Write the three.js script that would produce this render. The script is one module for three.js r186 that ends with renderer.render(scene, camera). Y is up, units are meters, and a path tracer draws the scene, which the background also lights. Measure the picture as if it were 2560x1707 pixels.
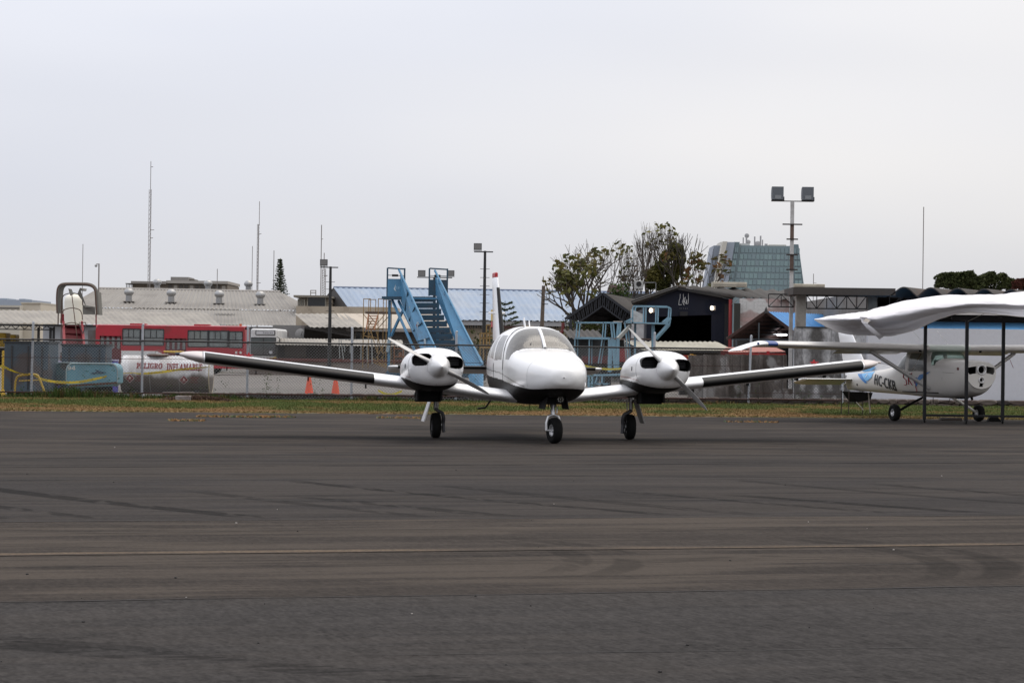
import * as THREE from 'three';
import { mergeGeometries, mergeVertices, toCreasedNormals } from 'three/addons/utils/BufferGeometryUtils.js';
import { RoundedBoxGeometry } from 'three/addons/geometries/RoundedBoxGeometry.js';
import { TextGeometry } from 'three/addons/geometries/TextGeometry.js';
import { TessellateModifier } from 'three/addons/modifiers/TessellateModifier.js';
import { FontLoader } from 'three/addons/loaders/FontLoader.js';

/* ---------- camera, sky, sun, exposure ---------- */
const scene = new THREE.Scene();
const D2R = Math.PI / 180;
const camera = new THREE.PerspectiveCamera(15.93, 1024 / 682, 0.5, 6000);
camera.position.set(0, 1.5, 0);
camera.rotation.order = 'YXZ';
camera.rotation.set(0.249 * D2R, 0, 0.75 * D2R);      // held by hand, leaning a little to the left

const renderer = new THREE.WebGLRenderer({ antialias: true });
renderer.setSize(1024, 682);
renderer.toneMapping = THREE.LinearToneMapping;
renderer.toneMappingExposure = 1.0;
renderer.shadowMap.enabled = true;

// seeded random numbers and value noise
let seed = 7;
function srand(s) { seed = s >>> 0; }
function rnd() { seed = (seed + 0x6D2B79F5) >>> 0; let t = seed; t = Math.imul(t ^ (t >>> 15), t | 1); t ^= t + Math.imul(t ^ (t >>> 7), t | 61); return ((t ^ (t >>> 14)) >>> 0) / 4294967296; }
const rr = (a, b) => a + (b - a) * rnd();
function h3(x, y, z) { let h = Math.imul(x, 374761393) + Math.imul(y, 668265263) + Math.imul(z, 2147483647 ^ 1274126177); h = Math.imul(h ^ (h >>> 13), 1274126177); return ((h ^ (h >>> 16)) >>> 0) / 4294967296; }
const sm = t => t * t * (3 - 2 * t);
const lerp = (a, b, t) => a + (b - a) * t;
const clamp = (v, a = 0, b = 1) => v < a ? a : v > b ? b : v;
const sstep = (a, b, v) => sm(clamp((v - a) / (b - a)));
function n3(x, y, z) {
  const i = Math.floor(x), j = Math.floor(y), k = Math.floor(z), a = sm(x - i), b = sm(y - j), c = sm(z - k);
  return lerp(lerp(lerp(h3(i, j, k), h3(i + 1, j, k), a), lerp(h3(i, j + 1, k), h3(i + 1, j + 1, k), a), b),
    lerp(lerp(h3(i, j, k + 1), h3(i + 1, j, k + 1), a), lerp(h3(i, j + 1, k + 1), h3(i + 1, j + 1, k + 1), a), b), c);
}
function n2(x, y, s = 0) {
  const i = Math.floor(x), j = Math.floor(y), a = sm(x - i), b = sm(y - j);
  return lerp(lerp(h3(i, j, s), h3(i + 1, j, s), a), lerp(h3(i, j + 1, s), h3(i + 1, j + 1, s), a), b);
}
function fbm2(x, y, o, s = 0) { let v = 0, a = 0.5, t = 0; for (let k = 0; k < o; k++) { v += a * n2(x, y, s + k * 17); t += a; a *= 0.5; x = x * 2.03 + 5.1; y = y * 2.03 + 1.7; } return v / t; }
function fbm3(x, y, z, o) { let v = 0, a = 0.5, t = 0; for (let k = 0; k < o; k++) { v += a * n3(x, y, z); t += a; a *= 0.5; x = x * 2.03 + 5.1; y = y * 2.03 + 1.7; z = z * 2.03 + 3.3; } return v / t; }

// an even overcast sky: brighter overhead than at the horizon, with soft layered cloud; the veiled sun stands to the right behind the planes
const SUN = new THREE.Vector3(0.24, 0.92, -0.30).normalize();
{
  const W = 1024, Hh = 512, data = new Float32Array(W * Hh * 4);
  for (let j = 0; j < Hh; j++) {
    const el = ((j + 0.5) / Hh - 0.5) * Math.PI, sy = Math.sin(el), cy = Math.cos(el);
    for (let i = 0; i < W; i++) {
      const az = ((i + 0.5) / W - 0.5) * 2 * Math.PI, dx = cy * Math.cos(az), dz = cy * Math.sin(az);
      const up = Math.max(sy, 0);
      const k = 1 / (up + 0.16);
      const c = fbm3(dx * k * 0.55 + 9.2, up * 9 + 2.5, dz * k * 0.55, 5) - 0.5;
      const c2 = fbm3(dx * 2.2 + 3, sy * 13 + 1.3, dz * 2.2 + 8, 4) - 0.5;
      const glow = Math.pow(Math.max(0, dx * SUN.x + sy * SUN.y + dz * SUN.z), 3);
      let L = 0.655 + 0.80 * (1 - Math.exp(-up * 2.6)) + 0.12 * glow * sstep(0, 0.3, up);
      const band = Math.exp(-(((Math.atan2(dx, -dz) - 0.075) / 0.13) ** 2) - (((sy - 0.088) / 0.035) ** 2));   // thin bright gap in the cloud layer
      L *= 1 + 0.30 * c * sstep(0.0, 0.16, up) + 0.30 * c2 + 0.09 * band;
      const warm = clamp(0.5 + 1.6 * c2 + 0.55 * dx * 1.6 + 0.10 * c + 0.45 * band);       // warmer to the right, bluer to the left
      const o = (j * W + i) * 4;
      data[o] = L * lerp(0.945, 1.0, warm); data[o + 1] = L * lerp(0.975, 0.985, warm); data[o + 2] = L * lerp(1.072, 0.985, warm); data[o + 3] = 1;
    }
  }
  const t = new THREE.DataTexture(data, W, Hh, THREE.RGBAFormat, THREE.FloatType);
  t.mapping = THREE.EquirectangularReflectionMapping; t.magFilter = THREE.LinearFilter; t.minFilter = THREE.LinearFilter; t.wrapS = THREE.RepeatWrapping; t.needsUpdate = true;
  scene.background = t; scene.environment = t;
}
const sun = new THREE.DirectionalLight(0xfff3e2, 1.5);
sun.position.copy(SUN).multiplyScalar(120).add(new THREE.Vector3(0, 0, -55));
sun.target.position.set(0, 0, -55); scene.add(sun, sun.target);
sun.castShadow = true; sun.shadow.radius = 85; sun.shadow.mapSize.set(2048, 2048);
Object.assign(sun.shadow.camera, { left: -70, right: 70, top: 70, bottom: -70, near: 1, far: 320 });

/* ---------- helpers ---------- */
const V = (x, y, z) => new THREE.Vector3(x, y, z);
const toV = p => p.isVector3 ? p.clone() : V(...p);
function mat(c, rough = 0.6, metal = 0, extra = {}) {
  const m = new (Object.keys(extra).some(k => ['transmission', 'clearcoat', 'sheen', 'ior', 'thickness', 'specularIntensity'].includes(k)) ? THREE.MeshPhysicalMaterial : THREE.MeshStandardMaterial)({ roughness: rough, metalness: metal, side: THREE.DoubleSide, ...extra });
  if (Array.isArray(c)) m.color.setRGB(...c); else m.color.set(c);
  return m;
}
// colour maps: fn(u, v in metres) -> [r, g, b] linear; size in metres and pixels
const s8 = v => { v = clamp(v); return Math.round(255 * (v <= 0.0031308 ? 12.92 * v : 1.055 * Math.pow(v, 1 / 2.4) - 0.055)); };
function tex(wm, hm, pw, ph, fn) {
  const d = new Uint8Array(pw * ph * 4);
  for (let j = 0; j < ph; j++) for (let i = 0; i < pw; i++) {
    const c = fn((i + 0.5) / pw * wm, (j + 0.5) / ph * hm), o = (j * pw + i) * 4;
    d[o] = s8(c[0]); d[o + 1] = s8(c[1]); d[o + 2] = s8(c[2]); d[o + 3] = 255;
  }
  const t = new THREE.DataTexture(d, pw, ph); t.colorSpace = THREE.SRGBColorSpace; t.magFilter = THREE.LinearFilter; t.minFilter = THREE.LinearMipmapLinearFilter; t.generateMipmaps = true;
  t.wrapS = t.wrapT = THREE.MirroredRepeatWrapping; t.repeat.set(1 / wm, 1 / hm); t.needsUpdate = true; return t;
}
const taken = new Map();
function numbered(n) { const k = taken.get(n) || 0; taken.set(n, k + 1); return k ? n + '_' + String(k).padStart(3, '0') : n; }
function clean(g) { if (g.index) g = g.toNonIndexed(); for (const k of Object.keys(g.attributes)) if (!['position', 'normal', 'uv'].includes(k)) g.deleteAttribute(k); if (!g.attributes.normal) g.computeVertexNormals(); if (!g.attributes.uv) g.setAttribute('uv', new THREE.BufferAttribute(new Float32Array(g.attributes.position.count * 2), 2)); return g; }
function merge(gs) { gs = gs.flat(Infinity); return gs.length === 1 ? gs[0] : mergeGeometries(gs.map(clean)); }
function mesh(name, gs, m, parent) { const o = new THREE.Mesh(Array.isArray(gs) ? merge(gs) : gs, m); o.name = parent && parent !== scene ? name : numbered(name); o.castShadow = o.receiveShadow = true; (parent || scene).add(o); return o; }
function tag(o, label, category, group, kind) { o.userData.label = label; o.userData.category = category; if (group) o.userData.group = group; if (kind) o.userData.kind = kind; return o; }
function struct(o, kind = 'structure') { o.userData.kind = kind; return o; }
function thing(name, label, category, [x, y, z] = [0, 0, 0], turn = 0, group) { const o = new THREE.Group(); o.name = numbered(name); o.position.set(x, y, z); o.rotation.y = turn; scene.add(o); return tag(o, label, category, group); }
function part(name, parent) { const o = new THREE.Group(); o.name = name; parent.add(o); return o; }
// geometries
const bx = (w, h, d, x = 0, y = 0, z = 0, ry = 0) => { const g = new THREE.BoxGeometry(w, h, d); if (ry) g.rotateY(ry); return g.translate(x, y, z); };
const rbx = (w, h, d, r, x = 0, y = 0, z = 0) => new RoundedBoxGeometry(w, h, d, 2, r).translate(x, y, z);
function box2(a, b) { return bx(Math.abs(b[0] - a[0]), Math.abs(b[1] - a[1]), Math.abs(b[2] - a[2]), (a[0] + b[0]) / 2, (a[1] + b[1]) / 2, (a[2] + b[2]) / 2); }
function orient(g, a, b) { const d = b.clone().sub(a), q = new THREE.Quaternion(), ax = V(0, 1, 0); d.normalize();
  if (Math.abs(d.y) > 0.9999) { if (d.y < 0) q.setFromAxisAngle(V(1, 0, 0), Math.PI); } else { const side = V(0, 1, 0).cross(d).normalize(), up = side.clone().cross(d); const m = new THREE.Matrix4().makeBasis(side, d, up); q.setFromRotationMatrix(m); }
  return g.applyQuaternion(q).translate((a.x + b.x) / 2, (a.y + b.y) / 2, (a.z + b.z) / 2); }
function beam(a, b, w = 0.05, h = w) { a = toV(a); b = toV(b); return orient(new THREE.BoxGeometry(w, a.distanceTo(b), h), a, b); }
function rod(a, b, r = 0.02, seg = 8, r2 = r) { a = toV(a); b = toV(b); return orient(new THREE.CylinderGeometry(r2, r, a.distanceTo(b), seg), a, b); }
function pipe(pts, r = 0.02, seg = 8, n = pts.length * 6, closed = false, tension = 0.2) { return new THREE.TubeGeometry(new THREE.CatmullRomCurve3(pts.map(toV), closed, 'catmullrom', tension), n, r, seg, closed); }
function polyPipe(pts, r = 0.02, seg = 8) { const out = []; for (let i = 0; i + 1 < pts.length; i++) { out.push(rod(pts[i], pts[i + 1], r, seg)); if (i) out.push(new THREE.SphereGeometry(r * 1.01, seg, 6).translate(...toV(pts[i]).toArray())); } return out; }
function quad(a, b, c, d, uvw = 1, uvh = 1) { a = toV(a); b = toV(b); c = toV(c); d = toV(d); const g = new THREE.BufferGeometry();
  g.setAttribute('position', new THREE.Float32BufferAttribute([a, b, c, a, c, d].flatMap(p => p.toArray()), 3)); g.setAttribute('uv', new THREE.Float32BufferAttribute([0, 0, uvw, 0, uvw, uvh, 0, 0, uvw, uvh, 0, uvh], 2)); g.computeVertexNormals(); return g; }
// a slab: polygon in the xy plane given as [x, y], extruded back along -z from z
function prism(pts, z, depth, bevel = 0) { const s = new THREE.Shape(pts.map(p => new THREE.Vector2(p[0], p[1]))); return new THREE.ExtrudeGeometry(s, { depth, bevelEnabled: bevel > 0, bevelSize: bevel, bevelThickness: bevel, bevelSegments: 2, curveSegments: 10 }).translate(0, 0, z - depth); }
function uvWorld(g, ax = 0, ay = 1) { const p = g.attributes.position, u = new Float32Array(p.count * 2); for (let i = 0; i < p.count; i++) { const q = [p.getX(i), p.getY(i), p.getZ(i)]; u[2 * i] = q[ax]; u[2 * i + 1] = q[ay]; } g.setAttribute('uv', new THREE.BufferAttribute(u, 2)); return g; }
// box-wise uv in metres: each face takes the two axes it lies in
function uvBox(g) { g = g.index ? g.toNonIndexed() : g; g.computeVertexNormals(); const p = g.attributes.position, n = g.attributes.normal, u = new Float32Array(p.count * 2);
  for (let i = 0; i < p.count; i++) { const ax = Math.abs(n.getX(i)), ay = Math.abs(n.getY(i)), az = Math.abs(n.getZ(i)); if (az >= ax && az >= ay) { u[2 * i] = p.getX(i); u[2 * i + 1] = p.getY(i); } else if (ax >= ay) { u[2 * i] = p.getZ(i); u[2 * i + 1] = p.getY(i); } else { u[2 * i] = p.getX(i); u[2 * i + 1] = p.getZ(i); } }
  g.setAttribute('uv', new THREE.BufferAttribute(u, 2)); return g; }
// corrugated sheet between four corners (a-b along the eave, d-c along the ridge); ribs run from eave to ridge
function corrugated(a, b, c, d, pitch = 0.25, amp = 0.03, thick = 0.006, sharp = 1) {
  a = toV(a); b = toV(b); c = toV(c); d = toV(d); const n = Math.max(8, Math.round(a.distanceTo(b) / pitch) * 6), nv = 4, nor = b.clone().sub(a).cross(d.clone().sub(a)).normalize(); if (nor.y < 0) nor.negate();
  const pos = [], uv = [], idx = []; const L = a.distanceTo(b), Hh = a.distanceTo(d);
  for (let j = 0; j <= nv; j++) for (let i = 0; i <= n; i++) { const t = i / n, s = j / nv; const lo = a.clone().lerp(b, t), hi = d.clone().lerp(c, t), p = lo.lerp(hi, s); let w = Math.sin(t * L / pitch * 2 * Math.PI); w = Math.sign(w) * Math.pow(Math.abs(w), sharp); p.addScaledVector(nor, amp * w); pos.push(p.x, p.y, p.z); uv.push(t * L, s * Hh); }
  for (let j = 0; j < nv; j++) for (let i = 0; i < n; i++) { const q = j * (n + 1) + i; idx.push(q, q + 1, q + n + 2, q, q + n + 2, q + n + 1); }
  const g = new THREE.BufferGeometry(); g.setAttribute('position', new THREE.Float32BufferAttribute(pos, 3)); g.setAttribute('uv', new THREE.Float32BufferAttribute(uv, 2)); g.setIndex(idx); g.computeVertexNormals(); return g;
}
// monotone cubic through rows [z, a, b, ...], rows in falling z
function curves(rows) {
  rows = rows.slice().sort((p, q) => p[0] - q[0]); const n = rows.length, m = rows[0].length - 1, z = rows.map(r => r[0]), T = [];
  for (let k = 1; k <= m; k++) { const d = [], t = new Array(n).fill(0); for (let i = 0; i < n - 1; i++) d.push((rows[i + 1][k] - rows[i][k]) / (z[i + 1] - z[i]));
    t[0] = d[0]; t[n - 1] = d[n - 2]; for (let i = 1; i < n - 1; i++) { if (d[i - 1] * d[i] > 0) { const w1 = 2 * (z[i + 1] - z[i]) + (z[i] - z[i - 1]), w2 = (z[i + 1] - z[i]) + 2 * (z[i] - z[i - 1]); t[i] = (w1 + w2) / (w1 / d[i - 1] + w2 / d[i]); } } T.push(t); }
  return q => { let i = 0; while (i < n - 2 && q > z[i + 1]) i++; const h = z[i + 1] - z[i], s = clamp((q - z[i]) / h), s2 = s * s, s3 = s2 * s; const out = [];
    for (let k = 1; k <= m; k++) out.push((2 * s3 - 3 * s2 + 1) * rows[i][k] + (s3 - 2 * s2 + s) * h * T[k - 1][i] + (-2 * s3 + 3 * s2) * rows[i + 1][k] + (s3 - s2) * h * T[k - 1][i + 1]); return out; };
}
// a body of superelliptic sections: rows [z, half width, y top, y bottom, y of the widest point, exponent above, exponent below]; sort(x, y, z) names the piece each face belongs to
function loft(rows, zs, N, sort, cx = 0, paint) {
  const C = curves(rows), ring = [];
  const sec = z => { const [w, yt, yb, yw, nt, nb] = C(z), M = 480, px = [], py = [], L = [0];
    for (let i = 0; i <= M; i++) { const f = i / M * 2 * Math.PI, s = Math.sin(f), c = Math.cos(f), e = c >= 0 ? nt : nb; px.push(Math.sign(s) * w * Math.pow(Math.abs(s), 2 / e)); py.push(yw + (c >= 0 ? (yt - yw) : (yw - yb)) * Math.sign(c) * Math.pow(Math.abs(c), 2 / e)); if (i) L.push(L[i - 1] + Math.hypot(px[i] - px[i - 1], py[i] - py[i - 1])); }
    const r = []; let k = 0; for (let i = 0; i <= N; i++) { const t = L[M] * i / N; while (k < M - 1 && L[k + 1] < t) k++; const s = clamp((t - L[k]) / Math.max(1e-9, L[k + 1] - L[k])); r.push([lerp(px[k], px[k + 1], s), lerp(py[k], py[k + 1], s)]); } return r; };
  const pos = []; for (const z of zs) for (const [x, y] of sec(z)) pos.push(x + cx, y, z);
  const idx = [], W = N + 1; for (let j = 0; j + 1 < zs.length; j++) for (let i = 0; i < N; i++) { const q = j * W + i; idx.push(q, q + 1, q + W + 1, q, q + W + 1, q + W); }
  const g = new THREE.BufferGeometry(); g.setAttribute('position', new THREE.Float32BufferAttribute(pos, 3)); g.setIndex(idx); g.computeVertexNormals();
  const nr = g.attributes.normal; for (let j = 0; j < zs.length; j++) { const a = j * W, b = a + N; const x = nr.getX(a) + nr.getX(b), y = nr.getY(a) + nr.getY(b), z = nr.getZ(a) + nr.getZ(b), l = Math.hypot(x, y, z) || 1; nr.setXYZ(a, x / l, y / l, z / l); nr.setXYZ(b, x / l, y / l, z / l); }
  const bins = {}; for (let t = 0; t < idx.length; t += 6) { let x = 0, y = 0, z = 0; for (const q of [idx[t], idx[t + 1], idx[t + 2], idx[t + 5]]) { x += pos[3 * q]; y += pos[3 * q + 1]; z += pos[3 * q + 2]; } const k = sort ? sort(x / 4 - cx, y / 4, z / 4) : 'body'; if (!k) continue; (bins[k] ||= []).push(...idx.slice(t, t + 6)); }
  const col = paint ? new Float32Array(pos.length) : null; if (paint) for (let q = 0; q < pos.length; q += 3) { const c = paint(pos[q] - cx, pos[q + 1], pos[q + 2]); col[q] = c[0]; col[q + 1] = c[1]; col[q + 2] = c[2]; }
  const out = {}; for (const k in bins) { const map = new Map(), P = [], Nn = [], I = [], Cc = []; for (const q of bins[k]) { let m = map.get(q); if (m === undefined) { m = map.size; map.set(q, m); P.push(pos[3 * q], pos[3 * q + 1], pos[3 * q + 2]); Nn.push(nr.getX(q), nr.getY(q), nr.getZ(q)); if (col) Cc.push(col[3 * q], col[3 * q + 1], col[3 * q + 2]); } I.push(m); }
    const o = new THREE.BufferGeometry(); o.setAttribute('position', new THREE.Float32BufferAttribute(P, 3)); o.setAttribute('normal', new THREE.Float32BufferAttribute(Nn, 3)); if (col) o.setAttribute('color', new THREE.Float32BufferAttribute(Cc, 3)); o.setIndex(I); out[k] = o; }
  out.skin = (y, z) => { const [w, yt, yb, yw, nt, nb] = C(z); const t = y >= yw ? (y - yw) / (yt - yw) : (yw - y) / (yw - yb); return w * Math.pow(Math.max(0, 1 - Math.pow(clamp(t), y >= yw ? nt : nb)), 1 / (y >= yw ? nt : nb)); };
  return out;
}
function range(a, b, step) { const n = Math.max(1, Math.round(Math.abs(b - a) / step)), o = []; for (let i = 0; i <= n; i++) o.push(a + (b - a) * i / n); return o; }
// lays a flat drawing (its x along the body, its y up) on the skin of a body at one side
function wrap(g, skin, side, lift = 0.004) { g = g.index ? g.toNonIndexed() : g; const p = g.attributes.position; for (let i = 0; i < p.count; i++) { const z = p.getX(i), y = p.getY(i), t = p.getZ(i); p.setXYZ(i, side * (skin(y, z) + lift + t), y, z); } g.computeVertexNormals(); return g; }
// wing section points: [chord position from the leading edge, height], upper side from tail to nose, then lower side back
function airfoil(t, camber = 0.02, n = 22) { const o = []; const th = x => 5 * t * (0.2969 * Math.sqrt(x) - 0.126 * x - 0.3516 * x * x + 0.2843 * x ** 3 - 0.1036 * x ** 4), ca = x => 4 * camber * x * (1 - x) * (1 - 0.3 * x);
  for (let i = 0; i <= n; i++) { const x = (1 + Math.cos(i / n * Math.PI)) / 2; o.push([x, ca(x) + th(x)]); } for (let i = 1; i <= n; i++) { const x = (1 - Math.cos(i / n * Math.PI)) / 2; o.push([x, ca(x) - th(x)]); } return o; }
// loft of airfoils; stations: {p: leading edge point, c: chord, t: thickness, inc: incidence}; chord runs to -z; sel = range of points, off = lift of the skin
function wingLoft(st, pts0, { from = 0, to = 1, off = 0, cap = true, up = V(0, 1, 0) } = {}) {
  const pos = [], idx = []; let n = 0;
  st.forEach(s => { let pts = airfoil(s.t, s.camber ?? 0.02, pts0); const a = Math.round(from * (pts.length - 1)), b = Math.round(to * (pts.length - 1)); const nn = pts.map((p, i) => { const q = pts[Math.min(i + 1, pts.length - 1)], r = pts[Math.max(i - 1, 0)]; const dx = q[0] - r[0], dy = q[1] - r[1], l = Math.hypot(dx, dy) || 1; return [dy / l, -dx / l]; });
    const use = []; for (let i = a; i <= b; i++) use.push([pts[i][0] * s.c - nn[i][0] * -off, pts[i][1] * s.c + nn[i][1] * off]); n = use.length; const ci = Math.cos(s.inc || 0), si = Math.sin(s.inc || 0);
    for (const [x, y] of use) { const f = -(x * ci + y * si), u = y * ci - x * si; pos.push(s.p[0] + up.x * u, s.p[1] + up.y * u, s.p[2] + f); } });
  for (let j = 0; j + 1 < st.length; j++) for (let i = 0; i + 1 < n; i++) { const q = j * n + i; idx.push(q, q + 1, q + n + 1, q, q + n + 1, q + n); }
  if (cap) for (const j of [0, st.length - 1]) { const b = j * n; for (let i = 1; i < (n - 1) / 2; i++) idx.push(b + i - 1, b + i, b + n - i, b + i, b + n - 1 - i, b + n - i); }
  const g = new THREE.BufferGeometry(); g.setAttribute('position', new THREE.Float32BufferAttribute(pos, 3)); g.setIndex(idx); g.computeVertexNormals(); return g;
}
function wheel(parent, x, y, z, R, W, rimR, tyreM, rimM, turn = 0) { const w = part('wheel', parent); w.position.set(x, y, z); w.rotation.y = turn;
  const pr = [[rimR, -W * 0.36], [rimR + 0.02, -W * 0.46], [R * 0.8, -W * 0.5], [R * 0.93, -W * 0.42], [R * 0.985, -W * 0.25], [R, -W * 0.1], [R, W * 0.1], [R * 0.985, W * 0.25], [R * 0.93, W * 0.42], [R * 0.8, W * 0.5], [rimR + 0.02, W * 0.46], [rimR, W * 0.36]];
  mesh('tyre', new THREE.LatheGeometry(pr.map(p => new THREE.Vector2(p[0], p[1])), 40).rotateZ(Math.PI / 2), tyreM, w);
  const rim = [[0.001, W * 0.22], [rimR * 0.3, W * 0.22], [rimR * 0.34, W * 0.12], [rimR * 0.75, W * 0.12], [rimR * 0.85, W * 0.34], [rimR, W * 0.38], [rimR, -W * 0.38], [rimR * 0.85, -W * 0.34], [rimR * 0.75, -W * 0.12], [rimR * 0.34, -W * 0.12], [rimR * 0.3, -W * 0.22], [0.001, -W * 0.22]];
  const hub = [new THREE.LatheGeometry(rim.map(p => new THREE.Vector2(p[0], p[1])), 28).rotateZ(Math.PI / 2)]; for (let k = 0; k < 6; k++) { const a = k / 6 * 2 * Math.PI; for (const s of [-1, 1]) hub.push(new THREE.CylinderGeometry(rimR * 0.09, rimR * 0.09, 0.02, 8).rotateZ(Math.PI / 2).translate(s * W * 0.14, Math.cos(a) * rimR * 0.55, Math.sin(a) * rimR * 0.55)); }
  mesh('rim', hub, rimM, w); return w; }

/* ---------- the ground: paved apron in lanes, verge, yard ---------- */
const LANE = 16.2 * D2R, LC = Math.cos(LANE), LS = Math.sin(LANE), LZ = -18.55;
// lane frame: s runs along the painted line, q across it (towards the camera)
const laneXZ = (s, q) => [s * LC + q * LS, LZ - s * LS + q * LC];
function laneSheet(name, s0, s1, q0, q1, m, y = 0) {
  const A = laneXZ(s0, q0), B = laneXZ(s1, q0), C = laneXZ(s1, q1), E = laneXZ(s0, q1);
  const g = quad([A[0], y, A[1]], [B[0], y, B[1]], [C[0], y, C[1]], [E[0], y, E[1]]);
  g.setAttribute('uv', new THREE.Float32BufferAttribute([s0, q0, s1, q0, s1, q1, s0, q0, s1, q1, s0, q1], 2));
  return struct(mesh(name, g, m));
}
// asphalt: aggregate grain, rolled streaks along the lane, dusty and oily patches, tyre scrubs
function asphalt(base, dust, grain, streak, sd, marks = []) {
  return (s, q) => {
    const g1 = n2(s * 95, q * 95, sd) - 0.5, g2 = n2(s * 38, q * 38, sd + 3) - 0.5, g3 = n2(s * 190, q * 150, sd + 5);
    const st = fbm2(s * 0.55, q * 5.5, 4, sd + 11) - 0.5, st2 = fbm2(s * 0.22, q * 1.3, 3, sd + 29) - 0.5, fine = fbm2(s * 1.6, q * 22, 3, sd + 41) - 0.5;
    const pat = fbm2(s * 0.45, q * 0.9, 4, sd + 53), ag = n2(s * 52, q * 15, sd + 61) - 0.5, ag2 = n2(s * 24, q * 7, sd + 67) - 0.5;
    let L = 1 + grain * (g1 * 0.5 + g2 * 0.3 + ag * 0.42 + ag2 * 0.26) + streak * (st * 0.75 + st2 * 0.55 + fine * 0.4) + (g3 > 0.94 ? grain * 0.45 : 0);
    const d = dust * sstep(0.36, 0.70, pat + 0.7 * st + 0.25 * fine);
    let r = base[0] * L, g = base[1] * L, b = base[2] * L;
    r = lerp(r, 0.068 * (1 + 0.25 * g1), d); g = lerp(g, 0.056 * (1 + 0.25 * g1), d); b = lerp(b, 0.046 * (1 + 0.25 * g1), d);
    let k = 1; for (const f of marks) k *= f(s, q);
    return [r * k, g * k, b * k];
  };
}
// a tyre scrub: dark band around a curve q = f(s), broken by noise
const scrub = (f, w, amt, sd, s0 = -99, s1 = 99) => (s, q) => { if (s < s0 || s > s1) return 1; const d = Math.abs(q - f(s)); if (d > w) return 1; const e = sstep(0, 0.25, 1 - d / w) * sstep(s0, s0 + 1.2, s) * sstep(0, 1.2, s1 - s); return 1 - amt * e * sstep(0.3, 0.62, n2(s * 5, q * 24, sd) * 0.55 + n2(s * 1.1, q * 4, sd + 2) * 0.5); };
const cross = (f, w, amt, sd, q0 = -99, q1 = 99) => (s, q) => { if (q < q0 || q > q1) return 1; const d = Math.abs(s - f(q)); if (d > w) return 1; const e = sstep(0, 0.35, 1 - d / w) * sstep(q0, q0 + 0.7, q) * sstep(0, 0.7, q1 - q); return 1 - amt * e * sstep(0.22, 0.6, n2(s * 16, q * 5, sd) * 0.6 + n2(s * 3, q * 1.1, sd + 2) * 0.5); };
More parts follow.
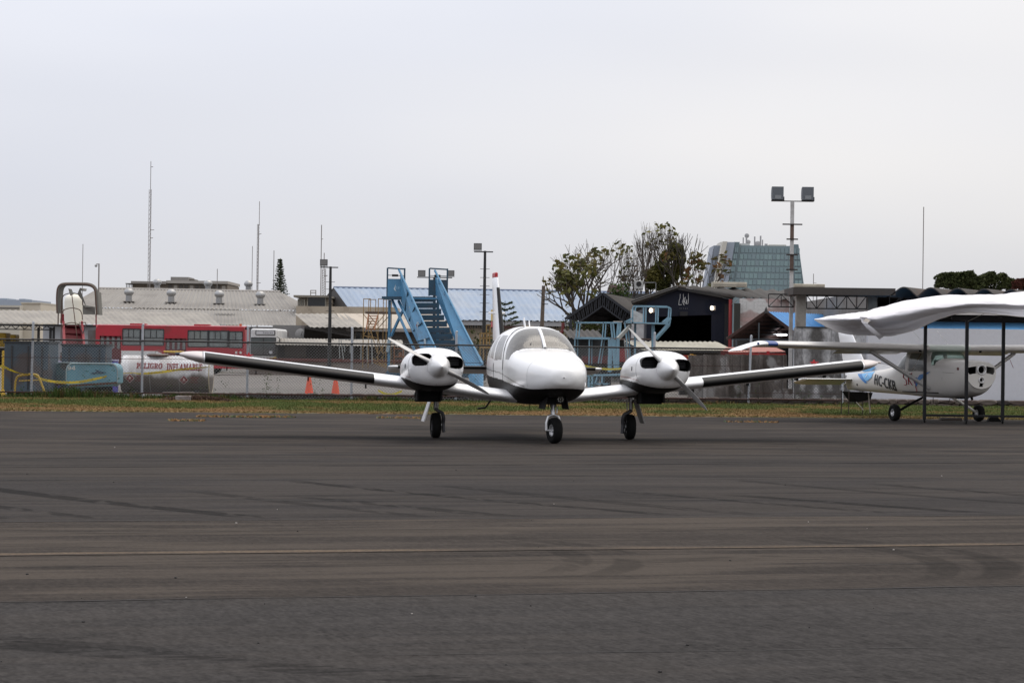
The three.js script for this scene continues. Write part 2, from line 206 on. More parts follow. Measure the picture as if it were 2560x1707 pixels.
{
  // nearest lane: coarse grey asphalt with a row of old rubber smears
  const tA = tex(13, 6.2, 2048, 2048, (u, v) => asphalt([0.034, 0.0312, 0.0302], 0.10, 1.0, 0.45, 3, [scrub(s => 2.03 + 0.93 * (s + 4.2), 0.24, 0.5, 4, -6, 0), scrub(s => 1.75 + 0.9 * (s + 4.2), 0.14, 0.35, 9, -6, -2.6)])(u - 6.5, v));
  const mA = mat(0xffffff, 0.95, 0, { specularIntensity: 0.12, map: tA }); tA.offset.set(0.5, -3.3 / 6.2); laneSheet('apron_lane', -9, 9, 3.3, 16, mA);
  // the lane with the painted line: browner, dusty
  const tB = tex(15, 6.6, 2048, 2048, (u, v) => asphalt([0.037, 0.0308, 0.0268], 0.62, 0.75, 0.72, 13, [cross(q => 0.75 - 0.22 * (q - 0.3) ** 2, 0.16, 0.34, 71, -1.2, 2.4), cross(q => 0.35 - 0.2 * (q - 0.2) ** 2, 0.14, 0.3, 73, -1, 2.2), cross(q => 3.4 - 0.2 * (q - 0.8) ** 2, 0.18, 0.36, 75, -1.2, 3.1), cross(q => 2.95 - 0.18 * (q - 0.7) ** 2, 0.15, 0.34, 77, -1.2, 3.1), scrub(s => -0.9 - 0.02 * s, 0.25, 0.2, 14), scrub(s => 1.1 + 0.015 * s, 0.2, 0.22, 17), scrub(s => 0.9 + 0.55 * (s - 1.5) ** 2, 0.2, 0.34, 19, 0.2, 3), scrub(s => -1.9 + 0.03 * s, 0.3, 0.22, 21)])(u - 7.5, v - 3.3));
  const mB = mat(0xffffff, 0.95, 0, { specularIntensity: 0.12, map: tB }); tB.offset.set(0.5, 0.5); laneSheet('apron_lane', -14, 14, -3.3, 3.292, mB);
  // lanes further out
  const sw = (a, b, c, sd, amt) => scrub(s => a + b * s + c * s * s, 0.15, Math.min(0.62, amt * 1.5), sd);
  const tC = tex(20, 6.6, 2048, 1024, (u, v) => asphalt([0.030, 0.0268, 0.0258], 0.20, 0.55, 0.7, 31, [...[-7.2, -5.6, -4.9, -3.4, -2.5, -1.1, 0.4, 1.2, 2.8, 3.6, 5.1, 6.0, 7.7, 9.1].map((s0, i) => cross(q => s0 + (0.46 + 0.04 * (i % 3)) * (q + 3.3) + 0.02 * (q + 3.3) ** 2, 0.15 + 0.05 * (i % 2), 0.42 + 0.1 * (i % 3), 80 + i, -9.9 + (i % 4), -3.3)), sw(-6.8, -0.03, 0.001, 5, .2)])(u - 10, v - 9.9));
  const mC = mat(0xffffff, 0.95, 0, { specularIntensity: 0.12, map: tC }); tC.offset.set(0.5, 9.9 / 6.6); laneSheet('apron_lane', -18, 18, -9.9, -3.308, mC);
  const tD = tex(26, 6.6, 2048, 1024, (u, v) => asphalt([0.030, 0.0266, 0.0252], 0.30, 0.5, 0.55, 47, [sw(-11, 0.1, 0.005, 2, .3), sw(-13, -0.1, 0.002, 3, .3), sw(-14.5, 0.04, 0.003, 5, .3), sw(-15.5, -0.14, 0.001, 5, .26)])(u - 13, v - 16.5));
  const mD = mat(0xffffff, 0.95, 0, { specularIntensity: 0.12, map: tD }); tD.offset.set(0.5, 16.5 / 6.6); laneSheet('apron_lane', -24, 24, -16.5, -9.908, mD);
  const tE = tex(40, 33, 2048, 2048, (u, v) => asphalt([0.029, 0.0253, 0.0238], 0.42, 0.45, 0.55, 61, [sw(-20, 0.13, 0.003, 2, .3), sw(-27, -0.1, 0.002, 3, .3), sw(-22, 0.2, 0.001, 5, .3), sw(-31, 0.24, 0.0, 5, .26), sw(-24, 0.3, 0, 8, .25)])(u - 20, v - 49.5));
  const mE = mat(0xffffff, 0.95, 0, { specularIntensity: 0.12, map: tE }); tE.offset.set(0.5, 49.5 / 33); laneSheet('apron_lane', -46, 40, -49.5, -16.508, mE);
  // the faded line and the tar joints between the lanes
  const tL = tex(20, 0.3, 2048, 48, (u, v) => { const w = 0.12 + 0.88 * sstep(0.34, 0.66, fbm2(u * 1.1, v * 9, 4, 5)), e = sstep(0, 0.07, Math.min(v, 0.3 - v) - 0.035 * n2(u * 6, v > 0.15 ? 1 : 4) - 0.01), c = n2(u * 45, v * 60) > 0.72 ? 0.35 : 1; const g = 0.75 + 0.5 * n2(u * 60, v * 60), k = w * e * c; return [lerp(0.046, 0.108, k) * g, lerp(0.039, 0.081, k) * g, lerp(0.034, 0.058, k) * g]; });
  const mL = mat(0xffffff, 0.95, 0, { specularIntensity: 0.12, map: tL }); tL.offset.set(0.5, 0.5);
  laneSheet('painted_line', -16, 16, -0.13, 0.13, mL, 0.004);
  const mJ = mat([0.014, 0.012, 0.012], 0.95);
  const joint = (q, w, sd) => { const pos = [], n = 160; const P = []; for (let i = 0; i <= n; i++) { const s = lerp(-22, 22, i / n), j = (n2(s * 1.4, sd) - 0.5) * 0.05, ww = w * (0.25 + 0.75 * n2(s * 3.1, sd + 4)); P.push([laneXZ(s, q + j - ww), laneXZ(s, q + j + ww)]); } const gs = []; for (let i = 0; i < n; i++) gs.push(quad([P[i][0][0], 0.004, P[i][0][1]], [P[i + 1][0][0], 0.004, P[i + 1][0][1]], [P[i + 1][1][0], 0.004, P[i + 1][1][1]], [P[i][1][0], 0.004, P[i][1][1]])); struct(mesh('tar_joint', gs, mJ)); };
  joint(3.3, 0.018, 3); joint(-3.3, 0.022, 8); joint(-9.9, 0.02, 12); joint(-16.5, 0.035, 15);
}
// grit and small stones lying on the apron
{
  srand(91); const light = [], dark = [];
  for (let k = 0; k < 60; k++) { const d = 11.5 + 30 * Math.pow(rnd(), 1.4), x = rr(-0.21, 0.21) * d, r = rr(0.003, 0.0085); const g = new THREE.IcosahedronGeometry(r, 0).scale(1 + 0.6 * rnd(), 0.8, 1 + 0.6 * rnd()).rotateY(rnd() * 6).translate(x, r * 0.4, -d); (rnd() < 0.3 ? light : dark).push(g); }
  tag(mesh('grit', dark, mat([0.014, 0.013, 0.013], 0.9)), 'dark grit scattered over the apron', 'grit', null, 'stuff');
  tag(mesh('gravel', light, mat([0.30, 0.28, 0.26], 0.8)), 'pale gravel crumbs scattered over the apron', 'gravel', null, 'stuff');
}
// yard beyond the fence: one sheet out to the horizon
{
  const tY = tex(60, 60, 1024, 1024, (u, v) => { const a = fbm2(u * 0.5, v * 0.14, 4, 71), g = n2(u * 9, v * 9, 4), p = sstep(0.5, 0.7, fbm2(u * 0.1, v * 0.1, 4, 83)); const L = 0.78 + 0.36 * a + 0.14 * (g - 0.5); return [lerp(0.128, 0.10, p) * L, lerp(0.115, 0.09, p) * L, lerp(0.105, 0.082, p) * L]; });
  const g = new THREE.PlaneGeometry(9000, 9000).rotateX(-Math.PI / 2).translate(0, -0.03, -3000); uvWorld(g, 0, 2);
  struct(mesh('yard_ground', g, mat(0xffffff, 0.95, 0, { map: tY })));
}
// edge of the paving against the verge: x -> z
const edgeZ = x => -(57.6 + 0.165 * x) - 0.35 * (n2(x * 0.7, 3) - 0.5) - 0.5 * (n2(x * 0.16, 7) - 0.5);
{
  const tS = tex(30, 12, 1024, 512, (u, v) => { const a = fbm2(u * 0.7, v * 0.9, 4, 17), b = n2(u * 14, v * 14, 3); const k = sstep(0.4, 0.62, a); const L = 0.7 + 0.6 * b; return [lerp(0.135, 0.075, k) * L, lerp(0.088, 0.075, k) * L, lerp(0.048, 0.03, k) * L]; });
  const pos = [], uv = [], idx = [], n = 200, m = 10; for (let j = 0; j <= m; j++) for (let i = 0; i <= n; i++) { const x = lerp(-26, 34, i / n), z = lerp(edgeZ(x), -(74 + 0.12 * x), j / m); pos.push(x, 0.006 + 0.03 * sstep(0, 0.3, j / m) * n2(x * 2, z * 2), z); uv.push(x, z); }
  for (let j = 0; j < m; j++) for (let i = 0; i < n; i++) { const q = j * (n + 1) + i; idx.push(q, q + 1, q + n + 2, q, q + n + 2, q + n + 1); }
  const g = new THREE.BufferGeometry(); g.setAttribute('position', new THREE.Float32BufferAttribute(pos, 3)); g.setAttribute('uv', new THREE.Float32BufferAttribute(uv, 2)); g.setIndex(idx); g.computeVertexNormals();
  struct(mesh('verge_soil', g, mat(0xffffff, 0.98, 0, { map: tS })));
}
// hairline cracks and sealed seams in the paving
{
  srand(17); const cm = mat([0.009, 0.008, 0.008], 0.95); for (const [s0, s1, q0, q1, w] of [[-2.5, 3.5, 6.1, 6.6, 0.006], [1.2, 4.4, 4.6, 5.3, 0.006], [-5, 0.5, -1.8, -2.2, 0.008], [2, 7, 1.7, 1.2, 0.008], [-6, 8, -6.3, -5.6, 0.014], [-9, -1, -12.6, -12.2, 0.018], [3, 13, -13.4, -14.2, 0.018], [-14, 8, -24.5, -22.8, 0.03], [6, 18, -19.5, -21, 0.025]]) { const gs = [], n = 40; let a = null; for (let i = 0; i <= n; i++) { const k = i / n, p = laneXZ(lerp(s0, s1, k), lerp(q0, q1, k) + 0.16 * (fbm2(k * 9, s0, 4, 3) - 0.5)), ww = w * (0.3 + n2(k * 22, q0)); const c = [[p[0], 0.004, p[1] - ww], [p[0], 0.004, p[1] + ww]]; if (a) gs.push(quad(a[1], c[1], c[0], a[0])); a = c; } struct(mesh('pavement_crack', gs, cm)); }
}

/* ---------- the twin-engined aeroplane taxiing towards the camera ---------- */
const M = {
  white: mat([0.80, 0.80, 0.81], 0.28, 0, { clearcoat: 0.6, clearcoatRoughness: 0.15 }),
  black: mat([0.012, 0.010, 0.010], 0.32),
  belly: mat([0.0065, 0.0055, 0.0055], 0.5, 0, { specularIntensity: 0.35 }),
  blackMatt: mat([0.008, 0.008, 0.009], 0.7, 0, { specularIntensity: 0.4 }),
  rubber: mat([0.007, 0.007, 0.007], 0.85, 0, { specularIntensity: 0.3 }),
  boot: mat([0.007, 0.0065, 0.0065], 0.5, 0, { specularIntensity: 0.45 }),
  steel: mat([0.42, 0.42, 0.43], 0.35, 0.9),
  darkSteel: mat([0.10, 0.10, 0.11], 0.45, 0.6),
  alu: mat([0.62, 0.62, 0.63], 0.32, 0.7),
  red: mat([0.36, 0.012, 0.016], 0.4),
  tip: mat([0.56, 0.51, 0.49], 0.4),
  glass: mat([0.47, 0.455, 0.43], 0.17, 0, { transmission: 0.84, thickness: 0, ior: 1.5 }),
};
const plane = thing('twin_engine_airplane', 'white low-wing twin-propeller airplane with black belly facing the camera', 'airplane', [0.39, 0, -42.4], 8.4 * D2R);
{
  // [z, half width, top, bottom, widest y, exponent above, exponent below]
  const rows = [
    [3.13, 0.012, 1.105, 1.085, 1.095, 2, 2], [3.11, 0.13, 1.19, 1.0, 1.09, 2.1, 2.1], [3.05, 0.23, 1.255, 0.945, 1.09, 2.2, 2.4], [2.9, 0.345, 1.325, 0.875, 1.09, 2.3, 2.8], [2.6, 0.455, 1.405, 0.80, 1.10, 2.5, 3.1], [2.2, 0.535, 1.465, 0.73, 1.12, 2.7, 3.2], [1.7, 0.59, 1.52, 0.665, 1.15, 2.9, 3.2],
    [1.25, 0.61, 1.56, 0.63, 1.18, 3.1, 3.2], [1.16, 0.612, 1.572, 0.625, 1.18, 3.1, 3.2], [0.95, 0.616, 1.70, 0.617, 1.18, 3.05, 3.2], [0.7, 0.62, 1.825, 0.61, 1.18, 3.0, 3.2], [0.42, 0.622, 1.912, 0.605, 1.18, 2.9, 3.2], [0.1, 0.625, 1.945, 0.60, 1.18, 2.8, 3.2], [-0.5, 0.625, 1.955, 0.60, 1.18, 2.8, 3.2], [-1.2, 0.61, 1.93, 0.61, 1.18, 2.7, 3.1],
    [-2, 0.55, 1.83, 0.66, 1.19, 2.6, 3], [-3, 0.42, 1.66, 0.77, 1.2, 2.4, 2.6], [-4, 0.27, 1.49, 0.90, 1.2, 2.2, 2.3], [-5, 0.13, 1.36, 1.04, 1.2, 2, 2], [-5.35, 0.05, 1.28, 1.12, 1.2, 2, 2]];
  const zAc = curves([[1.30, 0.70], [1.40, 0.68], [1.6, 0.61], [1.75, 0.52], [1.85, 0.43], [1.92, 0.36]]), zA = y => zAc(clamp(y, 1.30, 1.92))[0];
  const inPoly = (px, py, P) => { let c = false; for (let i = 0, j = P.length - 1; i < P.length; j = i++) if ((P[i][1] > py) !== (P[j][1] > py) && px < (P[j][0] - P[i][0]) * (py - P[i][1]) / (P[j][1] - P[i][1]) + P[i][0]) c = !c; return c; };
  const win = [[[0.33, 1.36], [0.30, 1.60], [0.16, 1.78], [-0.48, 1.79], [-0.55, 1.72], [-0.56, 1.36]], [[-0.70, 1.37], [-0.69, 1.79], [-1.2, 1.78], [-1.27, 1.40]], [[-1.40, 1.39], [-1.37, 1.76], [-1.78, 1.72], [-1.9, 1.44]]];
  const line = curves([[-5.4, 1.19], [-3, 1.13], [-1, 1.06], [0, 1.035], [1, 0.985], [2, 0.925], [2.6, 0.90], [3.14, 0.93]]), pin = curves([[-5.4, 1.27], [-1, 1.17], [0, 1.145], [1, 1.07], [2, 0.965], [2.3, 0.935], [3.14, 0.93]]);
  const cut = (x, y, z) => {
    const ax = Math.abs(x);
    if (z > 0.3 && z < 1.168 - 0.28 * ax * ax && z > zA(y) + 0.035 && y > 1.37 && ax > 0.03) return x < 0 ? 'paneA' : 'paneB';
    if (ax > 0.3) for (let k = 0; k < 3; k++) if (inPoly(z, y, win[k])) return 'side' + k + (x < 0 ? 'a' : 'b');
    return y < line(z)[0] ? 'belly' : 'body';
  };
  // paint scheme: white over black, with a thin dark pinstripe that runs down to the nose
  const W0 = [0.80, 0.80, 0.81], K0 = [0.012, 0.010, 0.010], G0 = [0.16, 0.15, 0.15];
  const zs = [...range(3.13, 2.9, 0.008), ...range(2.885, 1.3, 0.02), ...range(1.288, -2, 0.0125), ...range(-2.03, -5.35, 0.04)];
  const L = loft(rows, zs, 300, cut, 0, (x, y, z) => { const a = line(z)[0], p = pin(z)[0]; if (z < 2.25 && y > p - 0.008 && y < p + 0.008) return G0; const k = 1 - 0.10 * sstep(0.5, 0.75, fbm3(x * 2 + 5, y * 5, z * 1.1, 4)) - 0.05 * n3(x * 9, y * 26, z * 3); return [W0[0] * k, W0[1] * k, W0[2] * k * 0.99]; });
  const paintM = new THREE.MeshPhysicalMaterial({ vertexColors: true, roughness: 0.28, clearcoat: 0.6, clearcoatRoughness: 0.15, side: THREE.DoubleSide });
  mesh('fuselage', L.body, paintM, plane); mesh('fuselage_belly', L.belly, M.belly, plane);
  mesh('windshield_pane', L.paneA, M.glass, plane); mesh('windshield_pane', L.paneB, M.glass, plane);
  for (let k = 0; k < 3; k++) for (const s of ['a', 'b']) mesh('side_window', L['side' + k + s], M.glass, plane);
  // door gap behind the windshield and the door seams, as slim dark seals
  const seal = (pts, side, r = 0.008) => pipe(pts.map(([z, y]) => [side * (L.skin(y, z) + 0.001), y, z]), r, 6, 40);
  mesh('door_seal', [seal([[0.50, 1.20], [0.50, 1.36], [0.47, 1.55], [0.40, 1.70], [0.30, 1.82], [0.22, 1.89], [0.16, 1.93]], -1, 0.010), seal([[0.50, 1.20], [0.50, 1.10], [0.48, 0.98]], -1, 0.005), seal([[-0.62, 1.86], [-0.63, 1.3], [-0.62, 1.0]], -1, 0.005)], M.blackMatt, plane);
  mesh('windshield_post', [pipe([[0, 1.57, 1.17], [0, 1.705, 0.955], [0, 1.832, 0.70], [0, 1.917, 0.41]].map(p => [0, p[1] + 0.004, p[2] + 0.004]), 0.028, 8, 24, false, 0.5)], M.white, plane);
  mesh('compass', [rod([0.07, 1.87, 0.42], [0.07, 1.78, 0.46], 0.006), rod([0.07, 1.79, 0.46], [0.07, 1.73, 0.49], 0.022)], M.blackMatt, plane);
  // cabin
  const trim = mat([0.10, 0.095, 0.09], 0.85), seatM = mat([0.26, 0.23, 0.20], 0.8);
  mesh('instrument_panel', [rbx(1.02, 0.26, 0.16, 0.04, 0, 1.40, 0.86), bx(0.9, 0.02, 0.28, 0, 1.535, 0.98)], trim, plane);
  mesh('cabin_floor', bx(1.05, 0.04, 2.9, 0, 0.80, -0.4), trim, plane);
  mesh('rear_bulkhead', bx(0.95, 0.9, 0.04, 0, 1.25, -1.95), trim, plane);
  for (const [x, z] of [[-0.27, 0.1], [0.27, 0.1], [-0.27, -0.9], [0.27, -0.9]]) mesh('cabin_seat', [rbx(0.44, 0.14, 0.46, 0.05, x, 1.02, z), rbx(0.43, 0.58, 0.12, 0.05, x, 1.33, z - 0.24), rbx(0.26, 0.17, 0.09, 0.04, x, 1.66, z - 0.27)], seatM, plane);
  for (const x of [-0.27, 0.27]) mesh('control_yoke', [rod([x, 1.36, 0.8], [x, 1.36, 0.6], 0.015), ...polyPipe([[x - 0.14, 1.44, 0.6], [x - 0.12, 1.34, 0.6], [x + 0.12, 1.34, 0.6], [x + 0.14, 1.44, 0.6]], 0.016)], trim, plane);
  // nose: landing light housing, aerials, belly aerial, step
  mesh('roof_antenna', [beam([-0.15, 1.93, -0.1], [-0.17, 2.10, -0.16], 0.012, 0.05)], M.white, plane);
  mesh('roof_antenna', [beam([0.1, 1.94, -1.2], [0.1, 2.05, -1.3], 0.012, 0.06)], M.white, plane);
  mesh('belly_antenna', [rod([-0.1, 0.62, 0.2], [-0.1, 0.52, 0.15], 0.006)], M.blackMatt, plane); mesh('belly_antenna', [rod([0.12, 0.62, 0.9], [0.12, 0.55, 0.85], 0.008)], M.blackMatt, plane);
  mesh('boarding_step', polyPipe([[-0.55, 0.68, -1.25], [-0.66, 0.50, -1.35], [-0.80, 0.48, -1.37]], 0.016), M.blackMatt, plane);
  mesh('thermometer_probe', rod([-0.24, 1.62, 1.10], [-0.24, 1.66, 1.17], 0.006), M.darkSteel, plane);
  // nose cowl seam and screws
  for (const k of [-1, 1]) mesh('nose_seam', pipe([...Array(13)].map((_, i) => { const y = lerp(0.93, 1.435, i / 12), z = 2.42; return [k * (L.skin(y, z) + 0.0005), y, z]; }), 0.0025, 5, 40), mat([0.3, 0.3, 0.3], 0.6), plane);
  // faint aerial strake / taxi light lens on the nose flank
  mesh('inspection_hatch', wrap(new THREE.ShapeGeometry(new THREE.Shape([[1.35, 1.12], [1.85, 1.10], [1.85, 1.28], [1.35, 1.33]].map(p => new THREE.Vector2(...p)))), L.skin, -1, 0.002), M.white, plane);

  // wings
  const yc = x => 0.755 + 0.1145 * (x - 0.65);
  for (const s of [-1, 1]) {
    const st = (x0, x1, n) => range(x0, x1, (x1 - x0) / n).map(x => { const cuff = 0.22 * sstep(2.0, 0.6, x); const c = 1.60 + cuff; return { p: [s * x, yc(x) + 0.0, 0.74 + cuff], c, t: 0.135 * 1.6 / c, inc: 2 * D2R, camber: 0.018 }; });
    const wing = mesh('wing', wingLoft(st(0.42, 5.72, 24), 44), M.white, plane);
    // pneumatic boot along the leading edge
    mesh('de_icing_boot', wingLoft(st(2.85, 5.70, 20), 44, { from: 0.40, to: 0.585, off: 0.006, cap: false }), M.boot, wing);
    for (const x of [2.55, 3.45, 4.35, 5.2]) mesh('skin_seam', pipe([0.10, 0.22, 0.4, 0.6, 0.8].map(c => { const a = airfoil(0.135, 0.018, 44).slice(0, 45), q = a.reduce((m, r) => Math.abs(r[0] - c) < Math.abs(m[0] - c) ? r : m); return [s * x, yc(x) + q[1] * 1.6 - c * 1.6 * 0.035 + 0.0015, 0.74 - c * 1.6]; }), 0.003, 4, 20), mat([0.30, 0.30, 0.31], 0.6), wing);
    // tip fairing: tapers outwards to a blunt point at the leading edge
    const tip = []; for (let k = 0; k <= 12; k++) { const t = k / 12, x = 5.722 + 0.40 * t, f = Math.sqrt(Math.max(0.0004, 1 - Math.pow(t, 2.2))); tip.push({ p: [s * x, yc(x) + 0.012 * t, 0.74 - 0.50 * t * t - 0.02], c: 1.6 * f * (1 - 0.35 * t) + 0.02, t: 0.128, inc: 2 * D2R, camber: 0.018 }); }
    const tp = mesh('wing_tip', wingLoft(tip, 44), M.tip, wing);
    mesh('position_light', [new THREE.CapsuleGeometry(0.022, 0.08, 4, 10).rotateZ(Math.PI / 2).translate(s * 6.13, yc(6.1) + 0.02, 0.16)], s < 0 ? mat([0.03, 0.035, 0.06], 0.15) : M.tip, wing);
    // flap and aileron hinges hang below the trailing half
    for (const x of [2.9, 3.9, 4.8, 5.3]) mesh('hinge_bracket', [bx(0.015, 0.07, 0.16, s * x, yc(x) - 0.14, -0.35)], M.blackMatt, wing);
    mesh('fuel_cap', [new THREE.CylinderGeometry(0.05, 0.05, 0.02, 14).translate(s * 4.95, yc(4.95) + 0.135, 0.22), bx(0.03, 0.05, 0.03, s * 4.95, yc(4.95) + 0.16, 0.22), bx(0.15, 0.012, 0.03, s * 4.95, yc(4.95) + 0.146, 0.24)], M.red, wing);
  }

  // engine nacelles
  const nac = [[2.105, 0.17, 1.40, 1.09, 1.25, 2.1, 2.1], [2.09, 0.25, 1.435, 1.05, 1.25, 2.2, 2.2], [2.05, 0.325, 1.475, 0.995, 1.25, 2.3, 2.3], [1.98, 0.385, 1.505, 0.945, 1.25, 2.4, 2.3], [1.85, 0.435, 1.53, 0.90, 1.25, 2.5, 2.3], [1.6, 0.475, 1.55, 0.855, 1.24, 2.5, 2.3], [1.2, 0.495, 1.555, 0.825, 1.22, 2.4, 2.3], [0.7, 0.485, 1.53, 0.81, 1.18, 2.3, 2.3], [0.2, 0.43, 1.44, 0.80, 1.12, 2.2, 2.3], [-0.3, 0.33, 1.28, 0.80, 1.04, 2.1, 2.2], [-0.8, 0.2, 1.10, 0.81, 0.96, 2, 2], [-1.1, 0.06, 0.98, 0.86, 0.92, 2, 2]];
  const inlet = (x, y) => { const a = Math.abs(x) - 0.262, b = y - 1.335 + 0.02 * Math.sign(x); const w = 0.152, h = 0.098; return Math.pow(Math.abs(a) / w, 3) + Math.pow(Math.abs(b + 0.018 * (a / w)) / h, 3) < 1; };
  const cowlLine = curves([[-1.2, 1.05], [0, 1.06], [1, 1.05], [1.6, 1.02], [1.9, 0.985], [2.15, 0.96]]);
  for (const s of [-1, 1]) {
    const cx = s * 1.92;
    const zn = [...range(2.105, 1.84, 0.006), ...range(1.825, -1.1, 0.03)];
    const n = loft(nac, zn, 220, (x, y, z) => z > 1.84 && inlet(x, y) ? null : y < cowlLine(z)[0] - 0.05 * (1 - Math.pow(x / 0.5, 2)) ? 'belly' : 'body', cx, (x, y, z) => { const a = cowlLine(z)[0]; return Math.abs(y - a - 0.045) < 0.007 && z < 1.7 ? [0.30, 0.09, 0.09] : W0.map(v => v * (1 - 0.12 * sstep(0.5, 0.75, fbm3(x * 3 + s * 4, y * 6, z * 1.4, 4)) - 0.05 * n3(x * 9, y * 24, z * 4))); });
    // front plate behind the spinner closes the body
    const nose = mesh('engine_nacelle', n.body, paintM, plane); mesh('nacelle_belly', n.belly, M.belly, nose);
    mesh('spinner_plate', new THREE.CircleGeometry(0.2, 28).scale(0.9, 0.85, 1).translate(cx, 1.245, 2.10), M.darkSteel, nose);
    // inlet ducts with cylinder fins inside
    for (const k of [-1, 1]) {
      const out = []; for (let a = 0; a < 40; a++) { const t = a / 40 * 2 * Math.PI, c = Math.cos(t), q = Math.sin(t), e = 2 / 3; out.push([cx + k * 0.262 + 0.158 * Math.sign(c) * Math.pow(Math.abs(c), e), 1.335 - 0.02 * k + 0.103 * Math.sign(q) * Math.pow(Math.abs(q), e) - 0.018 * k * c]); }
      const gs = []; for (let a = 0; a < 40; a++) { const p = out[a], r = out[(a + 1) % 40]; const zf = Math.min(2.08, 2.095 - 0.9 * Math.pow(Math.max(0, Math.abs(p[0] - cx) - 0.12), 2)); gs.push(quad([p[0], p[1], zf - 0.02], [r[0], r[1], zf - 0.02], [r[0], r[1], 1.55], [p[0], p[1], 1.55])); }
      gs.push(prism(out, 1.56, 0.01)); mesh('air_inlet', gs, mat([0.02, 0.02, 0.021], 0.8), nose);
      mesh('cylinder_fins', [0, 1, 2, 3, 4].map(f => bx(0.24, 0.008, 0.14, cx + k * 0.26, 1.275 + 0.028 * f, 1.72)), M.darkSteel, nose);
    }
    for (const k of [-1, 1]) mesh('cowl_seam', pipe([...Array(15)].map((_, i) => { const y = lerp(0.98, 1.535, i / 14), z = 1.72; return [cx + k * (n.skin(y, z) + 0.001), y, z]; }), 0.003, 5, 40), mat([0.25, 0.25, 0.25], 0.6), nose);
    for (const [x, y] of [[0, 0.985], [0, 1.01], [-0.02, 0.955]]) mesh('cowl_screw', new THREE.SphereGeometry(0.008, 8, 6).translate(cx + x, y, 1.985 + (y - 0.95) * 0.6), M.blackMatt, nose);
    mesh('oil_door', wrap(new THREE.ShapeGeometry(new THREE.Shape([[1.0, 1.30], [1.25, 1.30], [1.25, 1.44], [1.0, 1.44]].map(p => new THREE.Vector2(...p)))), n.skin, -1, 0.003).translate(cx, 0, 0), mat([0.70, 0.70, 0.70], 0.4), nose); mesh('door_latch', rod([cx - n.skin(1.24, 1.5) - 0.006, 1.21, 1.5], [cx - n.skin(1.28, 1.5) - 0.006, 1.28, 1.5], 0.008, 6), M.darkSteel, nose);
    // open cowl flap and exhaust hanging below
    mesh('cowl_flap', [bx(0.44, 0.20, 0.03, cx, 0.735, 0.62), bx(0.42, 0.03, 0.36, cx, 0.83, 0.78), bx(0.03, 0.17, 0.3, cx - 0.2, 0.745, 0.76), bx(0.03, 0.17, 0.3, cx + 0.2, 0.745, 0.76)], M.blackMatt, nose);
    mesh('exhaust_pipe', [rod([cx - 0.16, 0.80, 0.45], [cx - 0.17, 0.74, 0.25], 0.035, 12)], M.darkSteel, nose);
    // propeller, at rest
    const pr = part('propeller', plane); pr.position.set(cx, 1.25, 2.13); pr.rotation.z = s < 0 ? -28 * D2R : -45 * D2R;
    mesh('spinner', new THREE.LatheGeometry([[0.002, 0.475], [0.014, 0.468], [0.05, 0.415], [0.095, 0.325], [0.135, 0.225], [0.165, 0.13], [0.185, 0.04], [0.192, -0.01], [0.19, -0.035], [0.0, -0.035]].map(p => new THREE.Vector2(...p)), 48).rotateX(Math.PI / 2), mat([0.74, 0.74, 0.74], 0.3, 0, { clearcoat: 0.5 }), pr);
    for (let k = 0; k < 2; k++) { const pos = [], idx = [], nS = 18, nP = 12; for (let i = 0; i <= nS; i++) { const t = i / nS, r = lerp(0.13, 0.955, t); const c = lerp(0.05, 0.062, sstep(0, 0.3, t)) * (1 - 0.35 * sstep(0.45, 1, t)) * Math.sqrt(Math.max(0.03, 1 - Math.pow(t, 9))), th = lerp(0.035, 0.006, sstep(0, 0.5, t)), tw = lerp(80, 48, Math.pow(t, 0.7)) * D2R; for (let j = 0; j < nP; j++) { const a = j / nP * 2 * Math.PI, u = Math.cos(a) * c, w = Math.sin(a) * th; pos.push(r, u * Math.cos(tw) - w * Math.sin(tw), u * Math.sin(tw) + w * Math.cos(tw)); } }
      for (let i = 0; i < nS; i++) for (let j = 0; j < nP; j++) { const q = i * nP + j, e = i * nP + (j + 1) % nP; idx.push(q, e, e + nP, q, e + nP, q + nP); }
      const g = new THREE.BufferGeometry(); g.setAttribute('position', new THREE.Float32BufferAttribute(pos, 3)); g.setIndex(idx); g.computeVertexNormals(); g.rotateZ(-k * 180 * D2R);
      mesh('blade', g, mat([0.40, 0.40, 0.40], 0.4, 0.3), pr); }
  }

  // tail: swept fin with boot and red cap, all-moving tailplane
  const fin = [0, 1, 2, 3, 4, 5, 6, 7, 8].map(k => { const t = k / 8; return { p: [0, 1.34 + 1.60 * t, lerp(-3.55, -4.70, t)], c: lerp(1.62, 0.72, t), t: 0.10, camber: 0, inc: 0 }; });
  const f = mesh('vertical_fin', wingLoft(fin, 40, { up: V(1, 0, 0) }), M.white, plane);
  mesh('de_icing_boot', wingLoft(fin.slice(2, 8).map((q, i) => q), 40, { from: 0.42, to: 0.58, off: 0.006, cap: false, up: V(1, 0, 0) }), M.boot, f);
  mesh('beacon_cap', [rbx(0.06, 0.11, 0.42, 0.028, 0, 2.985, -5.04)], M.red, f);
  mesh('tail_whisker', [rod([-0.16, 2.25, -4.75], [0.16, 2.25, -4.75], 0.02, 8), new THREE.SphereGeometry(0.02, 8, 6).scale(1.5, 1, 3).translate(0, 2.25, -4.74)], M.white, f);
  mesh('flag_decal', [wrap(new THREE.ShapeGeometry(new THREE.Shape([[-5.25, 2.10], [-5.02, 2.10], [-5.05, 2.32], [-5.28, 2.32]].map(p => new THREE.Vector2(...p)))), () => 0.035, -1, 0.004)], mat([0.55, 0.36, 0.05], 0.5), f);
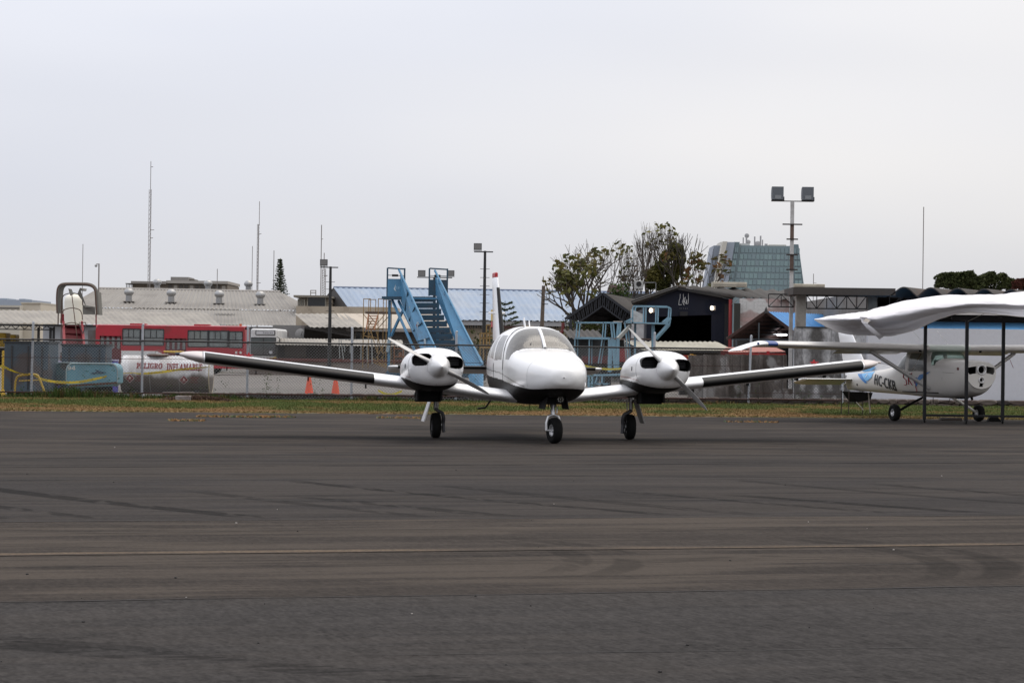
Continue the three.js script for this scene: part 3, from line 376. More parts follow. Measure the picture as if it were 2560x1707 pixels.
  mesh('flag_decal', [wrap(new THREE.ShapeGeometry(new THREE.Shape([[-5.22, 1.98], [-4.98, 1.98], [-5.02, 2.09], [-5.25, 2.09]].map(p => new THREE.Vector2(...p)))), () => 0.038, -1, 0.004)], mat([0.4, 0.03, 0.03], 0.5), f);
  for (const s of [-1, 1]) { const st = [0, 1, 2, 3, 4, 5].map(k => { const t = k / 5, x = lerp(0.05, 1.92, t); return { p: [s * x, 1.20, -4.55], c: 0.86, t: 0.10, inc: 9 * D2R, camber: 0 }; });
    const sb = mesh('stabilator', wingLoft(st, 40), M.white, plane);
    mesh('de_icing_boot', wingLoft(st, 40, { from: 0.40, to: 0.575, off: 0.005, cap: false }), M.boot, sb);
    const tp = []; for (let k = 0; k <= 8; k++) { const t = k / 8; tp.push({ p: [s * (1.922 + 0.17 * t), 1.20, -4.55 - 0.22 * t * t], c: 0.86 * Math.sqrt(Math.max(0.001, 1 - t ** 2.4)), t: 0.10, inc: 9 * D2R, camber: 0 }); } mesh('stabilator_tip', wingLoft(tp, 40), M.white, sb); }

  // landing gear
  wheel(plane, 0.02, 0.215, 2.13, 0.215, 0.155, 0.10, M.rubber, M.alu, 14 * D2R);
  mesh('nose_strut', [rod([0, 0.86, 2.05], [0, 0.60, 2.09], 0.055, 14), rod([0, 0.62, 2.09], [0, 0.47, 2.11], 0.032, 12), rod([0.06, 0.60, 2.14], [0.05, 0.5, 2.16], 0.012)], M.alu, plane);
  mesh('nose_fork', [pipe([[-0.115, 0.215, 2.13], [-0.115, 0.34, 2.125], [-0.08, 0.445, 2.12], [0, 0.475, 2.115], [0.08, 0.445, 2.12], [0.115, 0.34, 2.125], [0.115, 0.215, 2.13]], 0.023, 10, 50).applyMatrix4(new THREE.Matrix4().makeRotationY(0)), rod([-0.125, 0.215, 2.13], [0.125, 0.215, 2.13], 0.016)], M.alu, plane);
  mesh('torque_link', [beam([0.0, 0.62, 2.03], [0, 0.53, 1.96], 0.05, 0.02), beam([0, 0.53, 1.96], [0, 0.46, 2.04], 0.05, 0.02)], M.darkSteel, plane);
  mesh('gear_door', [beam([-0.155, 0.78, 2.15], [-0.20, 0.57, 2.15], 0.62, 0.015)], M.blackMatt, plane); mesh('gear_door', [beam([0.155, 0.78, 2.15], [0.20, 0.57, 2.15], 0.62, 0.015)], M.blackMatt, plane);
  mesh('wheel_well', [bx(0.34, 0.14, 0.8, 0, 0.72, 1.9)], M.blackMatt, plane);
  const ll = part('landing_light', plane); mesh('lamp_housing', [new THREE.CylinderGeometry(0.068, 0.05, 0.07, 20).rotateX(Math.PI / 2).translate(0.06, 0.735, 2.42)], M.blackMatt, ll);
  mesh('led', [...Array(9)].map((_, k) => new THREE.SphereGeometry(0.009, 8, 6).translate(0.06 + (k ? 0.04 * Math.cos(k / 8 * 6.283) : 0), 0.735 + (k ? 0.04 * Math.sin(k / 8 * 6.283) : 0), 2.457)), mat([0.7, 0.7, 0.65], 0.2), ll);
  for (const s of [-1, 1]) {
    wheel(plane, s * 1.71, 0.22, 0, 0.22, 0.16, 0.105, M.rubber, M.darkSteel, 0);
    mesh('main_strut', [rod([s * 1.72, 0.86, 0.02], [s * 1.72, 0.66, 0.02], 0.055, 14), rod([s * 1.72, 0.68, 0.02], [s * 1.72, 0.49, 0.01], 0.034, 12), rod([s * 1.66, 0.7, -0.05], [s * 1.67, 0.5, -0.05], 0.01)], M.steel, plane);
    mesh('trailing_arm', [pipe([[s * 1.73, 0.51, 0.02], [s * 1.68, 0.475, 0.03], [s * 1.60, 0.43, 0.03], [s * 1.575, 0.34, 0.02], [s * 1.585, 0.22, 0]], 0.032, 10, 40), rod([s * 1.585, 0.22, 0], [s * 1.74, 0.22, 0], 0.03), rod([s * 1.58, 0.26, 0.02], [s * 1.57, 0.10, 0.02], 0.03, 10)], M.darkSteel, plane);
    mesh('brake_disc', [new THREE.CylinderGeometry(0.085, 0.085, 0.02, 24).rotateZ(Math.PI / 2).translate(s * 1.622, 0.22, 0)], M.steel, plane);
    mesh('gear_door', [beam([s * 1.80, 0.70, 0.0], [s * 1.935, 0.285, 0.0], 0.40, 0.018)], s < 0 ? M.white : mat([0.30, 0.29, 0.28], 0.5), plane);
    mesh('wheel_well', [bx(0.5, 0.1, 0.5, s * 1.62, 0.79, 0.0)], M.blackMatt, plane);
  }
}

/* ---------- the high-wing aeroplane parked on the right, its engine taken out ---------- */
const font = await new FontLoader().loadAsync('fonts/droid/droid_sans_bold.typeface.json');
function flatText(str, h, wScale = 1, depth = 0.002) { const g = new TextGeometry(str, { font, size: h / 0.72, depth, curveSegments: 4 }); g.computeBoundingBox(); const b = g.boundingBox; g.translate(-b.min.x, -b.min.y, 0); g.scale(wScale, h / (b.max.y - b.min.y), 1); return g; }
const cess = thing('high_wing_airplane', 'parked white high-wing airplane marked HC-CKB, without propeller, beside the black frame', 'airplane', [10.08, 0, -57.7], 19.5 * D2R);
{
  const cream = mat([0.58, 0.56, 0.53], 0.38, 0, { clearcoat: 0.25, clearcoatRoughness: 0.3 }), dark = mat([0.006, 0.006, 0.006], 0.9, 0, { specularIntensity: 0.2 }), blue = mat([0.03, 0.19, 0.50], 0.45), lblue = mat([0.16, 0.42, 0.72], 0.45), navy = mat([0.02, 0.06, 0.22], 0.45);
  const rows = [[2.0, 0.375, 1.41, 0.80, 1.16, 2.6, 2.1], [1.9, 0.41, 1.43, 0.70, 1.16, 2.8, 2.2], [1.6, 0.455, 1.45, 0.615, 1.15, 3, 2.5], [1.1, 0.50, 1.465, 0.565, 1.14, 3.1, 3.2], [0.80, 0.515, 1.49, 0.56, 1.13, 3, 3.6], [0.6, 0.52, 1.60, 0.56, 1.13, 3.2, 3.8], [0.42, 0.525, 1.70, 0.56, 1.13, 3.6, 3.8], [0.2, 0.53, 1.74, 0.56, 1.13, 4, 3.8], [-0.55, 0.525, 1.74, 0.575, 1.12, 4, 3.8], [-0.85, 0.50, 1.66, 0.585, 1.08, 3.4, 3.4], [-1.35, 0.445, 1.38, 0.595, 1.0, 2.8, 3], [-1.7, 0.41, 1.285, 0.60, 0.95, 2.6, 2.8], [-2.6, 0.315, 1.19, 0.615, 0.92, 2.4, 2.6], [-3.6, 0.20, 1.12, 0.635, 0.89, 2.2, 2.4], [-4.5, 0.085, 1.06, 0.66, 0.87, 2.1, 2.2]];
  const inP = (px, py, P) => { let c = false; for (let i = 0, j = P.length - 1; i < P.length; j = i++) if ((P[i][1] > py) !== (P[j][1] > py) && px < (P[j][0] - P[i][0]) * (py - P[i][1]) / (P[j][1] - P[i][1]) + P[i][0]) c = !c; return c; };
  const door = [[0.42, 1.17], [0.32, 1.60], [-0.42, 1.60], [-0.46, 1.17]], rear = [[-0.62, 1.21], [-0.60, 1.58], [-0.85, 1.54], [-1.15, 1.30], [-1.15, 1.22]];
  const zs = [...range(2.0, 0.9, 0.03), ...range(0.885, -1.5, 0.014), ...range(-1.55, -4.5, 0.06)];
  const L = loft(rows, zs, 230, (x, y, z) => { if (z < 0.80 - 0.25 * x * x && z > 0.41 + 0.05 * (1.7 - y) && y > 1.32 && z > 0.62 - (y - 1.32) * 0.55 && Math.abs(x) < 0.515) return 'ws'; if (Math.abs(x) > 0.3) { if (inP(z, y, door)) return 'door' + (x < 0 ? 'a' : 'b'); if (inP(z, y, rear)) return 'rear' + (x < 0 ? 'a' : 'b'); } return 'body'; });
  mesh('fuselage', L.body, cream, cess);
  const gl = mat([0.80, 0.84, 0.82], 0.04, 0, { transmission: 0.93, thickness: 0, ior: 1.45 }), glw = mat([0.50, 0.66, 0.58], 0.05, 0, { transmission: 0.85, thickness: 0, ior: 1.5 });
  mesh('windshield', L.ws, glw, cess); for (const k of ['a', 'b']) { mesh('door_window', L['door' + k], gl, cess); if (L['rear' + k]) mesh('rear_window', L['rear' + k], gl, cess); }
  // cowl face with its ring, inlets and lower ports
  const face = new THREE.Shape(); { const P = []; for (let k = 0; k < 64; k++) { const f = k / 64 * 2 * Math.PI, s = Math.sin(f), c = Math.cos(f), e = c >= 0 ? 2.6 : 2.1; P.push(new THREE.Vector2(Math.sign(s) * 0.375 * Math.pow(Math.abs(s), 2 / e), 1.16 + (c >= 0 ? 0.25 : 0.36) * Math.sign(c) * Math.pow(Math.abs(c), 2 / e))); } face.setFromPoints(P); }
  const hole = pts => { const h = new THREE.Path(); h.setFromPoints(pts.map(p => new THREE.Vector2(...p))); face.holes.push(h); };
  hole([...Array(24)].map((_, k) => [0.085 * Math.cos(k / 24 * 6.2832), 1.235 + 0.085 * Math.sin(k / 24 * 6.2832)]));
  hole([...Array(18)].map((_, k) => [0.046 * Math.cos(k / 18 * 6.2832), 1.0 + 0.046 * Math.sin(k / 18 * 6.2832)]));
  for (const s of [-1, 1]) hole([[s * 0.125, 1.155], [s * 0.31, 1.12], [s * 0.352, 1.18], [s * 0.345, 1.285], [s * 0.125, 1.32]]);
  hole([[-0.06, 0.84], [0.05, 0.84], [0.06, 0.93], [-0.04, 0.93]]);
  const fc = mesh('cowl_face', [new THREE.ExtrudeGeometry(face, { depth: 0.012, bevelEnabled: true, bevelSize: 0.006, bevelThickness: 0.012, bevelSegments: 3, curveSegments: 6 }).translate(0, 0, 2.0)], cream, cess);
  mesh('ring', new THREE.TorusGeometry(0.105, 0.016, 10, 32).translate(0, 1.235, 2.035), M.alu, fc); mesh('ring', new THREE.TorusGeometry(0.065, 0.014, 10, 24).translate(0, 1.0, 2.035), M.alu, fc);
  for (const [n, P] of [['door_seam', [[0.50, 0.72], [0.46, 1.2], [0.35, 1.64]]], ['door_seam', [[-0.50, 0.72], [-0.51, 1.2], [-0.48, 1.64]]], ['door_seam', [[0.50, 0.72], [0.0, 0.70], [-0.50, 0.72]]], ['cowl_seam', [[1.12, 0.62], [1.10, 1.0], [1.10, 1.36]]], ['cowl_seam', [[1.12, 1.16], [1.5, 1.15], [1.95, 1.13]]]]) mesh(n, pipe(P.map(([z, y]) => [-(L.skin(y, z) + 0.001), y, z]), 0.004, 5, 24), mat([0.22, 0.21, 0.2], 0.7), cess);
  mesh('door_handle', bx(0.02, 0.025, 0.1, -(L.skin(1.1, -0.4) + 0.008), 1.1, -0.4), dark, cess); mesh('cowl_latch', bx(0.02, 0.06, 0.06, -(L.skin(1.25, 1.72) + 0.006), 1.25, 1.72), mat([0.12, 0.03, 0.03], 0.6), cess);
  mesh('engine_bay', [bx(0.68, 0.5, 0.03, 0, 1.1, 1.55)], dark, cess);
  // paint: registration, word, arrow, tail flashes
  const reg = flatText('HC-CKB', 0.26, 1); { reg.computeBoundingBox(); const w = reg.boundingBox.max.x; reg.scale(1.30 / w, 1, 1).applyMatrix4(new THREE.Matrix4().makeShear(-0.12, 0, 0, 0, 0, 0)).translate(-2.52, 0.825, 0); }
  mesh('registration', wrap(new TessellateModifier(0.05, 4).modify(reg.index ? reg.toNonIndexed() : reg), L.skin, -1, 0.012), mat([0.012, 0.013, 0.018], 0.5), cess);
  // the word is brush-lettered: thin strokes
  const stroke = (pts, w = 0.022) => { const o = []; for (let i = 0; i + 1 < pts.length; i++) { const a = V(pts[i][0], pts[i][1], 0), b = V(pts[i + 1][0], pts[i + 1][1], 0); const n = Math.max(1, Math.ceil(a.distanceTo(b) / 0.05)); for (let k = 0; k < n; k++) o.push(beam(a.clone().lerp(b, k / n), a.clone().lerp(b, Math.min(1, (k + 1.15) / n)), w, 0.003)); } return o; };
  const redL = mat([0.42, 0.03, 0.03], 0.5);
  mesh('brush_letter', [...stroke([[-0.52, 1.10], [-0.68, 1.11], [-0.70, 1.02], [-0.54, 0.96], [-0.52, 0.86], [-0.60, 0.83], [-0.68, 0.85]], 0.03)].map(g => wrap(g, L.skin, -1, 0.008)), redL, cess);
  mesh('brush_letter', [...stroke([[-0.44, 1.12], [-0.42, 0.85]], 0.03), ...stroke([[-0.26, 1.13], [-0.42, 0.98], [-0.25, 0.84]], 0.028)].map(g => wrap(g, L.skin, -1, 0.008)), redL, cess);
  mesh('brush_letter', [...stroke([[-0.22, 1.02], [-0.12, 0.88]], 0.026), ...stroke([[-0.03, 1.02], [-0.10, 0.78], [-0.10, 0.70], [-0.16, 0.68]], 0.028)].map(g => wrap(g, L.skin, -1, 0.008)), redL, cess);
  const decal = (name, pts, m) => { const s = new THREE.Shape(pts.map(p => new THREE.Vector2(...p))); let g = new THREE.ExtrudeGeometry(s, { depth: 0.002, bevelEnabled: false, steps: 1 }); g = new TessellateModifier(0.06, 4).modify(g.index ? g.toNonIndexed() : g); mesh(name, wrap(g, L.skin, -1, 0.012), m, cess); };
  decal('arrow_decal', [[0.62, 1.18], [0.40, 1.135], [0.12, 1.09], [-0.02, 0.98], [0.02, 0.90], [0.18, 0.98], [0.36, 1.06]], blue); decal('arrow_decal', [[-0.02, 1.03], [-0.16, 1.02], [-0.08, 0.80], [0.04, 0.88], [0.02, 0.96]], blue);
  // wing in one piece with drooped tips
  const wl = (x0, x1, n, lift = 0) => range(x0, x1, Math.abs(x1 - x0) / n).map(x => { const a = Math.abs(x), c = a < 2.4 ? 1.60 : lerp(1.60, 1.15, (a - 2.4) / 2.5); return { p: [x, 1.695 + 0.014 * a + lift, 0.62 - (a < 2.4 ? 0 : 0.12 * (a - 2.4) / 2.5)], c, t: a < 2.4 ? 0.125 : 0.12, inc: 2.2 * D2R, camber: 0.02 }; });
  for (const s of [-1, 1]) { const w = mesh('wing', wingLoft(wl(s * 0.54, s * 4.70, 16), 40), cream, cess);
    const tp = []; for (let k = 0; k <= 10; k++) { const t = k / 10; tp.push({ p: [s * (4.70 + 0.50 * t), 1.761 - 0.15 * t * t, 0.51 - 0.30 * t * t], c: lerp(1.15, 0.75, t * t), t: lerp(0.12, 0.02, t), inc: 2.2 * D2R, camber: 0.02 * (1 - t) }); } const tip = mesh('wing_tip', wingLoft(tp, 40), mat([0.78, 0.78, 0.78], 0.35), w);
    mesh('tip_stripe', wingLoft(wl(s * 4.42, s * 4.66, 3), 40, { from: 0.30, to: 0.56, off: 0.004, cap: false }), navy, w); mesh('tip_light', new THREE.SphereGeometry(0.028, 12, 8).translate(s * 4.90, 1.77, 0.475), navy, w);
    mesh('flap', wingLoft(range(s * 0.6, s * 2.3, 0.6).map(x => ({ p: [x, 1.64, -0.62], c: 0.36, t: 0.08, inc: 12 * D2R, camber: 0 })), 12), mat([0.62, 0.63, 0.65], 0.4, 0.3), w);
    mesh('wing_strut', [(() => { const g = rod([s * 0.50, 0.77, 0.52], [s * 1.92, 1.63, 0.26], 0.045, 14); return g; })()], mat([0.40, 0.39, 0.38], 0.4, 0.2), cess); mesh('fuel_vent', bx(0.05, 0.045, 0.04, s * 0.80, 1.65, 0.60), dark, w);
    mesh('gear_leg', [pipe([[s * 0.30, 0.60, 0.02], [s * 0.62, 0.45, 0.02], [s * 1.06, 0.215, 0]], 0.03, 8, 20)], s > 0 ? mat([0.62, 0.60, 0.56], 0.4) : dark, cess);
    wheel(cess, s * 1.125, 0.195, 0, 0.195, 0.16, 0.085, M.rubber, M.alu, 0); }
  mesh('wing_centre', wingLoft(wl(-0.54, 0.54, 4, 0.004), 40), mat([0.60, 0.68, 0.62], 0.4), cess);
  // interior
  mesh('dashboard', [rbx(0.86, 0.20, 0.12, 0.03, 0, 1.35, 0.62)], dark, cess); for (const x of [-0.24, 0.24]) mesh('cabin_seat', [rbx(0.38, 0.5, 0.1, 0.04, x, 1.08, -0.35), rbx(0.38, 0.1, 0.4, 0.04, x, 0.84, -0.12)], mat([0.10, 0.09, 0.085], 0.9), cess); mesh('cabin_floor', bx(0.94, 0.02, 1.7, 0, 0.68, 0.0), dark, cess);
  mesh('door_brace', rod([-0.49, 1.2, -0.32], [-0.44, 1.6, 0.0], 0.014), mat([0.22, 0.14, 0.09], 0.6), cess);
  mesh('whip_antenna', rod([-0.2, 1.82, -0.3], [-0.3, 2.18, -0.75], 0.006, 5), M.white, cess); mesh('whip_antenna', rod([0.45, 1.82, -0.3], [0.38, 2.14, -0.72], 0.006, 5), M.white, cess);
  // tail
  const fin = range(0, 1, 0.125).map(t => ({ p: [0, 1.02 + 1.12 * t, lerp(-3.35, -4.42, t)], c: lerp(1.35, 0.72, t), t: 0.09, camber: 0, inc: 0 })); const fn = mesh('vertical_fin', wingLoft(fin, 30, { up: V(1, 0, 0) }), M.white, cess);
  mesh('dorsal_fin', [prism([[-3.4, 1.10], [-1.9, 1.24], [-3.4, 1.36], [-3.75, 1.42], [-3.9, 1.06]].map(p => [p[0], p[1]]), 0.015, 0.03).rotateY(-Math.PI / 2)], M.white, cess);
  const patch = (n, pts, m) => mesh(n, wrap(new THREE.ShapeGeometry(new THREE.Shape(pts.map(p => new THREE.Vector2(...p)))), () => 0.062, -1, 0), m, fn);
  patch('fin_flash', [[-4.0, 1.2], [-3.3, 1.08], [-3.0, 1.24], [-3.6, 1.40]], lblue); decal('tail_flash', [[-3.5, 1.075], [-2.75, 1.14], [-2.7, 0.99], [-2.95, 0.90], [-3.08, 0.90]], lblue); decal('tail_flash', [[-3.8, 1.07], [-3.51, 1.075], [-3.09, 0.90], [-2.98, 0.85], [-3.15, 0.85]], blue); patch('fin_flash', [[-4.75, 1.60], [-4.2, 1.58], [-4.35, 1.72], [-4.9, 1.80]], blue);
  for (const s of [-1, 1]) { const st = range(0.04, 1.38, 0.27).map(x => ({ p: [s * x, 0.92, -4.05], c: 0.50, t: 0.09, inc: 0, camber: 0 })); const sb = mesh('tailplane', wingLoft(st, 24), cream, cess); mesh('elevator', wingLoft(st.map((q, i) => ({ p: [q.p[0], 0.915, -4.56], c: i > 4 ? 0.30 : 0.38, t: 0.07, inc: 22 * D2R, camber: 0 })), 20), cream, sb); mesh('elevator_horn', wingLoft([0, 0.5, 1].map(t => ({ p: [s * (1.385 + 0.09 * t), 0.93, -4.12 - 0.08 * t], c: 0.62 - 0.1 * t, t: 0.08, inc: 10 * D2R, camber: 0 })), 16), M.white, sb); mesh('leading_edge_seam', wingLoft(st, 24, { from: 0.47, to: 0.53, off: 0.004, cap: false }), dark, sb); }
  mesh('tail_hole', new THREE.CylinderGeometry(0.03, 0.03, 0.01, 14).rotateZ(Math.PI / 2).translate(-(L.skin(0.80, -3.7) + 0.003), 0.80, -3.7), dark, cess);
  mesh('step_rail', polyPipe([[-0.30, 0.57, 0.35], [-0.30, 0.44, 0.35], [0.1, 0.43, 0.35], [0.16, 0.57, 0.35]], 0.008, 6), dark, cess);
  mesh('exhaust_stub', [rod([0.1, 0.63, 1.4], [0.1, 0.54, 1.45], 0.03, 10), bx(0.24, 0.06, 0.2, -0.05, 0.585, 1.25)], dark, cess);
  const rib = mat([0.36, 0.03, 0.02], 0.7); mesh('tie_ribbon', [beam([1.72, 1.60, 0.3], [1.86, 1.28, 0.32], 0.02, 0.004)], rib, cess);
}
// wheel chocks, tail stand
const chock = (x, z, lab) => tag(mesh('wheel_chock', prism([[0, 0], [0.34, 0], [0.22, 0.13], [0.1, 0.15]], 0.1, 0.2).translate(x, 0.001, z), M.rubber), lab, 'chock');
chock(11.32, -58.0, 'black rubber chock behind the farther wheel of the parked airplane');
{
  const t = thing('tail_stand', 'thin dark steel stand propping the tail of the HC-CKB airplane', 'stand', [8.68, 0, -61.4], 19.5 * D2R), rm = mat([0.05, 0.035, 0.03], 0.7, 0.3);
  for (const [x, z] of [[-0.3, 0.2], [0.3, 0.2], [-0.3, -0.2], [0.3, -0.2]]) mesh('leg', rod([x, 0, z], [x, 0.64, z], 0.012, 6), rm, t);
  mesh('foot_bar', rod([-0.36, 0.012, 0.2], [0.36, 0.012, 0.2], 0.012, 6), rm, t); mesh('foot_bar', rod([-0.36, 0.012, -0.2], [0.36, 0.012, -0.2], 0.012, 6), rm, t);
  mesh('cradle', [prism([[-0.28, 0.62], [0.36, 0.60], [0.30, 0.42], [-0.05, 0.36], [-0.14, 0.44]], 0.22, 0.44)], M.rubber, t); mesh('brace', rod([-0.1, 0.36, 0.22], [0.1, 0.16, 0.22], 0.014, 6), mat([0.45, 0.42, 0.38], 0.6), t);
  mesh('hanging_strap', beam([0.22, 0.60, 0.24], [0.28, 0.10, 0.24], 0.05, 0.006), mat([0.4, 0.36, 0.32], 0.8), t);
}
// gazebo frame of black steel tube and the tarpaulin blown over it
{
  const bm = mat([0.007, 0.007, 0.009], 0.5, 0, { specularIntensity: 0.5 });
  const t = thing('canopy_frame', 'black square-tube canopy frame on castors in front of the parked airplane', 'frame', [9.53, 0, -56.2]);
  const Hh = 2.42; const posts = [[0, 0], [0.80, 0.85], [1.80, 0], [3.6, 0], [3.3, 0.85], [0.0, -1.6], [1.8, -1.6]];
  for (const [x, z] of posts.slice(0, 5)) { mesh('post', bx(0.072, Hh - 0.07, 0.072, x, 0.07 + (Hh - 0.07) / 2, z), bm, t); const c = part('castor', t); mesh('castor_wheel', new THREE.CylinderGeometry(0.045, 0.045, 0.03, 14).rotateZ(Math.PI / 2).translate(x, 0.045, z + 0.02), M.rubber, c); mesh('castor_fork', bx(0.05, 0.05, 0.04, x, 0.075, z), M.darkSteel, c); }
  mesh('bottom_rail', bx(1.73, 0.05, 0.05, 0.9, 0.17, 0), bm, t); mesh('bottom_rail', bx(1.73, 0.05, 0.05, 2.7, 0.17, 0), bm, t);
  mesh('top_rail', bx(3.75, 0.07, 0.07, 1.8, Hh - 0.06, 0), bm, t); mesh('top_rail', bx(3.1, 0.06, 0.06, 2.0, Hh - 0.03, 0.85), bm, t); mesh('top_rail', bx(3.75, 0.07, 0.07, 1.8, Hh + 0.06, -1.2), bm, t);
  for (const x of [0, 1.8, 3.6]) mesh('cross_rail', bx(0.05, 0.05, 1.13, x, Hh + 0.0, -0.6), bm, t);
  for (const x of [0.8, 3.3]) mesh('cross_rail', bx(0.05, 0.05, 0.75, x, Hh - 0.04, 0.44), bm, t);
  mesh('lashing', new THREE.TorusGeometry(0.045, 0.014, 6, 14).rotateX(Math.PI / 2).translate(1.80, Hh - 0.02, 0.0), mat([0.10, 0.08, 0.01], 0.8), t);
  // tarpaulin: stations along its length: [far edge, upper edge, fold, lower edge]
  const S = [
    [[7.091, 2.371, -57.2], [7.066, 2.368, -57], [7.017, 2.356, -56.6], [7.041, 2.35, -56.8]], [[7.46, 2.402, -58.4], [7.306, 2.402, -57.2], [7.141, 2.345, -55.9], [7.232, 2.216, -56.6]], [[7.8, 2.421, -58.8], [7.587, 2.448, -57.2], [7.349, 2.35, -55.4], [7.485, 2.079, -56.4]], [[8.116, 2.448, -59], [7.868, 2.499, -57.2], [7.566, 2.356, -55], [7.736, 2.011, -56.2]], [[8.406, 2.481, -59], [8.148, 2.53, -57.2], [7.808, 2.375, -54.8], [7.97, 1.998, -55.9]], [[8.696, 2.523, -59], [8.429, 2.595, -57.2], [8.048, 2.393, -54.6], [8.186, 1.98, -55.5]], [[8.985, 2.585, -59], [8.709, 2.683, -57.2], [8.316, 2.432, -54.6], [8.413, 1.972, -55.2]], [[9.371, 2.667, -59], [9.083, 2.786, -57.2], [8.673, 2.518, -54.6], [8.743, 2.02, -55]], [[9.854, 2.741, -59], [9.551, 2.876, -57.2], [9.119, 2.613, -54.6], [9.175, 2.178, -54.9]], [[10.27, 2.547, -58.6], [10.019, 2.929, -57.2], [9.583, 2.684, -54.7], [9.622, 2.382, -54.9]], [[10.751, 2.477, -58.6], [10.487, 2.95, -57.2], [10.049, 2.737, -54.8], [10.071, 2.505, -54.9]], [[11.232, 2.444, -58.6], [10.956, 2.966, -57.2], [10.498, 2.769, -54.8], [10.501, 2.522, -54.8]], [[11.712, 2.451, -58.6], [11.425, 2.978, -57.2], [10.947, 2.78, -54.8], [10.931, 2.477, -54.7]], [[12.288, 2.458, -58.6], [11.987, 3.05, -57.2], [11.486, 2.782, -54.8], [11.449, 2.429, -54.6]], [[13.057, 2.468, -58.6], [12.737, 3.073, -57.2], [12.205, 2.783, -54.8], [12.165, 2.402, -54.6]], [[14.017, 2.481, -58.6], [13.675, 3.058, -57.2], [13.104, 2.777, -54.8], [13.061, 2.396, -54.6]]];
  const cols = [0, 1, 2, 3].map(k => new THREE.CatmullRomCurve3(S.map(s => V(...s[k])), false, 'catmullrom', 0.5)); const nu = 150, nv = 40, pos = [], idx = [], uv = [];
  for (let i = 0; i <= nu; i++) { const P = cols.map(c => c.getPoint(i / nu)); const c = new THREE.CatmullRomCurve3([P[0], P[1], P[2], P[2].clone().lerp(P[3], 0.55).add(V(0, -0.01, 0.10 * sstep(0.05, 0.3, i / nu) * sstep(0.62, 0.4, i / nu) + 0.03)), P[3]], false, 'catmullrom', 0.5);
    for (let j = 0; j <= nv; j++) { const p = c.getPoint(j / nv), s = i / nu * 9, f = j / nv; const w = 0.055 * (fbm2(s * 0.7 + f * 3, f * 11 - s * 0.5, 3, 7) - 0.5) + 0.05 * (fbm2(s * 1.6, f * 24 - s * 1.2, 3, 9) - 0.5) + 0.014 * (1 - Math.abs(2 * n2(s * 0.8 + f * 6, f * 14 - s * 1.1, 21) - 1)) ** 4; p.y += w * sstep(0, 0.08, i / nu); p.z += w * 0.6; pos.push(p.x, p.y, p.z); uv.push(s, f * 4); } }
  for (let i = 0; i < nu; i++) for (let j = 0; j < nv; j++) { const q = i * (nv + 1) + j; idx.push(q, q + 1, q + nv + 2, q, q + nv + 2, q + nv + 1); }
  const g = new THREE.BufferGeometry(); g.setAttribute('position', new THREE.Float32BufferAttribute(pos, 3)); g.setAttribute('uv', new THREE.Float32BufferAttribute(uv, 2)); g.setIndex(idx); g.computeVertexNormals();
  const cloth = mat([0.64, 0.63, 0.66], 0.8, 0, { transmission: 0.2, thickness: 0 });
  const tp = thing('tarpaulin', 'white tarpaulin billowing in the wind over the black canopy frame', 'tarpaulin'); mesh('sheet', g, cloth, tp); { const e = []; for (let i = 0; i <= nu; i += 3) { const q = (i * (nv + 1) + nv) * 3; e.push([pos[q], pos[q + 1], pos[q + 2]]); } mesh('hem', pipe(e, 0.012, 6, 150), mat([0.46, 0.44, 0.42], 0.9), tp); } for (const [a, b] of [[[9.711, 2.439, -55], [9.55, 2.25, -56.1]], [[10.618, 2.51, -54.8], [10.302, 2.307, -55.4]]]) mesh('tie_cord', rod(a, b, 0.006, 5), mat([0.3, 0.28, 0.24], 0.9), tp);
  // torn corner hanging from the near edge
  const fl = [[7.772, 2.389, -54.55], [7.82, 2.264, -54.5], [7.904, 2.157, -54.45], [8.041, 2.033, -54.4], [8.148, 1.946, -54.45], [8.218, 1.885, -54.5]].map(p => V(...p)), fr = [[7.926, 2.381, -54.5], [8.028, 2.314, -54.7], [7.931, 2.237, -54.4], [8.096, 2.096, -54.3], [8.214, 1.99, -54.3], [8.299, 1.957, -54.45]].map(p => V(...p)); const fg = []; for (let k = 0; k + 1 < fl.length; k++) fg.push(quad(fl[k], fr[k], fr[k + 1], fl[k + 1])); let q = mergeVertices(mergeGeometries(fg.map(x => { x.deleteAttribute('uv'); x.deleteAttribute('normal'); return x; }))); q.computeVertexNormals(); mesh('torn_flap', q, cloth, tp);
  mesh('torn_flap', quad([7.901, 2.362, -54.45], [7.985, 2.308, -54.35], [7.934, 2.263, -54.3], [7.823, 2.289, -54.4]), mat([0.30, 0.27, 0.24], 0.85), tp);
}

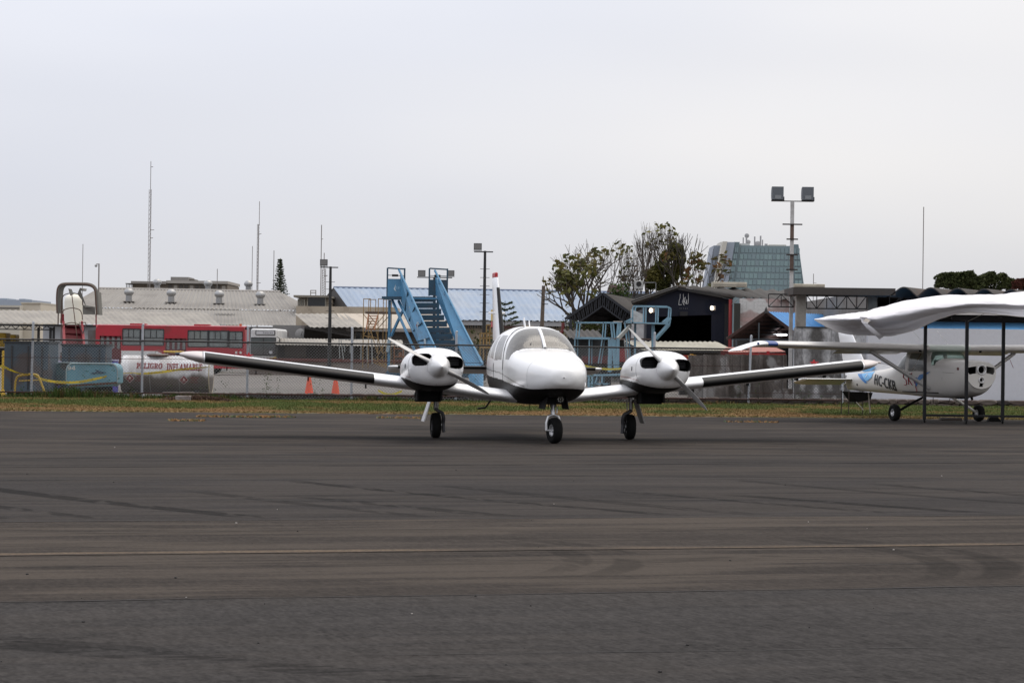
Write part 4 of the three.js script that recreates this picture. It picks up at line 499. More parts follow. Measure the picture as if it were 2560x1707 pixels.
/* ---------- chain-link fence with its low stone kerb ---------- */
const fenceZ = x => -(70 + 0.17 * x);
{
  const f = thing('chain_link_fence', 'chain-link fence with grey round posts and a dark top rail along the verge', 'fence');
  const galv = mat([0.36, 0.38, 0.42], 0.55, 0.25), rust = mat([0.045, 0.018, 0.014], 0.8, 0.2), black = mat([0.012, 0.011, 0.012], 0.6), wire = mat([0.30, 0.31, 0.32], 0.5, 0.5), wireD = mat([0.06, 0.05, 0.045], 0.8);
  const X = [-16.133, -13.343, -10.357, -7.453, -4.531, -1.602, 1.324, 4.109, 6.926, 9.727], H = [2.1, 2.15, 2.13, 2.11, 2.12, 2.06, 2.1, 2.1, 2.06, 1.15];
  X.forEach((x, i) => { const z = fenceZ(x), lean = [0, 0.035, 0.03, 0.01, -0.02, 0.02, 0, 0.03, 0.06, 0][i]; mesh('post', [rod([x, 0, z], [x + lean, H[i], z], 0.034, 12), new THREE.SphereGeometry(0.034, 10, 6).translate(x + lean, H[i], z)], galv, f); });
  for (let i = 0; i + 1 < X.length; i++) {
    const a = X[i], b = X[i + 1], za = fenceZ(a), zb = fenceZ(b), low = i >= 8; const top = low ? 0.95 : 1.68;
    if (!low) mesh('top_rail', rod([a, top, za + 0.05], [b, top - 0.01, zb + 0.05], 0.024, 8), black, f);
    mesh('bottom_rail', rod([a, 0.22, za + 0.05], [b, 0.21, zb + 0.05], 0.02, 8), rust, f); mesh('tension_wire', rod([a, low ? 0.4 : 1.18, za + 0.05], [b, low ? 0.4 : 1.17, zb + 0.05], 0.008, 5), rust, f);
    // woven wires of one bay, two families of diagonals
    const gs = [], w = b - a, h = top - 0.08, st = 0.088, len = Math.hypot(w, zb - za); const pt = (s, y, o) => [a + s * w / len, y, za + 0.05 + (zb - za) * s / len + o];
    for (let s = -h; s < len; s += st) { const s0 = Math.max(0, s), s1 = Math.min(len, s + h); if (s1 - s0 < 0.03) continue; gs.push(rod(pt(s0, 0.08 + (s0 - s), 0.004), pt(s1, 0.08 + (s1 - s), 0.004), 0.0044, 3)); gs.push(rod(pt(len - s0, 0.08 + (s0 - s), -0.004), pt(len - s1, 0.08 + (s1 - s), -0.004), 0.0044, 3)); }
    struct(mesh('wire_mesh', gs, i === 0 || i === 7 || i === 8 ? wireD : wire, f), 'stuff');
  }
  // low kerb of dark stones under the fence: each stone a piece
  srand(31); const k = thing('stone_kerb', 'low dark kerb of rough stones running under the chain-link fence', 'kerb'); const ms = [mat([0.045, 0.032, 0.027], 0.95), mat([0.065, 0.047, 0.04], 0.95), mat([0.035, 0.028, 0.026], 0.95), mat([0.085, 0.068, 0.058], 0.95)];
  const shapes = [0, 1, 2].map(i => { const g = new THREE.IcosahedronGeometry(0.5, 1); const p = g.attributes.position; for (let q = 0; q < p.count; q++) { const v = V(p.getX(q), p.getY(q), p.getZ(q)); const c = V(clamp(v.x * 1.5, -0.5, 0.5), clamp(v.y * 1.5, -0.5, 0.5), clamp(v.z * 1.5, -0.5, 0.5)); c.multiplyScalar(0.92 + 0.16 * n3(v.x * 4 + i * 9, v.y * 4, v.z * 4)); p.setXYZ(q, c.x, c.y, c.z); } g.computeVertexNormals(); return g; });
  let x = -9.9, n = 0; while (x < 17.5 && n < 150) { const w = rr(0.2, 0.55); for (const row of [0, 1]) { const m = new THREE.Mesh(shapes[Math.floor(rnd() * 3)], ms[Math.floor(rnd() * 4)]); m.name = 'stone'; m.scale.set(w * rr(0.96, 1.04), rr(0.12, 0.16), 0.3); m.position.set(x + w / 2 + row * 0.1, 0.07 + row * 0.115, fenceZ(x) - 0.28 + rr(-0.02, 0.02)); k.add(m); } x += w; n++; }
}

/* ---------- yard on the left: tank, carts, stairs, buses, sheds ---------- */
const grime = (c, amt, sx, sy, sd) => tex(6, 6, 512, 512, (u, v) => { const a = fbm2(u * sx, v * sy, 4, sd), b = n2(u * 22, v * 22, sd + 3), r = sstep(0.56, 0.7, fbm2(u * 1.6, v * 1.6, 4, sd + 9)); const L = 1 - amt * (a - 0.35) + 0.15 * (b - 0.5); return [lerp(c[0] * L, 0.07, amt * 0.7 * r), lerp(c[1] * L, 0.035, amt * 0.7 * r), lerp(c[2] * L, 0.02, amt * 0.7 * r)]; });
function gmat(c, amt = 0.6, rough = 0.7, sx = 1.2, sy = 0.5, sd = 3, metal = 0) { return mat(0xffffff, rough, metal, { map: grime(c, amt, sx, sy, sd) }); }
const rustM = mat([0.075, 0.03, 0.018], 0.85), yelM = mat([0.50, 0.32, 0.03], 0.6), darkM = mat([0.016, 0.015, 0.015], 0.8), concM = gmat([0.30, 0.28, 0.26], 0.5, 0.92, 0.9, 0.25, 21);
// drawing helper: bars between points
const bars = (list, w = 0.05, h = w) => list.map(([a, b]) => beam(a, b, w, h));

{ // fuel tank lying on its cradles
  const t = thing('fuel_tank', 'cylindrical metal fuel tank lettered PELIGRO INFLAMABLE behind the fence', 'tank', [-10.671, 0, -75.5]); const R = 0.59, Lh = 1.36, y0 = 0.66;
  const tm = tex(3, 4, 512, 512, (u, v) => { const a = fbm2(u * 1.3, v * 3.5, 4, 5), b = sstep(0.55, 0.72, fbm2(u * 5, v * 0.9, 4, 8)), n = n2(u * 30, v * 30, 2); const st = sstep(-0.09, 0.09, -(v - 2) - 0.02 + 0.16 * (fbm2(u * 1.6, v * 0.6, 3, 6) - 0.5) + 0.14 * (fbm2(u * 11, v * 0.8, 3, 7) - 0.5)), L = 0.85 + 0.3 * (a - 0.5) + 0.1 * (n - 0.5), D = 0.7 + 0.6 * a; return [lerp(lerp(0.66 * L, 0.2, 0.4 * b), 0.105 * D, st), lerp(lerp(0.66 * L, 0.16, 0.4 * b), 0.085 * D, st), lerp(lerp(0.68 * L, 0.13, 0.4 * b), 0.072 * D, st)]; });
  const pr = [[0.001, -Lh - 0.05], [R * 0.5, -Lh - 0.04], [R * 0.93, -Lh - 0.015], [R, -Lh + 0.03], [R, Lh - 0.03], [R * 0.93, Lh + 0.015], [R * 0.5, Lh + 0.04], [0.001, Lh + 0.05]];
  const g = new THREE.LatheGeometry(pr.map(p => new THREE.Vector2(...p)), 56); { const u = g.attributes.uv, p = g.attributes.position; g.rotateZ(Math.PI / 2); for (let i = 0; i < u.count; i++) u.setXY(i, p.getX(i) + 1.5, p.getY(i) + 2 + 0.0 * p.getZ(i)); }
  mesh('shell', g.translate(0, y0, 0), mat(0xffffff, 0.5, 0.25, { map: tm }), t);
  for (const x of [-0.45, 0.45]) mesh('weld_seam', new THREE.TorusGeometry(R + 0.001, 0.006, 5, 60).rotateY(Math.PI / 2).translate(x, y0, 0), mat([0.4, 0.4, 0.4], 0.5, 0.6), t);
  mesh('end_rim', new THREE.TorusGeometry(R, 0.02, 6, 60).rotateY(Math.PI / 2).translate(Lh, y0, 0), mat([0.42, 0.36, 0.25], 0.6, 0.3), t);
  for (const x of [-0.95, 0.95]) mesh('cradle', prism([[-0.09, 0], [0.09, 0], [0.09, 0.2], [-0.09, 0.2]], 0.45, 0.9).translate(x, 0, 0), darkM, t);
  mesh('hatch_cover', [new THREE.CylinderGeometry(0.3, 0.34, 0.05, 24).translate(-0.28, y0 + R + 0.03, 0), new THREE.TorusGeometry(0.1, 0.012, 6, 16, Math.PI).translate(-0.28, y0 + R + 0.06, 0)], gmat([0.25, 0.22, 0.2], 0.8, 0.6), t);
  mesh('hatch_ring', new THREE.TorusGeometry(0.33, 0.03, 6, 28).rotateX(Math.PI / 2).translate(-0.28, y0 + R, 0), rustM, t);
  mesh('vent_pipe', polyPipe([[-0.1, y0 + R + 0.12, 0.1], [0.5, y0 + R + 0.12, 0.1], [0.5, y0 + R - 0.02, 0.1]], 0.03, 10), yelM, t); mesh('lifting_lug', new THREE.TorusGeometry(0.06, 0.012, 6, 14).translate(-0.45, y0 + R + 0.05, 0.2), M.steel, t);
  // lettering and hazard diamonds lie on the curve of the shell
  const curve = gg => { gg = gg.index ? gg.toNonIndexed() : gg; const p = gg.attributes.position; for (let i = 0; i < p.count; i++) { const a = p.getY(i) / R, q = R + 0.006 + p.getZ(i); p.setXYZ(i, p.getX(i), y0 + Math.sin(a) * q, Math.cos(a) * q); } gg.computeVertexNormals(); return gg; };
  const maroon = mat([0.17, 0.018, 0.02], 0.6); const fs = await new FontLoader().loadAsync('fonts/droid/droid_serif_bold.typeface.json');
  const ln = (str, x, y, h, w) => { const q = new TextGeometry(str, { font: fs, size: h, depth: 0.002, curveSegments: 3, bevelEnabled: true, bevelThickness: 0.001, bevelSize: h * 0.045, bevelSegments: 1 }); q.computeBoundingBox(); const b = q.boundingBox; q.translate(-b.min.x, -b.min.y, 0).scale(w / (b.max.x - b.min.x), h / (b.max.y - b.min.y), 1).translate(x, y, 0); return curve(q); };
  mesh('lettering', ln('PELIGRO', -0.87, 0.18, 0.20, 0.80), maroon, t); mesh('lettering', ln('INFLAMABLE', 0.06, 0.14, 0.23, 1.10), maroon, t);
  for (const [x, y] of [[-1.06, -0.12], [0.60, -0.15]]) {
    const d = part('hazard_sign', t), sq = r => curve(new THREE.PlaneGeometry(r, r, 4, 4).rotateZ(Math.PI / 4).translate(x, y, 0)); mesh('border', sq(0.205), mat([0.6, 0.58, 0.55], 0.6), d); const inr = new THREE.PlaneGeometry(0.182, 0.182, 4, 4).rotateZ(Math.PI / 4).translate(x, y, 0.004); mesh('field', curve(inr), mat([0.16, 0.014, 0.016], 0.5), d);
    mesh('flame_symbol', curve(new THREE.ShapeGeometry(new THREE.Shape([[0, 0.075], [0.018, 0.03], [0.03, 0.04], [0.028, 0.0], [0, -0.012], [-0.028, 0.0], [-0.026, 0.035], [-0.012, 0.025]].map(p => new THREE.Vector2(p[0] + x, p[1] + y)))).translate(0, 0, 0.008)), mat([0.6, 0.55, 0.52], 0.6), d); mesh('caption_bar', curve(new THREE.PlaneGeometry(0.10, 0.014).translate(x, y - 0.035, 0.008)), mat([0.5, 0.45, 0.43], 0.6), d);
    mesh('small_print', ln('COMBUSTIBLE', x + 0.16, y + 0.055, 0.035, 0.3), maroon, t); mesh('small_print', ln('AVION', x + 0.2, y - 0.015, 0.035, 0.2), maroon, t); mesh('small_print', ln('NO FUMAR', x + 0.17, y - 0.085, 0.035, 0.26), maroon, t);
  }
}
{ // baggage pods, drums and boxes by the fence
  const pod = (x, z, w, h, m, lab, name, bird) => { const t = thing(name, lab, 'cart', [x, 0, z]); const r = 0.2, s = new THREE.Shape(); s.moveTo(-w / 2, 0.10); s.lineTo(-w / 2, h - r); s.absarc(-w / 2 + r, h - r, r, Math.PI, Math.PI / 2, true); s.lineTo(w / 2 - r, h); s.absarc(w / 2 - r, h - r, r, Math.PI / 2, 0, true); s.lineTo(w / 2, 0.16); s.lineTo(w / 2 - 0.15, 0.06); s.lineTo(-w / 2 + 0.4, 0.0); s.lineTo(-w / 2 + 0.1, 0.04); const g = new THREE.ExtrudeGeometry(s, { depth: 0.9, bevelEnabled: true, bevelSize: 0.02, bevelThickness: 0.03, bevelSegments: 2, curveSegments: 8 }).translate(0, 0.30, -0.95); mesh('body', uvBox(g), m, t);
    mesh('edge_trim', pipe([[-w / 2, 0.5, 0], [-w / 2, 0.3 + h - r, 0], [-w / 2 + r * 0.3, 0.3 + h - r * 0.3, 0], [-w / 2 + r, 0.3 + h, 0], [w / 2 - r, 0.3 + h, 0], [w / 2 - r * 0.3, 0.3 + h - r * 0.3, 0], [w / 2, 0.3 + h - r, 0], [w / 2, 0.45, 0]], 0.016, 6, 60), gmat([0.34, 0.45, 0.48], 0.7), t); mesh('sill_rail', beam([-w / 2 + 0.1, 0.34, 0.04], [w / 2, 0.45, 0.04], 0.03, 0.06), rustM, t);
    for (const [a, b] of [[-w / 2 + 0.6, -0.2], [w / 2 - 0.5, -0.2], [w / 2 - 0.32, -0.6]]) { const wl = wheel(t, a, 0.15, b, 0.15, 0.07, 0.07, M.rubber, rustM, 0.6); } mesh('axle_frame', [beam([-w / 2 + 0.5, 0.27, -0.4], [w / 2 - 0.2, 0.27, -0.4], 0.06, 0.5)], darkM, t);
    if (bird) { mesh('bird_emblem', new THREE.ShapeGeometry(new THREE.Shape([[-0.26, -0.02], [-0.05, 0.02], [-0.12, 0.10], [0.08, 0.03], [0.24, 0.01], [0.1, -0.03], [-0.02, -0.02], [-0.14, -0.05]].map(p => new THREE.Vector2(...p)))).translate(0.2, 0.30 + h * 0.63, 0.004), mat([0.03, 0.06, 0.09], 0.7), t); mesh('stencil_number', flatText('94', 0.12, 1).translate(-0.72, 0.30 + h * 0.72, 0.0035), mat([0.5, 0.5, 0.48], 0.8), t); } return t; };
  const lb = gmat([0.115, 0.27, 0.34], 0.75, 0.6, 1.4, 0.6, 51), lbd = gmat([0.06, 0.12, 0.14], 0.9, 0.7, 1.4, 0.6, 53);
  pod(-12.315, -71.5, 1.50, 0.70, lb, 'light blue rounded baggage cart with a bird emblem by the fence', 'baggage_cart', true); pod(-13.424, -73.2, 0.75, 0.70, lbd, 'darker teal cart half hidden behind the light blue cart', 'baggage_cart', false);
  const crate = (u0, u1, v0, v1, d, m, lab) => { }; const boxM = gmat([0.045, 0.072, 0.10], 0.8, 0.6, 1.0, 0.4, 57), boxD = gmat([0.02, 0.026, 0.034], 0.8, 0.7, 1.0, 0.4, 59);
  const bin = (name, lab, x0, x1, y1, z, dep, m, m2) => { const t = thing(name, lab, 'container', [(x0 + x1) / 2, 0, z]); const w = x1 - x0; mesh('body', uvBox(rbx(w, y1 - 0.12, dep, 0.04, 0, 0.12 + (y1 - 0.12) / 2, -dep / 2)), m, t); mesh('lid', uvBox(bx(w + 0.05, 0.06, dep + 0.05, 0, y1 + 0.02, -dep / 2)), m2, t); for (const s of [-0.32, 0.05, 0.36]) mesh('rib', bx(0.04, y1 - 0.3, 0.03, s * w, 0.12 + (y1 - 0.12) / 2, 0.012), m2, t); mesh('skid', bx(w * 0.9, 0.12, 0.08, 0, 0.06, -0.2), darkM, t); mesh('skid', bx(w * 0.9, 0.12, 0.08, 0, 0.06, -dep + 0.2), darkM, t); return t; };
  bin('metal_container', 'large dark blue-grey metal container at the left edge behind the fence', -14.998, -13.688, 1.584, -72, 1.6, boxM, boxD); bin('metal_container', 'smaller dark blue metal container behind the light blue cart', -13.86, -12.496, 1.524, -75, 1.2, boxM, boxD);
  const drum = (u, v, d, lab) => { const t = thing('plastic_drum', lab, 'drum', [-14.627, 0, -78]); t.position.set(u, 0, d); const pm = mat([0.06, 0.05, 0.30], 0.5); mesh('body', new THREE.LatheGeometry([[0.001, 0], [0.27, 0], [0.285, 0.03], [0.29, 0.3], [0.28, 0.32], [0.29, 0.34], [0.29, 0.62], [0.28, 0.64], [0.29, 0.66], [0.28, 0.9], [0.24, 0.94], [0.001, 0.94]].map(p => new THREE.Vector2(p[0], p[1] * v)), 28), pm, t); mesh('lid', new THREE.CylinderGeometry(0.295, 0.295, 0.05, 28).translate(0, 0.95 * v, 0), mat([0.35, 0.34, 0.5], 0.6), t); };
  drum(-14.439, 1.06, -77, 'violet plastic drum between the two dark containers'); drum(-13.031, 1.12, -79, 'violet plastic drum half hidden right of the light blue cart');
  const yf = thing('yellow_barrier', 'bent yellow tube barrier standing in the weeds by the fence', 'barrier', [0, 0, 0]); mesh('tube', pipe([[-14.306, 0.024, -70.2], [-14.288, 0.45, -70.2], [-14.221, 0.612, -70.2], [-14.026, 0.66, -70.2], [-13.739, 0.676, -70.2], [-13.635, 0.631, -70.2], [-13.54, 0.425, -70.2], [-13.409, 0.081, -70.2]], 0.032, 8, 60, false, 0.3), gmat([0.45, 0.30, 0.04], 0.6, 0.6, 2, 2, 71), yf); mesh('cross_bar', rod([-14.185, 0.486, -70.2], [-13.598, 0.516, -70.2], 0.012, 6), yelM, yf);
  const yp = thing('yellow_jack_post', 'yellow steel post with a flared foot at the left edge', 'post', [-14.714, 0, -70.5]); mesh('post', rod([0, 0, 0], [0, 1.35, 0], 0.035, 10), yelM, yp); mesh('foot', new THREE.CylinderGeometry(0.05, 0.12, 0.22, 12).translate(0, 0.11, 0), yelM, yp);
  // caution tape tied along the carts to the tank
  const tp = [[-4, 917], [5, 916], [28, 926], [50, 933], [80, 936], [104, 948], [152, 955.5], [195, 955], [238, 947], [282, 937], [330, 932], [353, 934], [404, 930], [447, 924], [490, 920], [524, 917]]; const P = [[-14.85, 0.877, -70.6], [-14.704, 0.892, -70.4], [-14.417, 0.781, -70.3], [-14.132, 0.705, -70.15], [-13.786, 0.664, -70.15], [-13.576, 0.536, -70.5], [-13.113, 0.449, -71], [-12.648, 0.459, -71.2], [-12.156, 0.558, -71.25], [-11.733, 0.675, -71.8], [-11.433, 0.724, -73.5], [-11.323, 0.691, -74.6], [-10.721, 0.747, -74.75], [-10.202, 0.827, -74.8], [-9.682, 0.882, -74.85], [-9.284, 0.923, -75]].map(p => V(...p)); const cv = new THREE.CatmullRomCurve3(P), gs = [], nT = 120; const tw = i => 0.5 + 0.5 * Math.sin(i * 0.13 + 2 * n2(i * 0.05, 3));
  const rib = []; for (let i = 0; i <= nT; i++) { const p = cv.getPoint(i / nT), a = tw(i); rib.push([p.clone().add(V(0, 0.036 * (0.35 + 0.65 * a), 0.03 * (1 - a))), p.clone().add(V(0, -0.036 * (0.35 + 0.65 * a), -0.03 * (1 - a)))]); } let uA = 0; const ps = [], us = [], ix = []; rib.forEach(([a, b], i) => { if (i) uA += a.distanceTo(rib[i - 1][0]); ps.push(a.x, a.y, a.z, b.x, b.y, b.z); us.push(uA, 1, uA, 0); if (i) ix.push(2 * i - 2, 2 * i - 1, 2 * i + 1, 2 * i - 2, 2 * i + 1, 2 * i); });
  const cvs = document.createElement('canvas'); cvs.width = 256; cvs.height = 32; const cx = cvs.getContext('2d'); cx.fillStyle = '#c9b21c'; cx.fillRect(0, 0, 256, 32); cx.fillStyle = '#17140a'; cx.font = 'bold 24px sans-serif'; cx.textBaseline = 'middle'; cx.fillText('PRECAUCION', 30, 17); const ct = new THREE.CanvasTexture(cvs); ct.colorSpace = THREE.SRGBColorSpace; ct.wrapS = THREE.RepeatWrapping; ct.repeat.set(1.4, 1);
  const g = new THREE.BufferGeometry(); g.setAttribute('position', new THREE.Float32BufferAttribute(ps, 3)); g.setAttribute('uv', new THREE.Float32BufferAttribute(us, 2)); g.setIndex(ix); g.computeVertexNormals();
  tag(mesh('caution_tape', g, mat(0xffffff, 0.5, 0, { map: ct })), 'yellow caution tape sagging along the carts to the fuel tank', 'tape');
  const tapeStrip = (a, b, lab) => { a = toV(a); b = toV(b); const q = []; const up = V(0, 0.035, 0); for (let i = 0; i < 12; i++) { const s = a.clone().lerp(b, i / 12), e = a.clone().lerp(b, (i + 1) / 12); s.y -= 0.12 * Math.sin(Math.PI * i / 12); e.y -= 0.12 * Math.sin(Math.PI * (i + 1) / 12); q.push(quad(s.clone().sub(up), e.clone().sub(up), e.clone().add(up), s.clone().add(up), 0.3, 1)); } tag(mesh('caution_tape', q, mat([0.5, 0.42, 0.03], 0.5)), lab, 'tape'); };
  tapeStrip([2.575, 1.066, -92], [4.537, 0.986, -92], 'yellow caution tape stretched behind the nose of the twin-engined airplane'); tapeStrip([-4.044, 0.282, -74], [-3.316, 0.28, -74], 'short yellow caution tape end below the left engine');
}
{ // traffic cones
  const cone = (x, z, lab, tilt = 0) => { const t = thing('traffic_cone', lab, 'cone', [x, 0, z], 0, 'orange cones behind the fence'); const om = mat([0.62, 0.075, 0.025], 0.55); mesh('body', new THREE.LatheGeometry([[0.15, 0.03], [0.145, 0.05], [0.035, 0.72], [0.03, 0.74], [0.001, 0.74]].map(p => new THREE.Vector2(...p)), 24), om, t); mesh('base', rbx(0.40, 0.035, 0.40, 0.012, 0, 0.018, 0), om, t); };
  cone(-6.722, -81, 'orange traffic cone farther from the fence, left of the other cone'); cone(-5.469, -75.8, 'orange traffic cone close behind the fence, right of the other cone');
}
function busWin(t, x0, x1, y0, y1, z, fr, gl, mull = [0.33, 0.66]) { const w = part('window', t); mesh('frame', [bx(x1 - x0, 0.05, 0.05, (x0 + x1) / 2, y0, z), bx(x1 - x0, 0.05, 0.05, (x0 + x1) / 2, y1, z), bx(0.05, y1 - y0, 0.05, x0, (y0 + y1) / 2, z), bx(0.05, y1 - y0, 0.05, x1, (y0 + y1) / 2, z), bx(x1 - x0, 0.03, 0.04, (x0 + x1) / 2, lerp(y0, y1, 0.48), z), ...mull.map(m => bx(0.03, (y1 - y0) * 0.5, 0.04, lerp(x0, x1, m), lerp(y0, y1, 0.74), z))], fr, w); mesh('pane', bx(x1 - x0, y1 - y0, 0.012, (x0 + x1) / 2, (y0 + y1) / 2, z - 0.02), gl, w); }
const busGlass = mat([0.62, 0.66, 0.66], 0.05, 0, { transmission: 0.82, thickness: 0, ior: 1.5 });
{ // red bus seen from the side
  const d = 140, z0 = -140, t = thing('red_bus', 'red city bus with two double doors standing side-on behind the tank', 'bus', [0, 0, 0]); const red = gmat([0.34, 0.011, 0.024], 0.45, 0.4, 0.8, 0.4, 81), X0 = -23.704, X1 = -15.213, yT = 2.736, fr = mat([0.012, 0.012, 0.014], 0.5);
  const X = u => X0 + (u - 247) * (X1 - X0) / 370, Y = v => yT - (v - 815) * 140 / 6100; const zf = z0 + 1.25, zb = z0 - 1.25;
  const holes = [[314, 357, 824, 864], [367, 416, 824, 864], [476, 525, 826, 866], [528, 575, 826, 866], [578, 611, 827, 867]], doors = [[257, 310, 842, 916], [420, 472, 846, 916]];
  const side = new THREE.Shape([[X(247), 0.35], [X(617), 0.35], [X(617), yT - 0.12], [X(617) - 0.1, yT], [X(247) + 0.15, yT], [X(247), yT - 0.2]].map(p => new THREE.Vector2(...p))); for (const [a, b, v0, v1] of [...holes, ...doors]) { const h = new THREE.Path([[X(a), Y(v0)], [X(b), Y(v0)], [X(b), Y(v1)], [X(a), Y(v1)]].map(p => new THREE.Vector2(...p))); side.holes.push(h); }
  const sg = new THREE.ExtrudeGeometry(side, { depth: 0.05, bevelEnabled: false }); mesh('side_panel', uvBox(sg.clone().translate(0, 0, zf - 0.05)), red, t); mesh('side_panel', uvBox(sg.clone().translate(0, 0, zb)), red, t);
  const rp = [[X(247), yT - 0.2], [X(247) + 0.15, yT], [X(617) - 0.1, yT], [X(617), yT - 0.12]]; mesh('roof', [uvBox(prism([[zb, yT - 0.14], [zb + 0.12, yT + 0.0], [0.5 * (zb + zf), yT + 0.06], [zf - 0.12, yT + 0.0], [zf, yT - 0.14], [zf - 0.12, yT - 0.04], [zb + 0.12, yT - 0.04]].map(p => [-(p[0] - z0), p[1]]), 0, X(617) - X(247) - 0.02).rotateY(Math.PI / 2).translate(X(247) + 0.01 + (X(617) - X(247) - 0.02), 0, z0))], red, t);
  mesh('roof_hatch', rbx(0.9, 0.09, 0.8, 0.03, X(345), yT + 0.08, z0), red, t); mesh('roof_hatch', rbx(0.9, 0.09, 0.8, 0.03, X(505), yT + 0.08, z0), red, t); mesh('roof_pod', rbx(0.5, 0.05, 2.3, 0.03, X(250), yT - 0.02, z0), red, t);
  mesh('front_panel', bx(0.06, yT - 0.55, 2.4, X(617) - 0.03, 0.40 + (yT - 0.55) / 2, z0), red, t); mesh('rear_panel', bx(0.5, yT - 0.8, 2.38, X(247) - 0.2, 0.5 + (yT - 0.8) / 2, z0), gmat([0.10, 0.09, 0.09], 0.6), t); mesh('floor', bx(X1 - X0 - 0.1, 0.08, 2.36, (X0 + X1) / 2, 0.62, z0), fr, t);
  holes.forEach(([a, b, v0, v1], i) => { busWin(t, X(a), X(b), Y(v1), Y(v0), zf - 0.01, fr, busGlass, i === 4 ? [0.5] : [0.33, 0.62]); busWin(t, X(a), X(b), Y(v1), Y(v0), zb + 0.01, fr, busGlass, []); });
  for (const [a, b, v0, v1] of doors) { const dr = part('door', t), n = 4, dm = mat([0.09, 0.014, 0.018], 0.5); mesh('leaf', [bx(X(b) - X(a), Y(873) - Y(v1), 0.04, X((a + b) / 2), (Y(873) + Y(v1)) / 2, zf - 0.06), ...range(X(a), X(b), (X(b) - X(a)) / n).map(x => bx(0.14, Y(v0) - Y(873), 0.04, x, (Y(v0) + Y(873)) / 2, zf - 0.06)), bx(X(b) - X(a), 0.12, 0.04, X((a + b) / 2), Y(v0) - 0.04, zf - 0.06)], dm, dr); for (let k = 0; k < n; k++) mesh('pane', bx((X(b) - X(a)) / n - 0.12, Y(v0) - Y(873), 0.01, lerp(X(a), X(b), (k + 0.5) / n), (Y(v0) + Y(873)) / 2, zf - 0.07), busGlass, dr); mesh('grab_rail', rod([lerp(X(a), X(b), 0.5), Y(876), zf - 0.02], [lerp(X(a), X(b), 0.5), Y(915), zf - 0.02], 0.02, 6), mat([0.5, 0.5, 0.48], 0.4), dr); }
  for (const [a, b] of [[357, 367], [525, 528], [575, 578]]) mesh('window_pillar', bx(X(b) - X(a), Y(824) - Y(865), 0.02, X((a + b) / 2), (Y(824) + Y(865)) / 2, zf + 0.004), fr, t);
  mesh('white_livery_band', [prism([[X(311), Y(878)], [X(400), Y(878)], [X(418), Y(888)], [X(418), Y(915)], [X(311), Y(915)]], zf + 0.008, 0.006)], mat([0.6, 0.6, 0.6], 0.5), t); for (const u of [596, 607]) mesh('notice', [bx(0.12, 0.14, 0.006, X(u), Y(879), zf + 0.005)], mat([0.55, 0.53, 0.5], 0.7), t);
  for (const u of [365, 530]) for (const z of [zf - 0.2, zb + 0.2]) wheel(t, X(u), 0.48, z, 0.48, 0.28, 0.26, M.rubber, M.steel, Math.PI / 2); mesh('beacon', new THREE.CylinderGeometry(0.07, 0.08, 0.16, 12).translate(X(600), yT + 0.1, z0), mat([0.5, 0.09, 0.02], 0.4), t);
  for (let k = 0; k < 7; k++) mesh('bus_seat', [rbx(0.4, 0.62, 0.9, 0.05, lerp(X(320), X(610), k / 6), 1.35, z0 - 0.5)], mat([0.05, 0.055, 0.075], 0.8), t); for (const u of [345, 395, 500, 520, 566]) mesh('handrail', rod([X(u), 0.66, z0 + 0.3], [X(u), yT - 0.1, z0 + 0.3], 0.02, 6), mat([0.35, 0.35, 0.35], 0.4), t);
}
